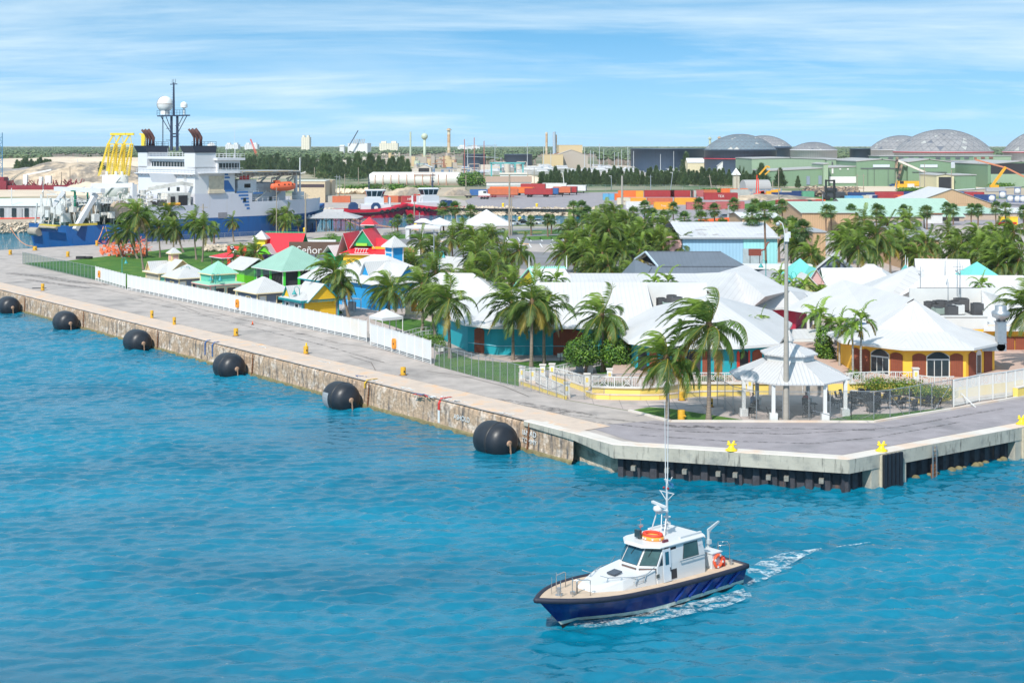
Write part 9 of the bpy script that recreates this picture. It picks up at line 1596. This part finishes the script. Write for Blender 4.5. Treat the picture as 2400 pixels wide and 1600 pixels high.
wb_('dark_open_shed','pale open sided shed with dark interior below the water tower',978,1010,1000,20,392,mat('pale_industrial',(.55,.50,.44)),wT,2,'y',doors=((981,1006,406,394,drk),))if True else None
wb_('white_silo_block','big white silo block with steelwork on its roof',815,861,2200,60,336,mat('white_silo',(.74,.74,.74),.6,line=('u',14,.03,.3,0)),wT,0);mc_('crane boom rising left above the white silo block',A(818,2190),[('boom',[((0,0,20),(14,0,44))],1.4,navym)]);wb_('white_tower_block','small white tower left of the silo block',796,806,2150,15,343,wT,wT,2);
mb=MB();[mb.bar((A(828+i*4,2200).x,2200,24),(A(831+i*4,2200).x,2200,31),1.0)for i in rG(7)];o=tG('roof_conveyor','lattice conveyor steelwork on the silo block','steelwork',(0,0,0));obj('lattice',mb,greyf,o)
wcol=mat('apartment_wall',(.78,.72,.58),.7,line=('u',5,.35,.18,0),line2=('v',3.2,.3,.15,0));wcol2=mat('apartment_wall_white',(.74,.74,.74),.7,line=('u',6,.35,.2,0),line2=('v',3.2,.3,.18,0))
for pa,pb,D,y,l,m in((706,725,3200,322,'tall beige apartment tower on the horizon',wcol),(528,558,3600,339,'left white apartment block on the horizon',wcol2),(573,603,3600,339,'right white apartment block behind the red crane',wcol2),(889,932,2900,336,'wide cream hotel block on the horizon',wcol),(1072,1124,3800,344,'long low white building on the horizon',wcol2),(1340,1366,3000,345,'white vents building behind the power plant',wcol2)):
 t=wb_('apartment_block',l,pa,pb,D,30,y,m,m,0,cat='apartment block');w=(pb-pa)*D/F;zt_=zQ(y,D)
 for k,f in en_((-.3,.25)):obj('roof_house',MB().bx(f*w-w*.12,f*w+w*.14,-8,8,zt_,zt_+4.5),m,t)
mc_('red lattice crane boom leaning among the far pines',A(600,1700),[('boom',[((-7,0,29),(2,0,4)),((-6,0,29),(4,0,4)),((2,0,4),(3,0,0))],.7,rdc),('base',[((0,0,2),(6,0,2))],4,rdc)])
yc=mat('yellow_tower_steel',(.80,.58,.04),.5,var=.08)
for i,(xb0,xt,l)in en_(((247,262,'left yellow lattice loading tower'),(266,280,'middle yellow lattice loading tower'),(285,299,'right yellow lattice loading tower'))):
 D=560;t=tG('loading_tower',l+' on the white tank','tower',A(xb0,D));zt_=zQ(311,D);zb_=zQ(412,D);zm_=zQ(338,D);dx=A(xt,D).x-A(xb0,D).x;mb=MB()
 for(x0,x1)in((-2.6,dx-1.6),(.6,dx-1.0),(.8,dx+1.2),(2.8,dx+2.0)):
  for y in(-1,1):mb.bar((x0,y,zb_),(x1,y*.5,zm_),.3)
 for k in rG(14):f=k/14;z=zb_+(zm_-zb_)*f;[mb.bar((x0+(x1-x0)*f,-1,z),(x0+(x1-x0)*f+1.4,-1,z+1.0),.14)for x0,x1 in((-2.4,dx-1.6),(.8,dx-1.0),(1.6,dx+1.2))]
 obj('legs',mb,yc,t);mb=MB();mb.bar((dx-1.4,0,zm_),(dx+.6,0,zt_-1),.45);mb.bar((dx+1.6,0,zm_),(dx+1.0,0,zt_-1),.22);mb.bar((dx-1.8,0,zm_),(dx+.1,0,zt_-1),.12);mb.box((dx+1.0,0,zt_-.6),(3.0,1.2,.9));mb.bar((dx-2,0,zm_),(dx+2.2,0,zm_),.4);obj('boom_head',mb,yc,t)
t=tG('yellow_tower_piece','yellow tower head behind the ship funnel','tower',A(337,560));obj('column',MB().bx(-.8,.6,-1,1,8,zQ(316,560)).bx(-1.5,1.2,-1,1,zQ(316,560),zQ(313,560)),yc,t)
t=tG('storage_tank','white cylindrical tank with diagonal stair under the yellow towers','storage tank',A(270,560));obj('wall',MB().lathe((0,0,0),[(5,0),(5,zQ(411,560)),(.1,zQ(409,560))],28),wT,t);obj('stair',MB().bar((-2.5,-5.1,3),(3.5,-5.1,zQ(413,560)-.5),.8,.3),sL,t);mb=MB();mb.bar((-5.4,-2,zQ(411,560)),(5.4,-2,zQ(411,560)),.3);[mb.cyl((x,-1,zQ(411,560)),(x,-1,zQ(411,560)+1.6),.6,n=8)for x in(-3,.6,3)];obj('top_fittings',mb,wT,t)
D=720;t=tG('red_work_barge','dark red work barge with white crane boom moored beyond the sand yard','barge',A(0,D));brd=mat('barge_red',(.20,.015,.03),.6,var=.25,sc=.2);mb=MB();mb.bx(-40,4.5,-4,4,0,4.5);mb.bx(-40,3,-3,3,4.5,zQ(415,D));mb.bx(4,42,-3,3,0,2.2);rD=random.Random(31)
for i in rG(60):x=U_(3,42);mb.bar((x,U_(-3,3),2),(x+U_(-2,2),0,U_(3,5.5)),.3)
obj('hull',mb,brd,t);obj('crane_boom',MB().bar((13,0,zQ(410,D)),(26,0,zQ(398,D)),.8),wT,t);obj('cab',MB().bx(12,14,-1,1,2,zQ(409,D)).bx(20,21.5,-1,1,2,6.5).bx(23,26,-1,1,3,zQ(412,D)),wT,t)
mc_('blue lattice crane boom at the left photo edge',A(2,800),[('boom',[((-.8,0,4),(-.8,0,zQ(311,800))),((.8,0,4),(.8,0,zQ(311,800)))],.4,mat('crane_blue',(.06,.2,.35),.5)),('lacing',[((-.8 if k%2 else.8,0,5+k*1.6),(.8 if k%2 else-.8,0,6.6+k*1.6))for k in rG(14)],.22,mat('crane_blue',(.06,.2,.35),.5)),('base',[((-5,0,2.5),(4,0,2.5))],3,mat('crane_blue',(.06,.2,.35),.5))]);
up_(182,372,425,'white lattice pole before the sand heaps',None,.3,wT,False)
t=wb_('long_shed','long pale shed with low metal roof across the basin at the left',-60,136,445,22,482,mat('pale_shed_wall',(.42,.44,.47),.6,line=('u',1.2,.5,.08,.05)),mat('pale_shed_roof',(.62,.65,.62),.5,var=.06,line=('u',1.0,.1,.1,0)),1.8);
for a,b_ in((0,9),(28,38),(58,67),(44,52)):obj('opening',MB().bx(A(a,445).x-t.location.x,A(b_,445).x-t.location.x,-11.3,-11.02,.3 if a!=44 else 0,3.0),glass if a!=44 else grey,t)
tag(obj('red_pipeline',MB().tube([A(-20,428,.6),A(60,430,.6),A(100,432,.6)],.22,6),rdc),'thin red pipeline lying in front of the long shed','pipeline')
def heap(px,py,w,h,d,lB,m,seed,D=None):
 p=P(px,py)if D is None else A(px,D);n=26;k=9;mb=MB();vs=[]
 for j in rG(k+1):
  for i in rG(n+1):
   u=-1+2*i/n;v=-1+2*j/k;z=max(0,(1-abs(u)**2.2)*(1-abs(v)**2))**.8*h;z+=h*.42*noise.noise(V3((u*4+seed,v*3,seed)))*(1-abs(u))+h*.22*noise.noise(V3((u*13+seed,v*9,seed)));vs.append((u*w/2,v*d/2,z if 0<i<n and 0<j<k else-.5))
 mb.add(vs,[(j*(n+1)+i,j*(n+1)+i+1,(j+1)*(n+1)+i+1,(j+1)*(n+1)+i)for j in rG(k)for i in rG(n)],0,True);t=tG('quarry_heap',lB,'heap',p);obj('mound',mb,m,t);return t
rocky=mat('rubble_limestone',(.50,.39,.28),.95,var=.35,sc=.3,c2=(.22,.19,.16),c2sc=.09,c2lo=.46,c2hi=.58,bump=1.2,bs=.4,coord='Object')
heap(195,430,95,13,60,'biggest rubble hill with grey top behind the barge',rocky,1);heap(60,425,90,6,50,'low rubble heap at the left behind the red barge',rocky,2);heap(220,455,34,5.5,16,'smooth beige sand heap beside the white tank',sand,3);heap(40,402,120,6,60,'grey rubble ridge among the left trees',mat('grey_rubble',(.30,.27,.25),.95,var=.25,sc=.1,bump=1,bs=.4,coord='Object'),4,1000);heap(190,372,330,9,80,'long cream quarry bank before the far pines',sand,5,1500);heap(70,375,200,7,80,'cream quarry bank at the far left',sand,6,1450);heap(960,450,22,3.4,12,'sandy heap behind the tugs, centre',rocky,7,640);heap(1072,450,13,3.0,12,'sandy heap behind the second tug, right',rocky,8,640);heap(1235,412,30,4,14,'sand heap beside the conifer belt',sand,9,850);heap(1790,466,50,2.0,20,'grassy rubble mound below the orange container',rocky,10,590)
def rk2(rD):return P(U_(775,870),U_(449,453),.5),1
tag(obj('boulder_row',rocks(90,rk2,1.2,2.4,6),mat('cream_boulder',(.62,.50,.36),.9,var=.2,sc=.2,coord='Object'),kind='stuff'),'row of cream boulders behind the tug quay','rocks')
wb_('tan_customs_building','flat roofed tan building with dark window band by the ship bow',692,762,560,14,425,mat('tan_render',(.55,.44,.30),.8),mat('pale_fascia',(.60,.60,.54),.7),0,doors=((697,760,439,432,mat('dark_band',(.06,.04,.05),.5)),));wb_('tan_customs_block','plain tan block right of the flat roofed building',762,778,575,12,424,mat('tan_render',(.55,.44,.30)),mat('tan_render',(.55,.44,.30)),0)
D=800;xa,xb=A(868,D).x,A(1080,D).x;t=tG('bullet_tank','long white horizontal tank with piping behind the tugs','storage tank',((xa+xb)/2,D,0));r=4.0;mb=MB();w=xb-xa;mb.lathe((0,0,0),[(.1,-w/2-1),(r*.7,-w/2-.5),(r,-w/2+1.5),(r,w/2-1.5),(r*.7,w/2+.5),(.1,w/2+1)],20);mb.v=[(v[2],v[0],v[1]+zQ(420,D))for v in mb.v];obj('tank',mb,mat('tank_white',(.70,.68,.64),.5,var=.1,sc=.1,c2=(.5,.35,.2),c2sc=.05,c2lo=.62,c2hi=.7,coord='Object'),t);mb=MB();mb.bar((-w/2+2,-2,zQ(410,D)),(w/2-16,-2,zQ(410,D)),.5);[mb.bar((x,-4,0),(x,-4,zQ(408,D)),.4)for x in np.linspace(-w/2+3,w/2-8,10)];[mb.bar((-w*.02,-4,z),(w*.22,-4,z),.25)for z in(zQ(405,D),zQ(408,D),zQ(411,D))];obj('piping',mb,mat('pinkish_pipe',(.5,.28,.2),.7),t)
cg='casuarina trees of the dark belt behind the container yard';rD=random.Random(50);pts=[];hts=[]
for i in rG(138):
 x=1266+(1790-1266)*((i%46)/46)+U_(-5,5);row=i//46;y=(436.5,431,426)[row]+U_(-1.5,1.5);pts.append((x,y));hts.append((6.6,7.2,7.6)[row]*U_(.82,1.2)*(1.0 if x>1340 else.9))
rowtrees(pts,hts,'feathery dark casuarina tree in the belt behind the container yard',cg,seed=2)
pts=[(U_(515,800),U_(399,412))for i in rG(80)];rowtrees(pts,[U_(10,13.5)for _ in pts],'dark casuarina tree in the belt behind the ship bow','casuarina trees behind the ship bow',seed=3)
pts=[(760+i*11.5+U_(-4,4),U_(416,424))for i in rG(18)];rowtrees(pts,[U_(10,17)for _ in pts],'tall ragged casuarina tree above the tug quay','ragged casuarina trees above the tug quay',seed=4)
pts=[(40+i*5.5,U_(402,407))for i in rG(15)];rowtrees(pts,[U_(8,12)for _ in pts],'dark casuarina tree before the left quarry','casuarina trees before the left quarry',seed=5)
pts=[(200+i*6.5,U_(384,388))for i in rG(18)];rowtrees(pts,[U_(7,11)for _ in pts],'small dark tree on the quarry rim','small trees on the quarry rim',seed=6)
for x,y,h,l in((238,432,11,'casuarina tree touching the yellow towers'),(205,430,5,'small tree at the foot of the rubble hill'),(1828,440,9,'casuarina tree before the sage green shed, left'),(1870,441,6,'small dark tree before the grey shed doors'),(1785,437,11,'tall casuarina at the right end of the belt'),(1608,408,15,'taller casuarina rising above the marina'),(1105,432,5,'small tree under the ship masts'),(1840,385,8,'thin casuarina against the pale green shed')):rowtrees([(x,y)],[h],l,None,seed=int(x))
p=P(1102,437);t=tG('round_bush_tree','large round bright green bush behind the second tug','tree',p);obj('trunk',MB().cyl((0,0,0),(0,0,3),.4,.3,8),brk,t);obj('foliage',cl_([(-3,0,4,4.5,4,4),(2.5,0,4.2,5,4,4.2),(0,0,2.5,7,4,2.6),(7,0,2.5,3,3,2.4)],3000,.55,[lfA,lfB,lfC],5,(.6,.25,.15)),None,t)
for px,py,w,h,l in((820,448,16,3,'low green scrub behind the boulders, left'),(870,449,12,4,'low green scrub behind the boulders, right'),(930,447,10,3.4,'round green shrub below the bullet tank'),(1000,449,14,3.2,'green scrub between the tugs'),(2130,452,12,2.6,'green shrubs behind the right container yard'),(2180,452,12,2.4,'dark shrubs below the orange buoy'),(2350,441,14,3,'green shrubs at the foot of the boom lift'),(2395,440,8,4,'green shrub at the right edge before the hangar'),(1690,452,20,2.2,'low green scrub behind the stacked containers'),(1560,385,14,7,'bright green tree in the marina'),(1350,385,16,9,'dark palms and bush before the power plant annex')):bush(px,py,w,h,l,[lfA,lfB,lfC],n=900,d=6,size=.5,nm='shrub',cat='shrub')
fence(sp((1090,452),(1180,449),(1300,447),(1420,449),(1560,449),(1680,452)),3.2,9,'long thin fence behind the container yard','boundary_fence',sL,mesh_green,pr=.06);fence(sp((640,431),(780,431),(870,430)),3,8,'green mesh fence above the boulders behind the ship','boundary_fence',sL,mesh_green,pr=.06)
fence(sp((265,576),(490,563),(700,553)),1.6,4,'low thin fence along the basin quay before the ship','chain_link_fence',sL,mesh_wire);fence(sp((1150,555),(1280,549),(1420,546)),1.2,4,'thin fence behind the parked cars','chain_link_fence',sL,mesh_wire)
def forest():
 rD=random.Random(99);mb=MB()
 for i in rG(26000):
  f=rD.random();D=1500+(6200-1500)*f**1.35;x=U_(-.385,.385)*D*1.05;pxx=1200+x/D*F
  if D<2300 and(120<pxx<300 or 860<pxx<1110 or 1255<pxx<1400):continue
  h=U_(8,12)*(1+.2*noise.noise(V3((x*.004,D*.003,0))));r=U_(1.6,3.2)*(1+D/6000);c=V3((x,D,h-r*.5));v=[c+V3((r*U_(.7,1.2)*a,r*.8*b_,r*U_(.4,.75)*d))for a,b_,d in((1,0,0),(0,1,0),(-1,0,0),(0,-1,0),(0,0,1),(0,0,-.8),(.6,-.6,.7),(-.7,-.4,.6))]
  mb.add(v,[(0,1,4),(1,2,4),(2,3,7),(7,4,2),(3,6,4),(7,3,4),(6,0,4),(3,0,6),(1,0,5),(2,1,5),(3,2,5),(0,3,5)],rD.choice((0,0,1)))
  if D<3200:mb.bar((x,D,0),(x,D,h-r),.5,.5,2)
 return mb
fo1=mat('far_pine_foliage',(.075,.115,.05),.9,var=.3,sc=.01,coord='Object');fo2=mat('far_pine_foliage_light',(.12,.155,.07),.9,var=.3,sc=.01,coord='Object');fo3=mat('far_pine_trunk',(.30,.23,.20),.9)
tag(obj('pine_forest',forest(),[fo1,fo2,fo3],uv=False,kind='stuff'),'endless flat pine forest reaching the horizon','forest')
sheet('scrubland',[A(-200,1560),A(2600,1560),A(2600,7500),A(-200,7500)],.3,mat('far_scrub',(.13,.14,.07),.95,var=.3,sc=.004,c2=(.30,.24,.18),c2sc=.003,c2lo=.5,c2hi=.6,coord='Object'))
# ================================================================ PALMS (photo pixels of crown and foot)
cp=[(322,505,336,633,1.15,'tallest coconut palm on the left lawn with the widest crown'),(372,535,375,604,1,'coconut palm just right of the tallest one on the left lawn'),(344,520,344,600,.95,'coconut palm behind the tallest one on the left lawn'),(300,545,322,607,1,'coconut palm leaning left beside the orange fencing heap'),(270,548,286,604,.9,'leftmost coconut palm of the left lawn, low crown over the orange fencing'),(407,538,407,608,1,'coconut palm with yellow fronds behind the cupola kiosk'),(455,520,460,609,1,'coconut palm in front of the white ship hull, left of its pair'),(478,535,474,614,1,'coconut palm in front of the blue ship hull, right of its pair'),(397,500,430,592,.9,'coconut palm in front of the ship below its white superstructure'),(545,523,548,567,.75,'coconut palm alone before the blue hull, right of the lawn palms'),(648,508,655,550,.85,'coconut palm left in the cluster by the ship bow'),(672,500,672,549,.85,'coconut palm in the middle of the cluster by the ship bow'),(668,522,664,556,.8,'low coconut palm in front of the cluster by the ship bow'),(784,640,789,740,1.1,'coconut palm in front of the mint roof bar, with large bushy crown'),(800,668,817,743,.85,'leaning coconut palm beside the blue shop wall'),(913,682,914,752,1,'coconut palm with yellow hanging fronds before the blue shop'),(990,670,990,775,1.05,'coconut palm at the left corner of the cream shop'),(1050,708,1055,840,1.0,'coconut palm inside the chain link fence beside the curved ramp'),(1012,705,1021,792,.75,'thin palm left of the ramp, its crown behind another palm'),(1099,652,1098,724,.95,'coconut palm in front of the cream shop roof'),(1151,632,1147,716,1,'coconut palm with one long yellow frond right of the cream shop roof'),(1216,590,1216,664,.95,'coconut palm with pale straight trunk behind the white cream shop roof'),(1084,545,1086,612,1,'coconut palm with orange fruit left of the parking lot'),(1022,584,1022,655,1,'coconut palm behind the tall grey light pole by the red roof'),(986,570,990,640,.9,'coconut palm right of the red roofed shop'),(1152,553,1152,622,.9,'coconut palm in the middle of the parking lot edge'),(1324,592,1325,652,1,'coconut palm over the mint ridged white roof'),(1205,668,1200,740,.9,'coconut palm at the top left corner of the turquoise building roof'),(1200,718,1202,844,1,'left palm of the three before the turquoise wall'),(1247,712,1245,861,1.08,'middle and tallest palm of the three before the turquoise wall'),(1277,727,1276,853,.95,'right palm of the three before the turquoise wall'),(1411,740,1412,872,1.0,'coconut palm rising behind the round green tree'),(1426,542,1426,645,1.1,'coconut palm with dark bare trunk in the central grove'),(1455,594,1455,652,1,'coconut palm low in the central grove beside the dark grey roof'),(1418,510,1420,600,1.1,'tallest coconut palm of the central grove'),(1470,520,1472,610,.95,'coconut palm right of the tallest in the central grove'),(1508,535,1508,618,1,'coconut palm behind the dark grey roof, left end'),(1543,563,1543,628,1,'coconut palm in the grove above the dark grey roof ridge'),(1593,580,1593,640,1.1,'coconut palm above the right half of the dark grey roof'),(1332,545,1335,622,1.0,'coconut palm at the left of the central grove beside the fan palms'),(1392,630,1392,668,1,'low coconut palm poking over the white roof ridge'),(1480,636,1480,672,.8,'low coconut palm touching the left end of the dark grey roof'),(1376,560,1376,640,.9,'coconut palm in the left part of the central grove'),(1560,530,1560,600,.9,'coconut palm behind the grove, left of the pale blue warehouse'),(1500,590,1500,650,.9,'coconut palm hanging over the dark grey roof, left part'),(1870,580,1868,650,.9,'coconut palm left behind the big pole'),(1972,572,1972,655,1,'coconut palm right of the brown warehouse wall'),(2011,583,2010,686,1.05,'coconut palm with tall trunk before the small green shop'),(2052,556,2058,664,1.1,'coconut palm left of the turquoise gable roof'),(2025,520,2026,610,1,'coconut palm high against the mint warehouse roof'),(2116,566,2112,645,1.1,'coconut palm above the turquoise gable roof'),(2080,528,2082,610,.9,'coconut palm against the tan warehouse wall'),(2193,576,2195,628,.9,'coconut palm with slim trunk before the white tent roof'),(2253,572,2252,642,1.1,'coconut palm right of the white tent roof'),(2222,545,2226,615,.9,'coconut palm behind, between the white tent and the warehouse door'),(2293,556,2296,640,1,'coconut palm left of the red pickup'),(2330,545,2330,625,.9,'coconut palm below the red pickup'),(2352,590,2352,668,1.15,'coconut palm in the thick right grove'),(2388,612,2388,672,1.15,'coconut palm at the right photo edge in the thick grove'),(2312,606,2314,664,1.0,'coconut palm at the left of the thick right grove'),(2376,548,2376,640,1,'coconut palm high at the right photo edge'),(2270,612,2272,655,.8,'small coconut palm between white tent and right grove'),(2408,725,2404,880,1.05,'coconut palm cut by the right photo edge beside the steel duct'),(1350,535,1352,600,1,'coconut palm behind the left fan palms of the central grove'),(1395,530,1396,610,1.05,'coconut palm left of the tallest in the central grove'),(1440,500,1442,590,1,'coconut palm right behind the tallest of the central grove'),(1405,575,1406,645,1,'coconut palm in the front of the central grove, left'),(1440,560,1441,640,1,'coconut palm in the heart of the central grove'),(1480,560,1481,635,1.05,'coconut palm in the front of the central grove, right'),(1525,545,1526,615,1,'coconut palm behind the slate roof ridge, centre'),(1565,560,1566,625,1,'coconut palm behind the slate roof ridge, right of centre'),(1425,625,1426,670,.9,'low coconut palm before the central grove'),(1365,600,1366,655,.95,'low coconut palm at the left foot of the central grove'),(1115,600,1116,668,1,'coconut palm between the cream shop and the parking lot'),(1180,590,1181,660,.95,'coconut palm behind the cream shop, right'),(965,620,967,700,1,'coconut palm at the right end of the blue shop'),(1135,668,1136,735,.95,'low coconut palm behind the turquoise hall corner'),(1022,640,1024,720,1,'coconut palm left behind the cream shop roof'),(2340,625,2341,672,1.1,'dark coconut palm low in the thick right grove'),(2290,590,2292,655,1,'coconut palm behind the thick right grove, left'),(2150,600,2152,650,.9,'coconut palm right behind the turquoise gable roof'),(1995,540,1997,620,1,'coconut palm before the tan warehouse corner'),(2130,520,2131,590,1,'coconut palm before the warehouse downpipes')]
for cx,cy,bx_,by,s_,lab in cp:palm('c',cx,cy,bx_,by,lab,s_)
for x,y,a,b_,lab in((565,602,563,656,'left royal palm standing behind the mint kiosk'),(598,592,597,657,'right royal palm standing behind the mint kiosk')):palm('r',x,y,a,b_,lab,.95)
palm('c',1562,842,1564,984,'windswept coconut palm behind the orange bollard, shorter of the front pair',1.0,crown=COCO[1])
palm('c',1662,765,1661,985,'big windswept coconut palm beside the white gazebo, taller of the front pair',1.08,crown=BIGC)
fg='fan palms along the streets behind the village'
fp=[(1763,505,1766,629),(1792,496,1796,660),(1720,478,1722,537),(1692,532,1693,602),(1643,512,1646,590),(1674,492,1676,550),(1637,478,1640,535),(1825,527,1826,614),(1881,538,1881,652),(1855,530,1854,635),(1889,492,1890,530),(1833,482,1835,540),(1936,495,1936,547),(1947,496,1949,545),(1995,493,1996,540),(2054,492,2054,535),(2063,495,2063,534),(2118,493,2118,527),(2166,497,2166,536),(2173,496,2172,538),(2219,488,2219,531),(2234,492,2234,527),(2277,490,2276,527),(2293,492,2292,528),(2334,486,2334,532),(2357,490,2357,555),(2399,496,2399,545),(1363,487,1364,560),(1344,486,1346,556),(1511,485,1511,545),(1578,488,1578,535),(1556,508,1557,560),(1604,512,1605,565),(1038,489,1040,547),(1103,494,1103,540),(1066,487,1068,545),(1376,500,1378,560),(1484,500,1485,560),(1530,505,1531,570),(1812,500,1813,560),(1770,480,1771,540)]
flab={2:'fan palm before the stack of red containers',5:'fan palm above the left end of the aqua warehouse',6:'fan palm by the amber container stack, right',10:'fan palm before the left edge of the big tan warehouse',11:'fan palm behind the crook of the grey pole arm',12:'left fan palm of the pair under the thin pale pole',13:'right fan palm of the pair under the thin pale pole',14:'fan palm before the bright blue container',16:'right fan palm of the close pair before the mint roof',18:'left fan palm of the pair before the mint roof centre',19:'right fan palm of the pair before the mint roof centre',20:'left fan palm before the dark loading bay',21:'right fan palm before the dark loading bay',22:'left fan palm before the tan annex wall',23:'right fan palm before the tan annex wall',26:'fan palm cut by the right photo edge near the tanks',28:'fan palm left of the tall one over the grove',29:'fan palm before the amber container with a round logo',30:'fan palm before the salmon and amber containers',31:'fan palm before the white front container',32:'fan palm before the faded red containers, left',35:'fan palm between the tug and the marquee peak',36:'fan palm low among the left grove fan palms',37:'fan palm beside the thick concrete utility pole',38:'fan palm behind the blue car in the grove',39:'fan palm just left of the grey pole top',40:'fan palm before the left tan warehouse block',0:'tall fan palm before the pale blue part of the warehouse',1:'tall fan palm before the aqua part of the warehouse',3:'fan palm left of the pale blue warehouse',4:'fan palm above the right end of the dark grey roof',7:'fan palm at the right end of the aqua warehouse',8:'fan palm right of the grey concrete pole',9:'fan palm with a white box on a post beside it, behind the grey pole',15:'left fan palm of the close pair before the mint roof',17:'single fan palm before the mint roof, second group',24:'fan palm left of the red pickup roof',25:'fan palm in front of the red pickup',27:'tall fan palm above the left of the central grove',33:'fan palm right of the second red tug',34:'fan palm left of the large white tent peak'}
for i,(x,y,a,b_)in en_(fp):palm('f',x,y,a,b_,flab.get(i,'tall fan palm in the line behind the shops, green round crown'),1.0,group=None if i in flab else fg)
for i,(x,y,a,b_,lab)in en_(((932,515,932,542,'small fan palm by the basin left of the white tent gazebo'),(961,513,961,531,'small yellowish fan palm at the edge of the basin water'),(1244,517,1245,552,'single small fan palm in front of the parked cars'),(1283,514,1284,555,'left small fan palm of the pair near the parked cars'),(1293,515,1292,549,'right small fan palm of the pair near the parked cars'),(697,516,702,560,'fan palm beside the wooden pavilion'),(502,535,502,571,'stubby yellow trunk palm before the blue ship hull'))):palm('f',x,y,a,b_,lab,.8)
sp_=[(1739,776,1739,868,1,'left slim palm before the arched doors left of the gazebo'),(1757,774,1758,866,1,'middle slim palm left of the gazebo'),(1782,757,1782,856,1.15,'right slim palm left of the gazebo'),(1910,738,1909,832,1.2,'left palm before the white covered walkway'),(1922,738,1916,848,1.2,'leaning palm before the white covered walkway'),(1968,764,1969,881,1.15,'left slim palm before the yellow octagon building'),(1997,770,2000,910,1.15,'middle slim palm before the yellow octagon building'),(2018,750,2019,911,1.2,'right slim palm before the yellow octagon building'),(1411,770,1413,868,.95,'left slim palm of the twin in front of the round tree'),(1421,776,1416,869,.9,'right slim palm of the twin in front of the round tree'),(1733,677,1733,715,.95,'slim palm with orange fruit rising between the white roofs'),(1827,645,1829,716,1.1,'bright slim palm left of the grey pole, upper'),(1828,668,1830,728,1.1,'bright slim palm left of the grey pole, lower'),(1886,670,1886,728,1.3,'bushy slim palm right of the grey pole'),(1922,683,1922,732,1.3,'bushy slim palm left of the white walkway roof'),(1861,668,1862,722,1.1,'slim palm close behind the grey pole'),(1956,612,1957,686,1.1,'slim palm before the small green shop'),(1910,592,1910,632,1.1,'slim palm above the pink gable'),(1921,637,1921,680,.95,'slim palm before the turquoise gable'),(2078,675,2080,716,1.1,'left palm between the right white roofs'),(2113,668,2110,706,1.2,'right palm between the right white roofs'),(2300,644,2300,676,1.3,'palm with orange fruit behind the far right white roof'),(918,524,919,544,.9,'left small palm of the pair at the basin edge'),(925,527,926,544,.8,'right small palm of the pair at the basin edge'),(866,524,868,552,1.2,'bright small palm right of the red cupola'),(820,528,822,552,.9,'small palm at the corner of the wooden pavilion'),(1946,760,1947,850,1.0,'slim palm behind the walkway posts'),(1655,566,1655,612,1.4,'drooping palm left of the pale blue warehouse wall')]
for x,y,a,b_,s_,lab in sp_:palm('s',x,y,a,b_,lab,s_)
for x,y,lab in((1268,655,'left palm rising from the roof valley behind the turquoise building'),(1304,656,'second palm rising from the roof valley behind the turquoise building'),(1533,662,'third palm rising from the roof valley, left of the roof pit'),(1566,660,'fourth palm rising from the roof valley, above the roof pit')):palm('s',x,y,x,0,lab,1.25,D=169.5)
palm('s',2300,668,2302,0,'lower palm in the valley of the far right white roof',1.2,D=172)
gl='coconut palms filling the groves behind the white roofs'
for i,(x,y,b_)in en_(((1385,590,650),(1412,598,655),(1440,590,650),(1465,570,640),(1498,560,630),(1532,572,630),(1555,585,635),(1345,575,640),(1400,520,590),(1455,535,600),(2040,590,665),(2085,575,650),(2135,545,620),(2170,570,640),(2240,590,650),(2318,575,645),(2360,560,640),(2345,610,665),(1900,600,660),(1858,555,640),(1985,560,640),(1060,560,620),(1110,560,625),(1170,620,690),(1130,580,640))):palm('c',x,y,x+2,b_,'coconut palm filling a dense grove behind the white roofs',1,group=gl)
# ================================================================ AIR
hzb=MB().bx(-5200,5200,-300,7600,-6,58);hm=bpy.data.materials.new('sea_haze');hm.use_nodes=True;hn=hm.node_tree.nodes;hn.remove(hn['Principled BSDF']);pv=hn.new('ShaderNodeVolumePrincipled');pv.inputs['Color'].default_value=(.80,.90,1,1);pv.inputs['Density'].default_value=HZD;hm.node_tree.links.new(pv.outputs[0],hn['Material Output'].inputs['Volume']);struct('haze',hzb,hm,'stuff')
